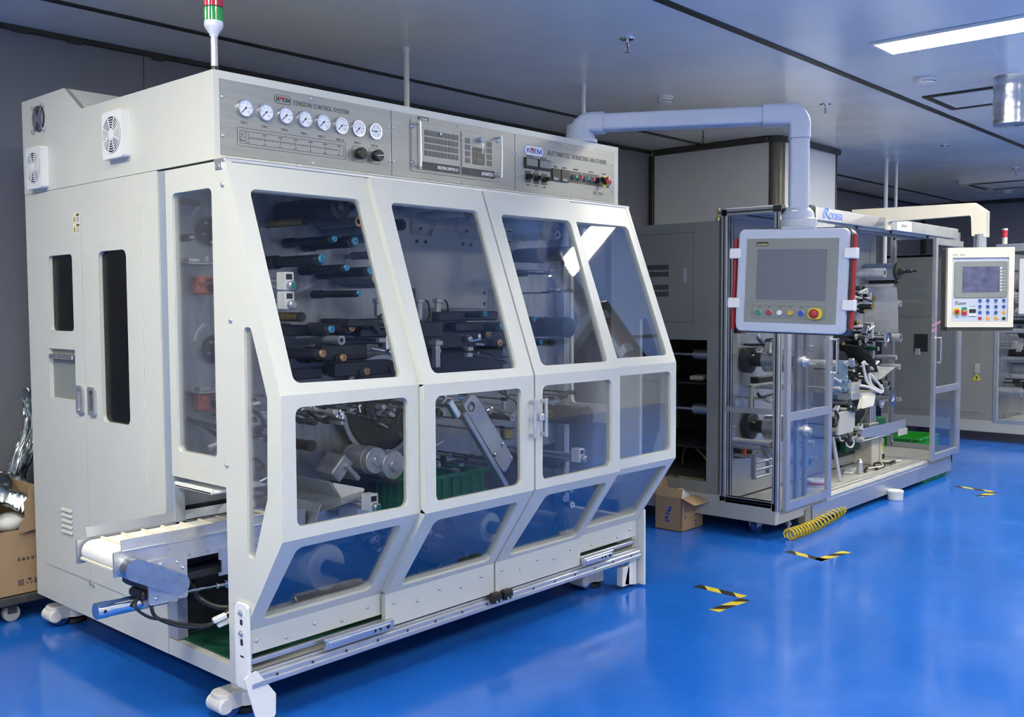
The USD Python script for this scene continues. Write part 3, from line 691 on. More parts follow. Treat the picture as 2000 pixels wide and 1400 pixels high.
lettering(PAN[2], 'EMERGENCY', (x, z + .034), .03, .0055, center=True)

# ---- glazed sliding doors (four bays)
P0, P1, P2, P3 = (-.038, 1.930), (-.328, 1.160), (-.328, .688), (-.098, .344)
def wq(pts): return rpoly(pts, .026)
UP = [[(.069, 1.843), (.543, 1.843), (.524, 1.192), (.064, 1.197)], [(.668, 1.839), (1.150, 1.839), (1.118, 1.194), (.652, 1.197)],
      [(1.283, 1.834), (1.759, 1.834), (1.726, 1.192), (1.270, 1.195)], [(1.817, 1.835), (2.252, 1.835), (2.250, 1.198), (1.794, 1.200)]]
MI = [[(.057, 1.119), (.543, 1.118), (.541, .720), (.057, .727)], [(.652, 1.114), (1.128, 1.113), (1.131, .721), (.652, .723)],
      [(1.259, 1.114), (1.737, 1.111), (1.738, .722), (1.257, .722)], [(1.796, 1.120), (2.260, 1.118), (2.262, .729), (1.796, .731)]]
LO = [[(.072, .654), (.530, .654), (.532, .378), (.055, .376)], [(.672, .648), (1.140, .646), (1.158, .366), (.660, .366)],
      [(1.312, .648), (1.748, .642), (1.754, .360), (1.279, .362)], [(1.812, .658), (2.270, .653), (2.252, .382), (1.803, .382)]]
def slope(a, b):
    v = unit((0, b[0] - a[0], b[1] - a[1])); return v, math.hypot(b[0] - a[0], b[1] - a[1])
def bay(k, x0, x1, out, zap, name):
    """one bay: three folded glazed panels and an apron, pushed outward by out"""
    A, B, C_, D = [(y - out, z) for y, z in (P0, P1, P2, P3)]
    if out: A = (A[0], A[1])
    g = G(); panes = []
    for (hi, lo, win) in ((A, B, UP[k]), (B, C_, MI[k]), (C_, D, LO[k])):
        v, L = slope(lo, hi)                                   # upwards along the panel
        zs = lambda z, lo=lo, hi=hi: (z - lo[1]) / (hi[1] - lo[1])
        w = wq([(x, zs(z) * L) for x, z in win])
        g.prism(sbox(x0, 0, x1, L).difference(w), (0, lo[0], lo[1]), EX, v, .026)
        nrm = np.cross(EX, v)
        panes.append((w.buffer(.012), np.array([0, lo[0], lo[1]]) - nrm * .012, v))
    g.front(sbox(x0, zap, x1, D[1]), D[0], .022)
    dr = obj(name, g, 'cream_paint', M1)
    for i, (w, o, v) in enumerate(panes):
        u = unit((1, -.014 if k == 2 else -.025, 0)) if i == 0 and k >= 2 else EX            # the panes of the right-hand doors sit a little askew
        vv = unit(v - (v @ u) * u); c_ = .5 * (x0 + x1)
        obj('pane', G().prism(affinity.translate(w, -c_, 0), o + c_ * EX, u, vv, .004), 'clear_pane', dr)
    bl = G()
    n = 5
    for i in range(n):
        x = x0 + (x1 - x0) * (i + .35) / n
        bl.lathe([(.0065, 0), (.0065, .003), (.003, .006)], (x, D[0], D[1] - .040 - .02 * (i % 2)), (0, -1, 0), 10)
    obj('apron_bolt', bl, 'satin_silver', dr)
    return dr
bay(0, .002, .611, 0, .262, 'enclosure_door')
DB = bay(1, .597, 1.203, .028, .215, 'enclosure_door')
DC = bay(2, 1.213, 1.800, .028, .215, 'enclosure_door')
bay(3, 1.786, W1 - .002, 0, .262, 'enclosure_door')
for dr, x in ((DB, 1.178), (DC, 1.248)):
    y = -.356
    obj('handle', G().box(x - .007, y - .034, .905, x + .007, y - .022, 1.065, .003).box(x - .006, y - .026, 1.045, x + .006, y, 1.06, .002).box(x - .006, y - .026, .91, x + .006, y, .925, .002), 'satin_silver', dr)
obj('door_catch', G().box(1.195, -.40, .975, 1.222, -.352, 1.005, .004), 'satin_silver', DB)
# ---- end frames of the glazed enclosure (left and right)
prof = [(.362, .826), (.362, 1.938), (P0[0], 1.938), (P1[0], P1[1]), (P2[0], P2[1]), (-.098, .344), (-.098, ZB + .02), (0, ZB + .02), (0, .826)]
winA = rr(.052, .922, .316, 1.851, .022)
winT = rpoly([(-.128, 1.378), (-.168, 1.378), (-.256, 1.15), (-.247, .820), (-.166, .606), (-.125, .606)], .016)
ep = Polygon(prof).buffer(-.0015, join_style=2).difference(winA).difference(winT)
for x in (0.0, W1 - .022):
    ef = obj('end_frame', G().side(ep, x, .022), 'cream_paint', M1)
    obj('pane', G().side(winA.buffer(.01), x + .010, .004), 'clear_pane', ef)
    obj('pane', G().side(winT.buffer(.008), x + .010, .004), 'clear_pane', ef)
    if x == 0:
        for y, z in ((-.02, 1.855), (-.052, 1.40), (-.01, .905), (-.05, .43)): obj('frame_screw', G().lathe([(.009, 0), (.009, .003), (.004, .007)], (0, y, z), (-1, 0, 0), 12), 'satin_silver', ef)
obj('conveyor_hood', G().box(-.02, .06, .796, .2, .31, .806, .003).box(-.02, .06, .796, -.012, .31, .815, .002), 'white_paint', M1)
# ---- base
bs = G()
bs.side(Polygon([(-.09, ZB), (.418, ZB), (.418, .206), (0, .206), (0, .36), (-.09, .36)]), .0015, .03)
bs.box(.004, -.088, ZB + .001, W1 - .002, -.03, .20, .004).box(W1 - .03, -.09, ZB, W1, .425, .36, .003).box(.03, .41, ZB, W1 - .03, .45, .3, .003)
obj('base_frame', bs, 'cream_paint', M1)
obj('drip_tray', G().box(.03, -.04, .205, W1 - .03, .40, .212, .002), 'mat_green', M1)
obj('guide_rail', G().box(.0, -.135, .168, W1 - .02, -.09, .196, .004).box(.0, -.118, .196, W1 - .02, -.1, .206, .002).box(0, -.14, .158, W1 - .02, -.13, .176, .002), 'satin_silver', M1)
obj('guide_rail', G().box(.0, -.104, .226, W1 - .02, -.085, .244, .003), 'satin_silver', M1)
rb = G()
for k in range(15): rb.cyl((.1 + k * .15, -.136, .182), (.1 + k * .15, -.139, .182), .005, 8)
obj('rail_bolt', rb, 'dark_trim', M1)
for a, b in ((.30, .62), (1.80, 2.03)):
    sl = obj('drawer_slide', G().box(a, -.152, .212, b, -.128, .250, .003).box(a + .01, -.158, .222, b - .02, -.150, .240, .002), 'aluminium', M1)
    obj('slide_slot', G().cyl((b - .10, -.158, .231), (b - .10, -.1595, .231), .006, 10).cyl((b - .075, -.158, .231), (b - .075, -.1595, .231), .006, 10).box(b - .045, -.1595, .225, b - .03, -.158, .237, 0), 'ink_black', sl)
for x in (1.165, 1.235):
    st = obj('door_stop', G().box(x, -.165, .180, x + .055, -.125, .222, .008), 'black_plastic', M1)
    obj('stop_screw', G().cyl((x + .015, -.165, .19), (x + .015, -.168, .19), .005, 8).cyl((x + .04, -.165, .19), (x + .04, -.168, .19), .005, 8), 'satin_silver', st)
# end brackets of the rail
obj('rail_bracket', G().side(rr(-.135, .155, -.06, .445, .015), -.014, .012).prism(rpoly([(-.03, .20), (.02, .215), (.094, .115), (.092, .045), (.07, .018), (.02, .03)], .008), (0, -.136, 0), EX, EZ, .006), 'white_paint', M1)
bb = G()
for z in (.415, .345): bb.lathe([(.010, 0), (.010, .004), (.006, .006), (.006, .009)], (-.014, -.10, z), (-1, 0, 0), 14)
obj('bracket_bolt', bb, 'satin_silver', M1)
obj('bracket_slot', G().side(rr(-.108, .372, -.092, .392, .006).union(rr(-.108, .302, -.092, .325, .006)).union(sbox(-.112, .262, -.09, .268)), -.0145, .001), 'cavity_dark', M1)
obj('rail_bracket', G().box(W1 + .002, -.14, .01, W1 + .016, -.05, .40, .004).prism(Polygon([(2.20, .03), (2.30, .01), (2.30, .20), (2.26, .20)]), (0, -.10, 0), EX, EZ, .006).box(2.18, -.10, .02, 2.24, -.06, .12, .004), 'white_paint', M1)
# levelling casters
def caster(x, y, parent=M1, m='caster_white', ht=ZB):
    C_ = Point(0, 0).buffer(.062, 12).union(rr(-.125, -.045, 0, .045, .03, 6)).difference(Point(.012, -.012).buffer(.026, 10)).difference(Polygon([(.0, -.012), (.08, -.05), (.03, -.08)]))
    c = obj('levelling_caster', G().box(x - .06, y - .05, ht - .012, x + .07, y + .05, ht - .001, .003).prism(C_, (x + .02, y, .088), EX, EY, .052).prism(C_.buffer(-.006), (x + .02, y, .094), EX, EY, .006)
            .prism(Point(0, 0).buffer(.05, 12).difference(Point(.01, -.012).buffer(.03, 10)), (x + .02, y, ht - .012), EX, EY, .050).cyl((x - .085, y - .048, .052), (x - .085, y + .048, .052), .030, 20, .006), m, parent)
    obj('foot_pad', G().lathe([(.045, 0), (.05, .004), (.05, .022), (.03, .03)], (x + .02, y, 0), EZ, 24), 'black_plastic', c)
    obj('wheel', G().cyl((x - .055, y - .03, .036), (x - .055, y + .03, .036), .034, 22), 'key_blue', c)
    obj('stem', G().cyl((x + .02, y, .03), (x + .02, y, ht), .012, 12), 'satin_silver', c)
caster(.085, .07); caster(.12, 1.53); caster(2.14, .08); caster(2.14, 1.5)
# ---- mounting plate and side wall inside
pl = sbox(.03, .21, W1 - .03, 1.935)
obj('mounting_plate', G().front(pl, PLY, .02), 'inner_plate', M1)
obj('lower_plate', G().front(sbox(.03, .215, W1 - .06, .70), PLY - .004, .004), 'dark_anodised', M1)
obj('ceiling_liner', G().box(.03, -.02, 1.932, W1 - .03, .40, 1.938, .001), 'cream_paint', M1)
cov = [(75, 185), (215, 205), (225, 325), (375, 340), (390, 290), (565, 305), (580, 355), (760, 368), (860, 372), (872, 560), (905, 720), (785, 715), (770, 855), (270, 855), (265, 712), (100, 700), (60, 300)]
cpts = []
for x_, y_ in cov: p = PY(740 + x_ / 3.685, 370 + y_ / 3.685, PLY - .012); cpts.append((p[0], p[2]))
obj('cover_plate', G().front(rpoly(cpts, .008), PLY - .012, .010), 'cover_plate', M1)
cs = G()
for x_, y_ in ((272, 373), (335, 377), (605, 392), (663, 397), (758, 745), (758, 822), (300, 280), (633, 300)):
    p = PY(740 + x_ / 3.685, 370 + y_ / 3.685, PLY - .012); cs.lathe([(.008, 0), (.008, .003), (.004, .005)], p, (0, -1, 0), 10)
obj('cover_screw', cs, 'dark_trim', M1)

# ---------------------------------------------------------------- rollers, spindles and mechanisms on the mounting plate
def span(ex, ey, bx, by, ply, zmode=.5, ymin=-.9, off=0):
    """axis of a roller that stands square on a mounting plate: foot seen at (bx, by), free end at (ex, ey)"""
    b = PY(bx, by, ply)
    e = PX(ex, ey, b[0])
    z = b[2] * (1 - zmode) + e[2] * zmode
    y = min(max(e[1], ply + ymin), ply - .03)
    return np.array([b[0], ply, z]), np.array([b[0], y, z])
def roller(parent, ex, ey, bx, by, r, body='dark_anodised', end='blue_anodised', style='stud', ply=PLY, lim=-.5, name='roller'):
    b, e = span(ex, ey, bx, by, ply, ymin=lim)
    d = np.array([0, -1., 0])
    if style == 'stud':                      # dark shaft on a foot, coloured lock nut at the side of its end
        g = G().cyl(b, b + d * min(.06, .3 * (b[1] - e[1])), r * 1.25, 20).cyl(b, e, r, 20)
        o = obj(name, g, body, parent)
        obj('lock_nut', G().lathe([(r * .8, -.004), (r * .8, .008), (r * .6, .011), (r * .25, .011), (r * .25, .006)], e + np.array([r * .5, 0, r * .2]), d, 16), end, o)
    elif style == 'ring':                    # tube with a coloured ring in its end
        o = obj(name, G().cyl(b, e + (b - e) * .08, r * .5, 12).lathe([(r, .025), (r, b[1] - e[1])], b, d, 24), body, parent)
        obj('end_ring', G().ring(e, d, r * .55, r * 1.02, .006, 24), end, o)
        obj('bearing', G().cyl(e + d * -.004, e + d * .001, r * .56, 16), 'cavity_dark', o)
    elif style == 'brass':
        o = obj(name, G().cyl(b, e, r, 20), body, parent)
        obj('end_cap', G().cyl(e + d * -.012, e + d * .004, r * 1.06, 20), end, o)
        obj('bolt', G().cyl(e + d * .004, e + d * .008, r * .5, 12), 'dark_trim', o)
    else:                                    # plain roller with a small hub
        o = obj(name, G().cyl(b, b + d * .02, r * .6, 16).lathe([(r, .02), (r, b[1] - e[1])], b, d, 24), body, parent)
        obj('hub', G().lathe([(r * .45, 0), (r * .45, .012), (r * .25, .016)], e, d, 16), end, o)
    return o
def q6(x, y): return 480 + x / 3.182, 340 + y / 3.182
def q7(x, y): return 740 + x / 3.685, 370 + y / 3.685
def q8(x, y): return 960 + x / 3.889, 400 + y / 3.889
def k1(x, y): return 480 + x / 2.917, 740 + y / 2.917
def k2(x, y): return 760 + x / 3.182, 740 + y / 3.182
def k3(x, y): return 980 + x / 2.9175, 700 + y / 2.9175
R = lambda e, b, r, body='dark_anodised', end='blue_anodised', style='stud', **k: roller(M1, *e, *b, r, body, end, style, **k)
DK, BL, CU, GR, BR = 'dark_anodised', 'blue_anodised', 'copper', 'roller_grey', 'brass'
# first window, top to bottom
R(q6(590, 220), q6(215, 235), .046, DK, 'dark_trim', 'hub', name='winding_spindle')
R(q6(660, 205), q6(480, 222), .018, DK, 'dark_trim', 'hub')
R(q6(375, 288), q6(140, 310), .017, BR, 'dark_trim', 'brass', name='brass_guide')
R(q6(697, 293), q6(455, 318), .020, GR, CU, 'ring'); R(q6(737, 340), q6(490, 362), .020, GR, CU, 'ring'); R(q6(775, 393), q6(590, 408), .019, GR, 'white_plastic', 'ring')
R(q6(535, 405), q6(245, 432), .016); R(q6(657, 415), q6(370, 450), .022); R(q6(455, 540), q6(145, 545), .022); R(q6(610, 583), q6(350, 602), .017); R(q6(755, 600), q6(455, 625), .020)
R(q6(820, 500), q6(640, 512), .017, GR, 'white_plastic', 'ring'); R(q6(802, 640), q6(555, 660), .021, GR, CU, 'ring'); R(q6(840, 672), q6(610, 692), .019, GR, CU, 'ring')
R(q6(690, 743), q6(420, 748), .014); R(q6(347, 880), q6(100, 893), .018, BR, 'dark_trim', 'brass', name='brass_guide')
R(q6(515, 960), q6(215, 972), .019); R(q6(640, 955), q6(400, 965), .020, DK, CU); R(q6(740, 950), q6(500, 960), .020, DK, CU)
R(q6(590, 1020), q6(330, 1035), .018, GR, 'roller_grey', 'ring'); R(q6(860, 1015), q6(640, 1030), .018, GR, 'roller_grey', 'ring')
R(q6(458, 1110), q6(200, 1120), .021, DK, CU); R(q6(588, 1137), q6(340, 1145), .020, DK, CU); R(q6(735, 1220), q6(500, 1228), .020, DK, CU); R(q6(925, 1198), q6(680, 1205), .020, DK, BL)
# second window
R(q7(400, 125), q7(165, 140), .020, 'roller_pale', 'roller_grey', 'ring'); R(q7(620, 165), q7(335, 188), .020, 'roller_pale', 'chrome', 'ring'); R(q7(760, 200), q7(650, 215), .020, 'roller_pale', 'chrome', 'ring')
R(q7(165, 252), q7(60, 262), .026, DK, 'dark_trim', 'hub', name='clamp_knob')
R(q7(752, 892), q7(440, 905), .016); R(q7(868, 988), q7(560, 990), .022); R(q7(772, 1040), q7(560, 1045), .020, DK, CU); R(q7(853, 1108), q7(600, 1110), .022, DK, CU); R(q7(640, 1075), q7(420, 1080), .018, DK, 'chrome')
# third window
R(q8(378, 133), q8(90, 158), .022, 'roller_pale', 'dark_trim', 'ring'); R(q8(530, 130), q8(330, 150), .020, 'roller_pale', 'dark_trim', 'ring'); R(q8(497, 228), q8(210, 248), .021, 'roller_pale', 'white_plastic', 'ring')
R(q8(590, 400), q8(180, 395), .048, DK, 'dark_trim', 'hub', name='winding_spindle')
R(q8(313, 868), q8(120, 872), .016); R(q8(420, 865), q8(240, 872), .013, BR, 'dark_trim', 'brass', name='brass_guide')
R(q8(585, 925), q8(270, 930), .050, 'dark_trim', 'black_plastic', 'brass', name='drive_motor'); R(q8(360, 1043), q8(150, 1046), .016); R(q8(462, 1035), q8(230, 1046), .020, BR, 'dark_trim', 'brass', name='brass_guide')
# middle windows
R(k1(375, 368), k1(230, 372), .022, DK, 'dark_trim', 'brass'); R(k1(498, 762), k1(380, 770), .012, DK, 'white_plastic', 'ring'); R(k1(860, 588), k1(600, 545), .012, 'dark_trim', 'dark_trim', 'hub')
R(k1(850, 160), k1(650, 165), .010, 'satin_silver', 'chrome', 'hub'); R(k2(320, 207), k2(180, 212), .024, 'satin_silver', 'chrome', 'ring'); R(k2(762, 228), k2(600, 236), .016, DK, 'white_plastic', 'ring'); R(k2(552, 645), k2(400, 650), .010, DK, 'satin_silver', 'ring'); R(k2(515, 605), k2(380, 610), .012, DK, 'satin_silver', 'ring')
R(k3(485, 320), k3(230, 318), .050, 'dark_trim', 'black_plastic', 'brass', name='drive_motor'); R(k3(275, 308), k3(120, 310), .020, BR, 'brass', 'brass', name='brass_guide'); R(k3(375, 560), k3(140, 545), .018, DK, 'dark_trim', 'hub'); R(k3(345, 600), k3(140, 580), .026, DK, 'dark_trim', 'hub', name='clamp_knob')
# low windows
R(k2(482, 1077), k2(300, 1060), .013, DK, 'satin_silver', 'ring'); R(k2(320, 1160), k2(160, 1140), .015, DK, 'satin_silver', 'ring'); R(k2(190, 1185), k2(60, 1165), .013, DK, 'satin_silver', 'ring'); R(k2(118, 1157), k2(20, 1150), .012, DK, CU, 'ring')
R(k3(180, 828), k3(60, 820), .016, DK, 'white_plastic', 'ring'); R(k3(400, 830), k3(300, 820), .016, DK, 'white_plastic', 'ring'); R(k3(330, 905), k3(200, 890), .024, 'satin_silver', 'black_plastic', 'brass'); R(k3(215, 965), k3(110, 950), .024, DK, 'black_plastic', 'brass'); R(k3(395, 745), k3(300, 740), .014, DK, 'satin_silver', 'ring'); R(k3(360, 795), k3(280, 790), .016, DK, 'satin_silver', 'ring')
R(k1(745, 895), k1(560, 880), .014, DK, CU, 'ring'); R(k1(790, 955), k1(600, 940), .014, DK, CU, 'ring'); R(k1(650, 975), k1(540, 960), .018, DK, 'dark_trim', 'hub')
# rollers seen through the left end window
for (x, y, r) in ((408, 452, .055), (418, 682, .055)):
    p = PY(x, y, PLY); dsk = obj('spindle_flange', G().cyl(p, p + [0, -.03, 0], r, 30).cyl(p + np.array([0, -.03, 0]), p + np.array([0, -.10, 0]), r * .45, 20), DK, M1)
    sc = G()
    for k in range(6):
        a = k * math.pi / 3 + .3; sc.cyl(p + np.array([math.cos(a) * r * .78, -.03, math.sin(a) * r * .78]), p + np.array([math.cos(a) * r * .78, -.034, math.sin(a) * r * .78]), .006, 8)
    obj('flange_screw', sc, 'satin_silver', dsk)
    c = PY(x - 33, y - 20, PLY - .001); arc = [(c[0] + .09 * math.cos(t) + .075, c[2] + .10 * math.sin(t) - .03) for t in np.linspace(2.1, 2.9, 9)]
    obj('scale_arc', G().tube([(a, PLY - .002, b) for a, b in arc], .005, 6), 'white_paint', M1)
R((372, 463), (350, 466), .014, DK, 'satin_silver', 'hub')
for (x, y) in ((387, 558), (392, 783)):
    p = PY(x, y, PLY); oc = obj('limit_switch', G().box(p[0] - .035, PLY - .05, p[2] - .034, p[0] + .04, PLY, p[2] + .034, .008).box(p[0] - .035, PLY - .075, p[2] + .006, p[0] + .04, PLY - .05, p[2] + .034, .006), 'orange_plastic', M1)
    obj('cable_gland', G().cyl(p + np.array([.02, -.05, -.010]), p + np.array([.03, -.16, -.014]), .016, 14), DK, oc)
    obj('switch_label', G().box(p[0] - .015, PLY - .0765, p[2] + .014, p[0] + .03, PLY - .0745, p[2] + .026, 0), 'ink_dark', oc)
for (x, y) in ((368, 516), (388, 762)):
    p = PY(x, y, PLY); obj('sensor_bracket', G().box(p[0] - .06, PLY - .11, p[2] - .004, p[0] + .07, PLY, p[2] + .004, .002).box(p[0] - .05, PLY - .10, p[2] + .004, p[0] - .01, PLY - .05, p[2] + .02, .003).cyl(p + np.array([.03, -.08, .004]), p + np.array([.03, -.08, .03]), .008, 10), 'satin_silver', M1)
p = PY(367, 385, PLY); ng = obj('instruction_plate', G().front(sbox(p[0] - .09, p[2] - .07, p[0] + .06, p[2] + .035), PLY - .002, .002), 'seal_blue_grey', M1)
obj('plate_header', G().front(sbox(p[0] - .065, p[2] - .03, p[0] + .05, p[2] - .005), PLY - .003, .001), 'ink_dark', ng)
p = PY(385, 860, PLY); hs = obj('hose_bundle', G().tube(bez([p + np.array([-.05, -.02, .09]), p + np.array([.0, -.08, .05]), p + np.array([.06, -.1, -.02]), p + np.array([.05, -.06, -.10]), p + np.array([-.02, -.02, -.13])]), .008, 8)
    .tube(bez([p + np.array([-.03, -.02, .08]), p + np.array([.03, -.1, .05]), p + np.array([.08, -.09, -.03]), p + np.array([.02, -.03, -.12])]), .007, 8), 'cable_black', M1)
obj('air_fitting', G().cyl(p + np.array([-.01, -.09, -.02]), p + np.array([.07, -.11, .01]), .013, 12).cyl(p + np.array([.02, -.09, -.05]), p + np.array([.05, -.11, .03]), .011, 12), 'satin_silver', M1)
# regulator units with a dial (two in the first window, one low, one right)
def regulator(x, y, X0, Y0, m, rods):
    b = PX(x, y, X0); w, h = .042, .066
    o = obj('tension_regulator', G().box(b[0] - w / 2, b[1] - .006, b[2] - h / 2, b[0] + w / 2, b[1] + .045, b[2] + h / 2, .003), 'white_plastic', M1)
    obj('readout', G().box(b[0] - .014, b[1] - .0075, b[2] + .006, b[0] + .012, b[1] - .0055, b[2] + .026, .001), 'ink_black', o)
    obj('dial', G().lathe([(.017, 0), (.017, .016), (.012, .020)], (b[0] + .004, b[1] - .006, b[2] - .016), (0, -1, 0), 24), 'satin_silver', o)
    obj('dial_cap', G().cyl((b[0] + .004, b[1] - .026, b[2] - .016), (b[0] + .004, b[1] - .028, b[2] - .016), .011, 20), m, o)
    if rods: obj('mounting_rod', G().cyl((b[0] - .012, b[1] + .04, b[2]), (b[0] - .012, PLY, b[2]), .008, 12).cyl((b[0] - .012, b[1] + .04, b[2] - .022), (b[0] - .012, PLY, b[2] - .022), .008, 12), 'satin_silver', o)
regulator(*q6(265, 665), .29, 0, 'green_plastic', 1); regulator(*q6(268, 785), .29, 0, 'roller_grey', 1)
regulator(*k1(725, 705), .55, 0, 'green_plastic', 1); regulator(*k3(452, 552), 1.86, 0, 'lamp_gold', 1)
# pneumatic cylinders
def cylinder_unit(x, y0, y1, Y=.30, r=.013):
    a, b = PY(x, y0, Y), PY(x, y1, Y); b[0] = a[0]
    o = obj('air_cylinder', G().box(a[0] - r, Y - r, b[2], a[0] + r, Y + r, a[2] - .014, .004).box(a[0] - r * 1.35, Y - r * 1.35, a[2] - .020, a[0] + r * 1.35, Y + r * 1.35, a[2], .003), 'satin_silver', M1)
    obj('air_hose', G().tube(bez([(a[0] + r, Y, a[2] - .012), (a[0] + .045, Y - .01, a[2] - .015), (a[0] + .055, Y - .01, a[2] - .07), (a[0] + .03, Y - .02, b[2])]), .0045, 8), 'cable_black', o)
    obj('hose_fitting', G().box(a[0] + r, Y - .01, a[2] - .026, a[0] + r + .022, Y + .01, a[2] - .006, .003), 'pale_grey_paint', o)
cylinder_unit(818, 583, 626); cylinder_unit(855, 583, 626); cylinder_unit(738, 583, 618)
for x in (757, 766):
    p = PY(x, 668, .05); obj('spring_clip', G().box(p[0] - .007, .045, p[2] - .03, p[0] + .007, .055, p[2] + .022, .003).tube(bez([p + np.array([-.006, 0, .022]), p + np.array([0, -.01, .034]), p + np.array([.008, 0, .022])]), .0025, 6), 'sheet_white', M1)
p = PY(850, 690, .08); obj('clamp_post', G().box(p[0] - .013, .06, p[2] - .06, p[0] + .013, .09, p[2] + .06, .003).box(p[0] - .02, .05, p[2] + .035, p[0] + .02, .10, p[2] + .055, .003).cyl(p + np.array([.013, 0, .01]), p + np.array([.028, 0, .01]), .010, 12), 'satin_silver', M1)
for (x, y) in ((917, 681), (916, 693), (745, 664)):
    p = PY(x, y, .10); o = obj('connector', G().box(p[0] - .016, .09, p[2] - .009, p[0] + .016, .115, p[2] + .009, .002), 'satin_silver', M1)
    obj('cable', G().tube(bez([p + np.array([.016, .0, 0]), p + np.array([.10, -.02, -.02]), p + np.array([.2, .02, -.045]), p + np.array([.3, .05, -.05])]), .005, 8), 'cable_black', o)
# black carrier blocks and beams behind the rollers
blk = [(q6(640, 900), q6(900, 945), .10), (q6(480, 1060), q6(760, 1150), .15), (q6(720, 960), q6(905, 1010), .12), (q6(560, 1170), q6(900, 1240), .16), (q6(250, 940), q6(560, 1000), .20), (q7(280, 950), q7(465, 1060), .12), (q7(300, 1030), q7(960, 1120), .22), (q7(560, 960), q7(880, 1010), .20), (q7(330, 1130), q7(900, 1290), .26), (q7(440, 880), q7(860, 940), .22), (q8(150, 505), q8(480, 530), .15), (q8(250, 860), q8(400, 1000), .25), (q6(290, 1210), q6(480, 1270), .2)]
for a, b, y in blk:
    A, B = PY(*a, y), PY(*b, y)
    obj('carrier_block', G().box(A[0], y, B[2], B[0], y + .06, A[2], .006).box(.5 * (A[0] + B[0]) - .02, y + .05, .5 * (A[2] + B[2]) - .015, .5 * (A[0] + B[0]) + .02, PLY, .5 * (A[2] + B[2]) + .015, .004), DK, M1)
A, B = PY(*q8(150, 435), .12), PY(*q8(440, 505), .12)
obj('guard_channel', G().box(A[0], .12, B[2], B[0], .15, A[2], .003).box(A[0], .06, B[2], B[0], .12, B[2] + .006, .002).box(B[0] - .006, .05, B[2] - .01, B[0], .15, A[2] + .01, .002), 'seal_blue_grey', M1)
A = PY(*q8(462, 655), .05)
obj('tool_tray', G().box(A[0], .03, A[2] - .004, A[0] + .26, .12, A[2], .002).box(A[0] + .03, .10, A[2] - .01, A[0] + .05, PLY, A[2] - .004, .002), 'dark_trim', M1)
pl_ = thing('pliers', 'dark pliers lying on the small tray behind the third sloped window', 'pliers', loc=(A[0] + .12, .075, A[2]))
obj('jaw', G().obox((.03, 0, .007), (1, .1, 0), (-.1, 1, 0), EZ, .07, .014, .012, .003), 'dark_trim', pl_)
obj('grip', G().tube(bez([(0, .004, .007), (-.04, .018, .007), (-.10, .016, .007)]), .006, 8), 'dark_anodised', pl_); obj('grip', G().tube(bez([(0, -.004, .007), (-.04, -.018, .007), (-.10, -.016, .007)]), .006, 8), 'dark_anodised', pl_)
# warning sticker beside the third window
p = PY(*q8(112, 260), PLY - .03)
for k in range(2):
    z0 = p[2] + .005 - .052 * k; st = obj('warning_sticker', G().front(sbox(p[0] - .035, z0, p[0] + .045, z0 + .047), PLY - .03, .001), 'sheet_white', M1)
    obj('sticker_symbol', G().front(Polygon([(p[0] - .030, z0 + .006), (p[0] - .002, z0 + .006), (p[0] - .016, z0 + .036)]), PLY - .031, .001), 'yellow_plastic', st)
    obj('sticker_print', G().front(unary_union([sbox(p[0] + .004, z0 + .030, p[0] + .040, z0 + .040)] + [sbox(p[0] + .004, z0 + .006 + .006 * i, p[0] + .040, z0 + .008 + .006 * i) for i in range(4)]), PLY - .031, .001), 'ink_dark', st)
obj('sticker_board', G().front(sbox(p[0] - .05, p[2] - .055, p[0] + .055, p[2] + .06), PLY - .028, .026), 'inner_plate', M1)
# turret, drums and chute in the middle
tc = PY(*k1(760, 150), PLY - .03)
obj('turret_disc', G().lathe([(.215, 0), (.215, .012), (.195, .03), (.10, .03), (.09, .05)], tc, (0, -1, 0), 56), 'dark_trim', M1)
obj('turret_ring', G().ring(tc + np.array([0, -.014, 0]), (0, -1, 0), .205, .225, .012, 56), 'satin_silver', M1)
for (x, y, r, yy) in ((k1(745, 465) + (.055, .16)), (k1(845, 490) + (.060, .14))):
    c = PY(x, y, yy); dm = obj('vacuum_drum', G().cyl(c, c + np.array([0, .16, 0]), r, 30), 'brushed_steel', M1)
    obj('drum_plate', G().lathe([(r * 1.05, -.004), (r * 1.05, .008)], c + np.array([0, .04, 0]), (0, 1, 0), 30).cyl(c, c + np.array([0, -.012, 0]), r * .4, 16), 'satin_silver', dm)
ch = [PY(*k1(x, y), .02) for x, y in ((490, 590), (685, 625), (600, 715), (570, 715))]
tri = rpoly([(p[0], p[2]) for p in ch], .006)
cz = obj('film_chute', G().front(tri, .02, .005), 'sheet_white', M1)
a, b, c_ = ch[0], ch[1], ch[2]
m_ = G()
for u0, u1 in ((ch[0], ch[3]), (ch[1], ch[2])):
    v = unit(np.array([u1[0] - u0[0], 0, u1[2] - u0[2]])); L = math.hypot(u1[0] - u0[0], u1[2] - u0[2]); n_ = np.array([v[2], 0, -v[0]])
    m_.obox((np.array(u0) + np.array(u1)) / 2 + np.array([0, .16, 0]), v, EY, np.cross(v, EY), L, .30, .004, .001)
obj('chute_wall', m_, 'brushed_steel', cz)
A = PY(*k1(500, 500), .25); 
obj('vacuum_block', G().obox(A, (1, 0, 1), EY, (-1, 0, 1), .10, .12, .06, .004).obox(A + np.array([.045, -.02, -.02]), (1, 0, 1), EY, (-1, 0, 1), .02, .10, .10, .003).obox(A + np.array([.0, -.062, .0]), (1, 0, 1), EY, (-1, 0, 1), .08, .004, .012, 0), 'inner_plate', M1)
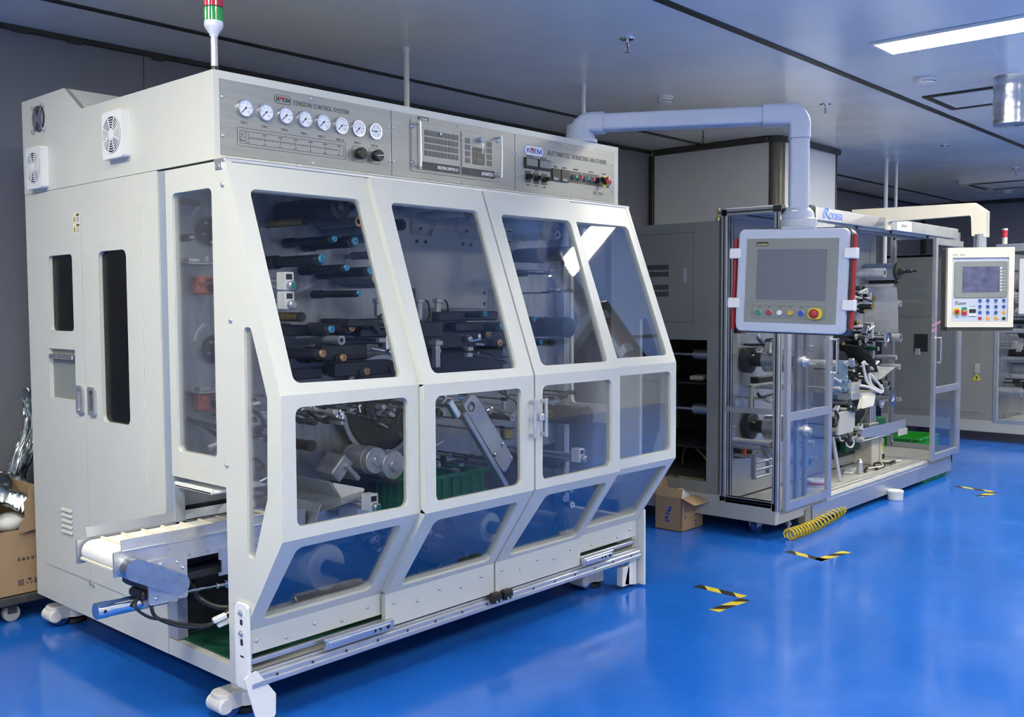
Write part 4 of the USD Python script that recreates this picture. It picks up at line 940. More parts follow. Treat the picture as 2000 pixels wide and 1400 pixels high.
A = PY(*k1(430, 680), .10); obj('film_tray', G().obox(A, (1, 0, .12), EY, (-.12, 0, 1), .26, .3, .006, .002).obox(A + np.array([-.13, 0, -.03]), (.4, 0, 1), EY, (1, 0, -.4), .10, .3, .005, .002), 'inner_plate', M1)
A, B = PY(*k1(300, 745), .0), PY(*k1(345, 840), .0); obj('end_block', G().box(A[0], 0, B[2], B[0], .05, A[2], .003), 'satin_silver', M1)
A, B = PY(*k1(530, 715), .05), PY(*k1(640, 780), .05); obj('lamp_bracket', G().box(A[0], .05, B[2], B[0], .06, A[2], .004), 'seal_blue_grey', M1)
# busy little hardware around the winding heads
rnd = random.Random(11)
zones = [(k1, 290, 140, 560, 250, 20), (k1, 440, 130, 900, 260, 24), (k1, 0, 90, 110, 350, 14), (k2, 560, 70, 800, 340, 18), (k2, 250, 60, 470, 200, 8), (k2, 270, 470, 640, 640, 14), (k1, 330, 760, 520, 840, 10), (k2, 180, 880, 330, 1060, 10), (k1, 640, 860, 860, 1000, 10), (k3, 240, 160, 420, 260, 7), (q6, 780, 880, 960, 1130, 12), (q7, 560, 1030, 700, 1220, 8), (k1, 5, 560, 110, 720, 6)]
for fn, xa, ya, xb, yb, n in zones:
    for i in range(n):
        y = rnd.uniform(.06, .32); p = PY(*fn(rnd.uniform(xa, xb), rnd.uniform(ya, yb)), y); t = rnd.random(); s = rnd.uniform(.008, .022)
        m = rnd.choice(['satin_silver', 'satin_silver', DK, DK, 'dark_trim', 'chrome', 'inner_plate'])
        if t < .4: g = G().obox(p, (math.cos(t * 9), 0, math.sin(t * 9)), EY, (-math.sin(t * 9), 0, math.cos(t * 9)), s * 2.4, s * 1.4, s, .002); nm = 'bracket'
        elif t < .75: g = G().cyl(p, p + np.array([0, -s * 2.5, 0]), s * .6, 12).cyl(p, np.array([p[0], PLY, p[2]]), s * .25, 8); nm = 'pin'
        else: g = G().cyl(p, p + np.array([s * 3, -s, s * rnd.uniform(-2, 2)]), s * .35, 10); nm = 'link_rod'
        if t < .4: g.box(p[0] - .004, p[1], p[2] - .004, p[0] + .004, PLY, p[2] + .004, .001)
        obj(nm, g, m, M1)
for fn, pts, r, m in ((k2, [(330, 150), (365, 120), (400, 140), (385, 190)], .005, 'hose_white'), (k2, [(720, 60), (735, 110), (790, 150), (800, 260)], .004, 'cable_black'), (k1, [(10, 470), (60, 455), (100, 500), (70, 520)], .006, 'cable_black'), (k1, [(20, 180), (70, 200), (100, 260), (60, 330), (10, 310)], .007, 'cable_black'), (k1, [(350, 180), (420, 230), (480, 220), (560, 240)], .006, 'cable_black'), (k2, [(380, 190), (400, 230), (430, 265)], .004, 'hose_white'), (k2, [(250, 390), (290, 410), (340, 385)], .004, 'hose_white'), (q7, [(640, 1180), (760, 1200), (900, 1230)], .006, 'cable_black')):
    obj('hose', G().tube(bez([PY(*fn(x, y), .12) for x, y in pts]), r, 8), m, M1)
# big swing arm of bright steel
sa = [(460, 165), (512, 95), (548, 112), (772, 492), (722, 582), (697, 560)]
pp = [PY(*k2(x, y), -.02) for x, y in sa]
hc = PY(*k2(512, 172), -.02)
arm = obj('swing_arm', G().front(rpoly([(p[0], p[2]) for p in pp], .012).difference(Point(hc[0], hc[2]).buffer(.022)), -.02, .022), 'brushed_steel', M1)
sg = G()
for x, y in ((703, 408), (653, 475), (757, 495), (708, 565)):
    p = PY(*k2(x, y), -.02); sg.lathe([(.010, 0), (.010, .004), (.005, .008)], p, (0, -1, 0), 14)
obj('arm_screw', sg, 'chrome', arm); obj('arm_shaft', G().cyl((hc[0], -.01, hc[2]), (hc[0], PLY, hc[2]), .014, 16).lathe([(.012, 0), (.012, .010)], (hc[0] - .004, -.012, hc[2] - .004), (0, -1, 0), 16), 'satin_silver', arm)
a, b = PY(*k2(455, 210), -.05), PY(*k2(722, 665), -.05)
d_ = unit(b - a); obj('cutter_strip', G().obox((a + b) / 2, d_, np.cross(d_, EY), EY, np.linalg.norm(b - a), .024, .03, .003), 'satin_silver', M1)
a = PY(*k2(395, 185), -.05); obj('cutter_head', G().obox(a, d_, np.cross(d_, EY), EY, .09, .03, .03, .004), 'chrome', M1)
A = PY(*k2(730, 345), .18); obj('yellow_guard', G().box(A[0] - .03, .16, A[2] - .022, A[0] + .03, .2, A[2] + .03, .006), 'brass', M1)
A = PY(*k2(770, 570), .05); obj('yellow_bin', G().box(A[0] - .06, .03, A[2] - .07, A[0] + .08, .22, A[2] + .02, .01), 'yellow_plastic', M1) if False else None
obj('wire_duct', G().box(.28, .1, .55, .95, .35, .56, .002), DK, M1)
# film rolls on the low spindles
def film_roll(px, r, Y, wdt, rc, lab, spx):
    c = PY(*px, Y); f = thing('film_roll', lab, 'film roll', 'film rolls on the low spindles', loc=(c[0], Y, c[2]))
    obj('winding', G().lathe([(rc, 0), (r, 0), (r, wdt), (rc, wdt), (rc, 0)], (0, 0, 0), EY, 48, caps=False), 'film_roll_cream', f)
    obj('core', G().ring((0, -.004, 0), EY, rc * .88, rc, wdt + .008, 32), 'tub_white', f)
    obj('spindle', G().cyl((c[0], PLY, c[2]), (c[0], Y - .11, c[2]), rc * .8, 24).cyl((c[0], Y - .11, c[2]), (c[0], Y - .118, c[2]), rc * .25, 12).lathe([(rc * .6, 0), (rc * .8, .02)], (c[0], PLY - .02, c[2]), (0, 1, 0), 20), DK, M1)
film_roll((638, 1108), .088, .10, .20, .037, 'cream film roll on a dark spindle behind the lowest left window', None)
film_roll((958, 1030), .066, .08, .18, .036, 'pale film roll on a spindle behind the low window of the second bay', None)
# green crate inside
def crate(name_lab, loc, sx, sy, sz, m='crate_green', rot=0):
    c = thing('plastic_crate', name_lab, 'crate'); xf = UsdGeom.Xformable(c); xf.AddTranslateOp().Set(Gf.Vec3d(*map(float, loc))); xf.AddRotateZOp().Set(rot)
    g = G(); t = .006
    g.box(-sx / 2, -sy / 2, 0, sx / 2, sy / 2, t, .001)
    for s in (-1, 1):
        g.box(s * sx / 2 - t / 2, -sy / 2, 0, s * sx / 2 + t / 2, sy / 2, sz, .001).box(-sx / 2, s * sy / 2 - t / 2, 0, sx / 2, s * sy / 2 + t / 2, sz, .001)
    obj('body', g, m, c)
    g = G()
    for s in (-1, 1):
        for k in range(7):
            x = -sx / 2 + sx * (k + .5) / 7; g.box(x - .003, s * (sy / 2 + .012) - .010, .01, x + .003, s * (sy / 2 + .012) + .003, sz - .01, .001)
        for k in range(5):
            y = -sy / 2 + sy * (k + .5) / 5; g.box(s * (sx / 2 + .012) - .010, y - .003, .01, s * (sx / 2 + .012) + .003, y + .003, sz - .01, .001)
    obj('rib', g, m, c)
    g = G().prism(sbox(-sx / 2 - .018, -sy / 2 - .018, sx / 2 + .018, sy / 2 + .018).difference(sbox(-sx / 2 + t, -sy / 2 + t, sx / 2 - t, sy / 2 - t)), (0, 0, sz), EX, EY, .012)
    g.prism(sbox(-sx / 2 - .010, -sy / 2 - .010, sx / 2 + .010, sy / 2 + .010).difference(sbox(-sx / 2 + t, -sy / 2 + t, sx / 2 - t, sy / 2 - t)), (0, 0, sz * .45), EX, EY, .008)
    obj('rim', g, m, c)
    return c
p = PY(*k2(440, 560), -.02)
crate('green plastic crate inside the near machine behind the swing arm', (p[0] + .01, .17, .556), .42, .24, .165, 'deep_green')
obj('crate_shelf', G().box(p[0] - .26, -.02, .545, p[0] + .30, .39, .556, .002), DK, M1)
obj('green_lamp', G().cyl((W1 - .03, .13, 1.045), (W1 - .05, .13, 1.045), .012, 12), 'green_led', M1) if False else None
obj('rear_post', G().box(W1 - .06, .33, .22, W1 - .025, .39, 1.92, .004).box(W1 - .052, .325, .22, W1 - .046, .332, 1.92, 0).box(W1 - .038, .325, .22, W1 - .032, .332, 1.92, 0), 'satin_silver', M1)

# ================================================================== DISCHARGE CONVEYOR
cv = thing('belt_conveyor', 'short steel belt conveyor with cleated white belt sticking out of the near machine', 'conveyor')
CX0, CX1, cy0_, cy1_, cz0, cz1 = -.357, .75, .10, .36, .570, .656
for y, th in ((cy0_, -.008), (cy1_, .008)):
    pr = G().front(rpoly([(CX0, cz0), (CX0 + .10, cz0), (CX0 + .16, cz0 + .012), (CX1, cz0 + .012), (CX1, cz1 - .004), (CX0, cz1 - .004)], .003), min(y, y + th), .008)
    sp = obj('side_plate', pr, 'satin_silver', cv)
    if y == cy0_:
        hb = G()
        for x, z in ((-.17, .632), (-.06, .63), (-.02, .597), (.05, .632), (-.09, .595)): hb.lathe([(.0065, -.001), (.0065, .001), (.0035, .001), (.003, -.0005)], (x, y - .008, z), (0, -1, 0), 12)
        obj('plate_bolt', hb, 'inner_plate', sp)
nosec = (CX0 + .045, .612); br = .036
g = G().box(nosec[0], cy0_ + .012, nosec[1] + br - .004, CX1, cy1_ - .012, nosec[1] + br, .001).cyl((nosec[0], cy0_ + .012, nosec[1]), (nosec[0], cy1_ - .012, nosec[1]), br, 32, .002).box(nosec[0], cy0_ + .012, nosec[1] - br, CX1, cy1_ - .012, nosec[1] - br + .004, .001)
obj('belt', g, 'belt_white', cv)
for k in range(10):
    x = nosec[0] + .035 + k * .074
    obj('cleat', G().box(x - .005, cy0_ + .014, nosec[1] + br - .001, x + .005, cy1_ - .014, nosec[1] + br + .007, .002), 'cleat_cream', cv)
obj('cleat', G().obox((nosec[0] - br - .002, .5 * (cy0_ + cy1_), nosec[1] - .02), EY, (0, 0, 1), EX, cy1_ - cy0_ - .03, .010, .008, .002), 'cleat_cream', cv)
obj('side_guide', G().obox((.5 * (CX0 + CX1) + .02, cy1_ + .006, cz1 + .016), EX, (0, .25, 1), (0, -1, .25), CX1 - CX0 - .03, .036, .004, .001), 'satin_silver', cv)
obj('side_guide', G().obox((.5 * (CX0 + CX1) + .02, cy0_ + .004, cz1 + .012), EX, (0, .1, 1), (0, -1, .1), CX1 - CX0 - .02, .036, .004, .001).box(CX0 + .02, cy0_ - .012, cz1 - .008, CX1, cy0_ - .002, cz1 - .002, .001), 'aluminium', cv)
# drive guard: rounded slab slanting down to the right
a, b = np.array([-.315, .045, .600]), np.array([-.165, .045, .520])
d_ = unit(b - a); n_ = np.cross(d_, EY)
L = np.linalg.norm(b - a); slab = unary_union([Point(0, 0).buffer(.036, 12), Point(L, 0).buffer(.036, 12), sbox(0, -.036, L, .036)])
obj('drive_guard', G().prism(slab, a + np.array([0, -.02, 0]), d_, np.cross(EY * -1, d_), .042), 'guard_steel', cv)
obj('guard_boss', G().cyl(a + np.array([0, .02, 0]), (a[0], cy0_ - .008, a[2]), .034, 28), 'chrome', cv)
mp = obj('motor_plate', G().front(rr(-.245, .455, -.105, .604, .008), .082, .010), 'satin_silver', cv)
mb = G()
for x, z in ((-.20, .585), (-.14, .583), (-.22, .475), (-.12, .47), (-.12, .56)): mb.lathe([(.007, 0), (.007, .004), (.004, .008)], (x, .082, z), (0, -1, 0), 12)
obj('plate_bolt', mb, 'chrome', mp)
obj('lock_tab', G().obox((-.275, .086, .628), (1, 0, -.4), (.4, 0, 1), EY, .022, .018, .006, .002), 'dark_trim', mp) if False else None
obj('motor', G().box(-.25, .095, .495, -.175, .27, .565, .012).box(-.26, .10, .47, -.20, .2, .50, .008), 'dark_anodised', cv)
obj('slide_rail', G().box(-.10, .12, .50, .75, .16, .525, .003).box(-.10, .22, .50, .75, .26, .525, .003).box(-.10, .16, .51, .75, .22, .516, .001), 'dark_anodised', cv)
obj('support_plate', G().front(Polygon([(.02, .50), (.20, .50), (.20, .60), (.02, .60)]).difference(Polygon([(.03, .51), (.03, .555), (-.0, .56), (.0, .51)])), .085, .008), 'satin_silver', cv)
obj('cylinder', G().cyl((-.395, .14, .462), (-.12, .14, .455), .026, 28).cyl((-.400, .14, .462), (-.36, .14, .461), .0275, 28), 'chrome', cv)
obj('port_hole', G().cyl((-.38, .112, .462), (-.38, .118, .462), .006, 12), 'ink_black', cv)
obj('cylinder_label', G().lathe([(.0265, 0), (.0265, .05)], (-.25, .14, .4585), (1, 0, -.025), 28, caps=False), 'roller_pale', cv)
obj('piston_rod', G().cyl((-.12, .14, .455), (.20, .14, .447), .007, 12).box(.08, .125, .43, .11, .155, .465, .004).cyl((.04, .14, .451), (.07, .14, .45), .012, 12), 'chrome', cv)
obj('cable', G().tube(bez([(-.25, .12, .50), (-.285, .10, .46), (-.25, .08, .42), (-.20, .07, .40), (-.14, .05, .375), (-.05, .03, .36), (.03, .03, .40)], 48), .005, 8).tube(bez([(-.23, .11, .49), (-.235, .09, .45), (-.22, .08, .41), (-.15, .055, .37), (-.06, .03, .355), (.02, .03, .385)], 48), .006, 8), 'cable_black', cv)
obj('cable', G().tube(bez([(-.02, .20, .47), (-.02, .16, .42), (.01, .10, .39), (.06, .06, .385), (.12, .03, .40)], 32), .010, 8), 'cable_black', cv)
obj('plug', G().obox((-.02, .025, .372), (1, -.2, .25), (.2, 1, 0), (-.25, 0, 1), .05, .022, .020, .004).obox((.0, .03, .350), (1, -.2, .2), (.2, 1, 0), (-.2, 0, 1), .05, .022, .018, .004), 'white_plastic', cv)
obj('lead_wire', G().tube(bez([(.0, .025, .378), (.05, .02, .40), (.10, .03, .41)]), .003, 6).tube(bez([(.02, .028, .352), (.06, .02, .37), (.10, .03, .40)]), .003, 6), 'cleat_cream', cv)
obj('tray_plate', G().box(-.0 + .03, .13, .22, .06, .40, .45, .004), 'inner_plate', M1) if False else None

# ================================================================== SIGNAL TOWERS
def lens(o, z0, h, r, m):
    a = 28; prof = []
    g = G(); V = []; n = 56
    ang = np.arange(n) * 2 * math.pi / n; rad = r * (1 - .05 * (np.arange(n) % 2))
    v0 = np.stack([rad * np.cos(ang), rad * np.sin(ang), np.full(n, z0)], 1); v1 = v0 + [0, 0, h]
    i = np.arange(n); j = (i + 1) % n
    F = np.vstack([np.stack([i, j, n + j], 1), np.stack([i, n + j, n + i], 1), np.stack([np.full(n, 2 * n), j, i], 1), np.stack([np.full(n, 2 * n + 1), n + i, n + j], 1)])
    g.add(np.vstack([v0, v1, [[0, 0, z0]], [[0, 0, z0 + h]]]), F)
    return obj('lens', g, m, o, smooth=False)
mat('lens_red', (.62, .02, .05), .18, coat=.6); mat('lens_green', (.02, .36, .07), .18, coat=.6)
q = PX(408, 135, .04)
tz = 2.246
st = thing('signal_tower', 'red and green signal tower on a silver pole at the left end of the console', 'signal light', loc=(-.012 + .05, .033 + .045, tz))
obj('foot', G().cyl((0, 0, 0), (0, 0, .022), .0135, 20), 'black_plastic', st)
obj('pole', G().cyl((0, 0, .02), (0, 0, .135), .0125, 20), 'satin_silver', st)
obj('lamp_base', G().lathe([(.014, .122), (.015, .130), (.030, .152), (.032, .158), (.032, .172)], (0, 0, 0), EZ, 32), 'white_plastic', st)
lens(st, .172, .046, .0315, 'lens_green'); lens(st, .221, .060, .0315, 'lens_red')
obj('band', G().cyl((0, 0, .217), (0, 0, .222), .032, 32).cyl((0, 0, .281), (0, 0, .292), .032, 32), 'black_plastic', st)

# ================================================================== OPERATOR PENDANT OF THE NEAR MACHINE
pe = thing('operator_pendant', 'large blue-grey touch panel hanging from a swivel arm on the near machine', 'control panel')
A0 = np.array([2.085, .095, 2.246]); AE = np.array([2.61, -.815, 2.36]); ad = unit((AE - A0) * [1, 1, 0]); an = np.cross(EZ, ad)
za = 2.33                                             # underside of the beam
obj('base_flange', G().cyl(A0, A0 + [0, 0, .018], .085, 36).lathe([(.075, .018), (.07, .05), (.066, .09)], A0, EZ, 36), 'pendant_blue_grey', pe)
bw, bh = .108, .088
def sweep_section(pts, w, h, r=.02):
    """rounded rectangular section along a path lying in a vertical plane along ad"""
    sec = np.array(rr(-w / 2, -h / 2, w / 2, h / 2, r, 3).exterior.coords)[:-1]; pts = np.asarray(pts, float); n = len(sec); V = []
    t = np.gradient(pts, axis=0); t /= np.linalg.norm(t, axis=1, keepdims=True)
    for p, d in zip(pts, t):
        nn = np.cross(d, an) * -1; nn = unit(np.cross(an, d)); V.append(p + sec[:, :1] * an + sec[:, 1:] * nn)
    m = len(pts); i = np.arange(n); j = (i + 1) % n
    F = np.vstack([np.stack([q * n + i, q * n + j, (q + 1) * n + j, (q + 1) * n + i], 1) for q in range(m - 1)]); F = np.vstack([F[:, [0, 1, 2]], F[:, [0, 2, 3]]])
    V = np.vstack(V + [pts[:1], pts[-1:]]); F = np.vstack([F, np.stack([np.full(n, m * n), j, i], 1), np.stack([np.full(n, m * n + 1), (m - 1) * n + i, (m - 1) * n + j], 1)])
    return V, F
zc = 2.343
def arc(c, r, t0, t1, n=12):
    return [np.asarray(c) + r * (math.cos(t) * ad + math.sin(t) * EZ) for t in np.linspace(t0, t1, n)]
r0 = .055
start = A0 + np.array([0, 0, zc - A0[2]]) * 1.0
c0 = np.array([A0[0], A0[1], 0]) + ad * r0 + EZ * (zc - r0)
obj('elbow', G().add(*sweep_section([A0 + [0, 0, .07]] + arc(c0, r0, math.pi, math.pi / 2) + [np.array([A0[0], A0[1], zc]) + ad * .12], bw + .012, bh + .012, .022)), 'pendant_blue_grey', pe, smooth=35)
cE = np.array([AE[0], AE[1], 0]) - ad * r0 + EZ * (zc - r0)
obj('beam', G().add(*sweep_section([np.array([A0[0], A0[1], zc]) + ad * .10, np.array([A0[0], A0[1], zc]) + ad * .4, np.array([AE[0], AE[1], zc]) - ad * .13], bw - .006, bh - .008, .012)), 'pendant_blue_grey', pe, smooth=35)
obj('elbow', G().add(*sweep_section([np.array([AE[0], AE[1], zc]) - ad * .17] + arc(cE, r0, math.pi / 2, 0) + [np.array([AE[0], AE[1], zc - r0 - .06])], bw + .012, bh + .012, .022)), 'pendant_blue_grey', pe, smooth=35)
obj('column', G().add(*sweep_section([np.array([AE[0], AE[1], zc - r0 - .03]), np.array([AE[0], AE[1], 2.05]), np.array([AE[0], AE[1], 1.87])], bw - .012, bh + .004, .020)), 'pendant_blue_grey', pe, smooth=35)
obj('swivel', G().lathe([(.085, 0), (.088, .006), (.088, .04), (.075, .048), (.07, .075), (.055, .095)], (AE[0], AE[1], 1.805), EZ, 36), 'pendant_blue_grey', pe)
obj('swivel_cap', G().obox(np.array([AE[0], AE[1], 1.882]) - .062 * unit((.98, .2, 0)), (.2, -.98, 0), EZ, (-.98, -.2, 0), .035, .018, .012, .004), 'satin_silver', pe)
PC = np.array([2.462, -.851, 1.552]); pn = np.array([-.983, -.182, .02]); pn = unit(pn); pu = unit(np.array([.181, -.983, -.027])); pv = np.cross(pn, pu)
def at(a, b, c=0): return PC + a * pu + b * pv + c * pn
pw, ph = .515, .486
obj('housing', G().prism(rr(-pw / 2 - .005, -ph / 2 - .005, pw / 2 + .005, ph / 2 + .005, .03, 6), at(0, 0, -.030), pu, pv, .095), 'black_plastic', pe)
fr = G()
outer = np.array(rr(-pw / 2, -ph / 2, pw / 2, ph / 2, .028, 6).exterior.coords)[:-1]
prs = [(1.0, -.034), (1.0, -.012), (.985, -.002), (.95, .0)]
V = []; n = len(outer)
for s, c in prs:
    k = np.array([1 - (1 - s) * 1.0, 1 - (1 - s) * 1.06]); V.append(np.array([at(*(q * k), c) for q in outer]))
i = np.arange(n); j = (i + 1) % n
F = np.vstack([np.stack([q * n + i, q * n + j, (q + 1) * n + j, (q + 1) * n + i], 1) for q in range(len(prs) - 1)]); F = np.vstack([F[:, [0, 1, 2]], F[:, [0, 2, 3]]])
F = np.vstack([F, np.stack([np.full(n, len(prs) * n), (len(prs) - 1) * n + i, (len(prs) - 1) * n + j], 1)])
fr.add(np.vstack(V + [at(0, 0, .0)[None]]), F)
obj('front_frame', fr, 'pendant_blue_grey', pe, smooth=40)
fx0, fx1, fz0, fz1 = -.214, .214, -.197, .197
obj('faceplate', G().prism(sbox(fx0, fz0, fx1, fz1), at(0, 0, .0025), pu, pv, .003), 'bezel_grey', pe)
def fpt(x, y):                                        # from the photograph's zoom of the panel to panel coordinates
    d = ray(1420 + x / 5.386, 420 + y / 5.386); t = ((PC - CAM) @ pn) / (d @ pn); q = CAM + t * d - PC; return q @ pu, q @ pv
a = fpt(325, 362); b = fpt(1035, 905); sx0, sx1, sz0, sz1 = a[0], b[0], b[1], .5 * (a[1] + fpt(1050, 355)[1])
sn = obj('screen_bezel', G().prism(rr(sx0 - .008, sz0 - .007, sx1 + .008, sz1 + .007, .004).difference(rr(sx0, sz0, sx1, sz1, .002)), at(0, 0, .0045), pu, pv, .003), 'bezel_grey', pe)
obj('screen', G().prism(rr(sx0 - .001, sz0 - .001, sx1 + .001, sz1 + .001, .002), at(0, 0, .003), pu, pv, .001), 'screen_off', sn)
a = fpt(265, 945); b = fpt(1030, 1100)
gl = G().prism(rr(a[0], b[1], b[0], a[1], .004).difference(rr(a[0] + .001, b[1] + .001, b[0] - .001, a[1] - .001, .004)), at(0, 0, .0032), pu, pv, .001)
obj('outline', gl, 'ink_dark', pe, smooth=False)
bl = ['START', 'STOP', 'RESET', 'MANUAL', 'JOG', 'EMERGENCY']
for k, (x, m) in enumerate(((338, 'green_plastic'), (445, 'red_plastic'), (556, 'white_plastic'), (668, 'amber_plastic'), (782, 'blue_plastic'))):
    u_, v_ = fpt(x, 1024 + (x - 338) * .02); c = at(u_, v_, .0025)
    pb = obj('push_button', G().lathe([(.0140, 0), (.0140, .008), (.0125, .009)], c, pn, 24), 'satin_silver', pe)
    obj('button_cap', G().lathe([(.0122, 0), (.0122, .013), (.0100, .0155)], c, pn, 24), m, pb)
    gl = G()
    for q in range(3): gl.prism(sbox(-.0065 + q * .0048, -.0015, -.003 + q * .0048, .002), at(u_, v_ + .0275, .0031), pu, pv, .0006)
    obj('button_caption', gl, 'ink_dark', pe, smooth=False)
u_, v_ = fpt(925, 1038); c = at(u_, v_, .0025)
es = obj('emergency_stop', G().prism(rr(-.030, -.026, .036, .026, .022, 8), c + pn * .016, pu, pv, .016), 'yellow_plastic', pe)
obj('stop_head', G().lathe([(.016, .014), (.021, .018), (.021, .026), (.016, .031), (.006, .032)], c, pn, 30), 'red_plastic', es)
a = fpt(310, 325); b = fpt(437, 285); bd = obj('maker_badge', G().prism(rr(a[0], a[1] - .001, b[0], b[1] + .001, .006), at(0, 0, .0038), pu, pv, .0015), 'ink_black', pe)
obj('lettering', G().text('KOEM', at(a[0] + .005, a[1] + .0022, .0038), pu, pv, .008, b[0] - a[0] - .010, .0006, True), 'ink_gold', bd, smooth=False)
obj('top_plate', G().obox(at(.02, ph / 2 + .004, -.06), pu, pv, pn, .16, .012, .09, .003), 'pendant_blue_grey', pe)
# red protective tubes held by white clips at both sides
for s in (-1, 1):
    u_ = s * (pw / 2 + .020); rd = obj('red_tube', G().cyl(at(u_, -.235 if s < 0 else -.215, -.03), at(u_, .20 if s < 0 else .215, -.03), .0105, 16), 'deep_red', pe)
    for v_ in (.128, -.108):
        obj('clip', G().obox(at(u_ - s * .010, v_, -.002), pu, pv, pn, .058, .048, .026, .004).obox(at(u_ + s * .012, v_, -.02), pu, pv, pn, .012, .05, .045, .003), 'white_plastic', pe)

# ================================================================== THE SECOND WINDING MACHINE
X2, X2E, Y2, PL2 = 3.64, 6.87, -.20, .20
M2 = thing('winding_machine', 'grey winding machine in an aluminium profile enclosure with open front, behind the near machine', 'machine')
# cabinet at the back left
cq = [PX(1318, 661, X2), PX(1381, 661, X2), PX(1381, 930, X2)]
cb = sbox(.215, .235, 1.10, 1.965)
op = sbox(cq[1][1] + .0, .31, 1.02, 1.215)
dr_ = sbox(.40, 1.33, 1.02, 1.90)
cg = G().side(cb.difference(op).difference(dr_.buffer(.002)), X2, .03)
cg.box(X2 + .001, .216, 1.93, 5.9, 1.10, 1.9645, .003).box(X2 + .03, 1.07, .235, 5.9, 1.10, 1.95, .003).box(X2 + .03, .225, .235, 5.9, 1.1, .28, .002).box(5.86, .225, .235, 5.9, 1.1, 1.95, .002)
obj('cabinet_body', cg, 'machine_grey', M2)
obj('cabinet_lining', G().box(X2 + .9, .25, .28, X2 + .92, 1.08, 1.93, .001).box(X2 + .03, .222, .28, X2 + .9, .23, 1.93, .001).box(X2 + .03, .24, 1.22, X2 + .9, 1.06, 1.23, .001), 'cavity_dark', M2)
vd = G()
door2 = obj('cabinet_door', G().side(dr_, X2 - .002, .02), 'machine_grey', M2)
for gz in (1.685, 1.640, 1.555, 1.510):
    for k in range(28): vd.box(X2 - .0035, .585 + k * .011, gz - .016, X2 - .001, .591 + k * .011, gz + .016, 0)
obj('vent_slot', vd, 'cavity_dark', door2, smooth=False, kind='stuff')
obj('handle', G().side(rr(.445, 1.58, .472, 1.675, .006), X2 - .010, .008).side(rr(.450, 1.59, .467, 1.665, .004), X2 - .013, .003), 'satin_silver', door2)
sh = G()
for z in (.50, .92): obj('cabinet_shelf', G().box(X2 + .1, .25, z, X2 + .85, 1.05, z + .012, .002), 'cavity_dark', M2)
for y, z, r in ((.42, 1.11, .032), (.42, .745, .036)):
    c = np.array([X2 + .22, y, z]); ro = obj('inner_roller', G().cyl(c + np.array([0, -.12, 0]), c + np.array([0, .10, 0]), r, 24).cyl(c + np.array([0, .10, 0]), c + np.array([0, .28, 0]), r * .3, 12), 'satin_silver', M2)
obj('spare_part', G().obox((X2 + .25, .50, .955), (1, .3, 0), (-.3, 1, 0), EZ, .16, .10, .03, .01), 'cleat_cream', M2)
obj('spare_cable', G().tube(bez([(X2 + .2, .36, .33), (X2 + .15, .38, .42), (X2 + .15, .48, .50), (X2 + .16, .56, .47), (X2 + .2, .60, .36)]), .006, 8), 'brass', M2)
obj('brass_stud', G().lathe([(.018, 0), (.018, .02), (.010, .025), (.010, .075), (.006, .08)], (X2 + .03, .235, 1.965), EZ, 16), 'lamp_gold', M2)
# base, deck and skirt
obj('base_frame', G().box(X2, Y2 + .01, .095, X2 + .05, 1.10, .235, .005).box(X2 + .05, Y2 + .01, .095, X2E - .06, Y2 + .06, .18, .004).box(X2 + .05, 1.05, .095, X2E - .06, 1.10, .2, .004).box(X2E - .1, Y2 + .01, .095, X2E - .05, 1.1, .18, .004), 'pale_grey_paint', M2)
obj('deck', G().box(X2 + .05, Y2 + .06, .165, X2E - .03, .36, .178, .003), 'pale_grey_paint', M2)
obj('skirt', G().front(sbox(4.11, .040, 6.73, .148), Y2 - .006, .016), 'satin_silver', M2)
obj('skirt_return', G().box(4.02, Y2 - .001, .040, 4.10, Y2 + .05, .135, .003), 'machine_grey', M2)
obj('deck_rail', G().box(4.33, Y2 + .0, .148, 6.2, Y2 + .02, .172, .002).box(4.33, Y2 + .03, .165, 6.2, Y2 + .05, .182, .002).box(4.33, Y2 + .06, .172, 6.2, Y2 + .08, .188, .002), 'satin_silver', M2)
# aluminium profiles with black slots
def profile(p0, p1, w=.04, slots=((0, -1, 0), (-1, 0, 0))):
    p0, p1 = np.asarray(p0, float), np.asarray(p1, float); d = unit(p1 - p0); u, v, _ = frame(d); L = np.linalg.norm(p1 - p0)
    o = obj('frame_profile', G().obox((p0 + p1) / 2, d, u, v, L, w, w, .002), 'satin_silver', M2)
    g = G()
    for s in slots:
        s = np.asarray(s, float); t = np.cross(s, d); g.obox((p0 + p1) / 2 + s * (w / 2 + .0002), d, t, s, L * .999, w * .20, .0012, 0)
    obj('slot', g, 'black_plastic', o)
c = .02
profile((X2 + c, Y2 + c, .18), (X2 + c, Y2 + c, 2.03)); profile((X2 + c, PL2 - c, .20), (X2 + c, PL2 - c, 2.03))
profile((X2 + c, Y2 + 2 * c, 2.01), (X2 + c, PL2 + .02, 2.01), slots=((-1, 0, 0), (0, 0, 1))); profile((X2 + c, Y2 + 2 * c, .215), (X2 + c, PL2 - 2 * c, .215), slots=((-1, 0, 0),))
profile((X2 + .09, PL2 - c, .20), (X2 + .09, PL2 - c, 2.0), .03, ((0, -1, 0),))
profile((X2E - c, Y2 + c, .18), (X2E - c, Y2 + c, 2.03), slots=((0, -1, 0),)); profile((X2E - c, PL2 + .15, .18), (X2E - c, PL2 + .15, 2.03), slots=((0, -1, 0),)); profile((X2E - c, Y2 + 2 * c, 2.01), (X2E - c, PL2 + .15, 2.01), slots=((1, 0, 0),))
profile((5.99, PL2 - c, .18), (5.99, PL2 - c, 2.0), .035, ((0, -1, 0),)); profile((X2 + .04, PL2 - c, 2.01), (X2E - .04, PL2 - c, 2.01), slots=((0, -1, 0),)); profile((X2 + .04, Y2 + c, 1.965), (X2E - .04, Y2 + c, 1.965), .03, ((0, 0, -1),))
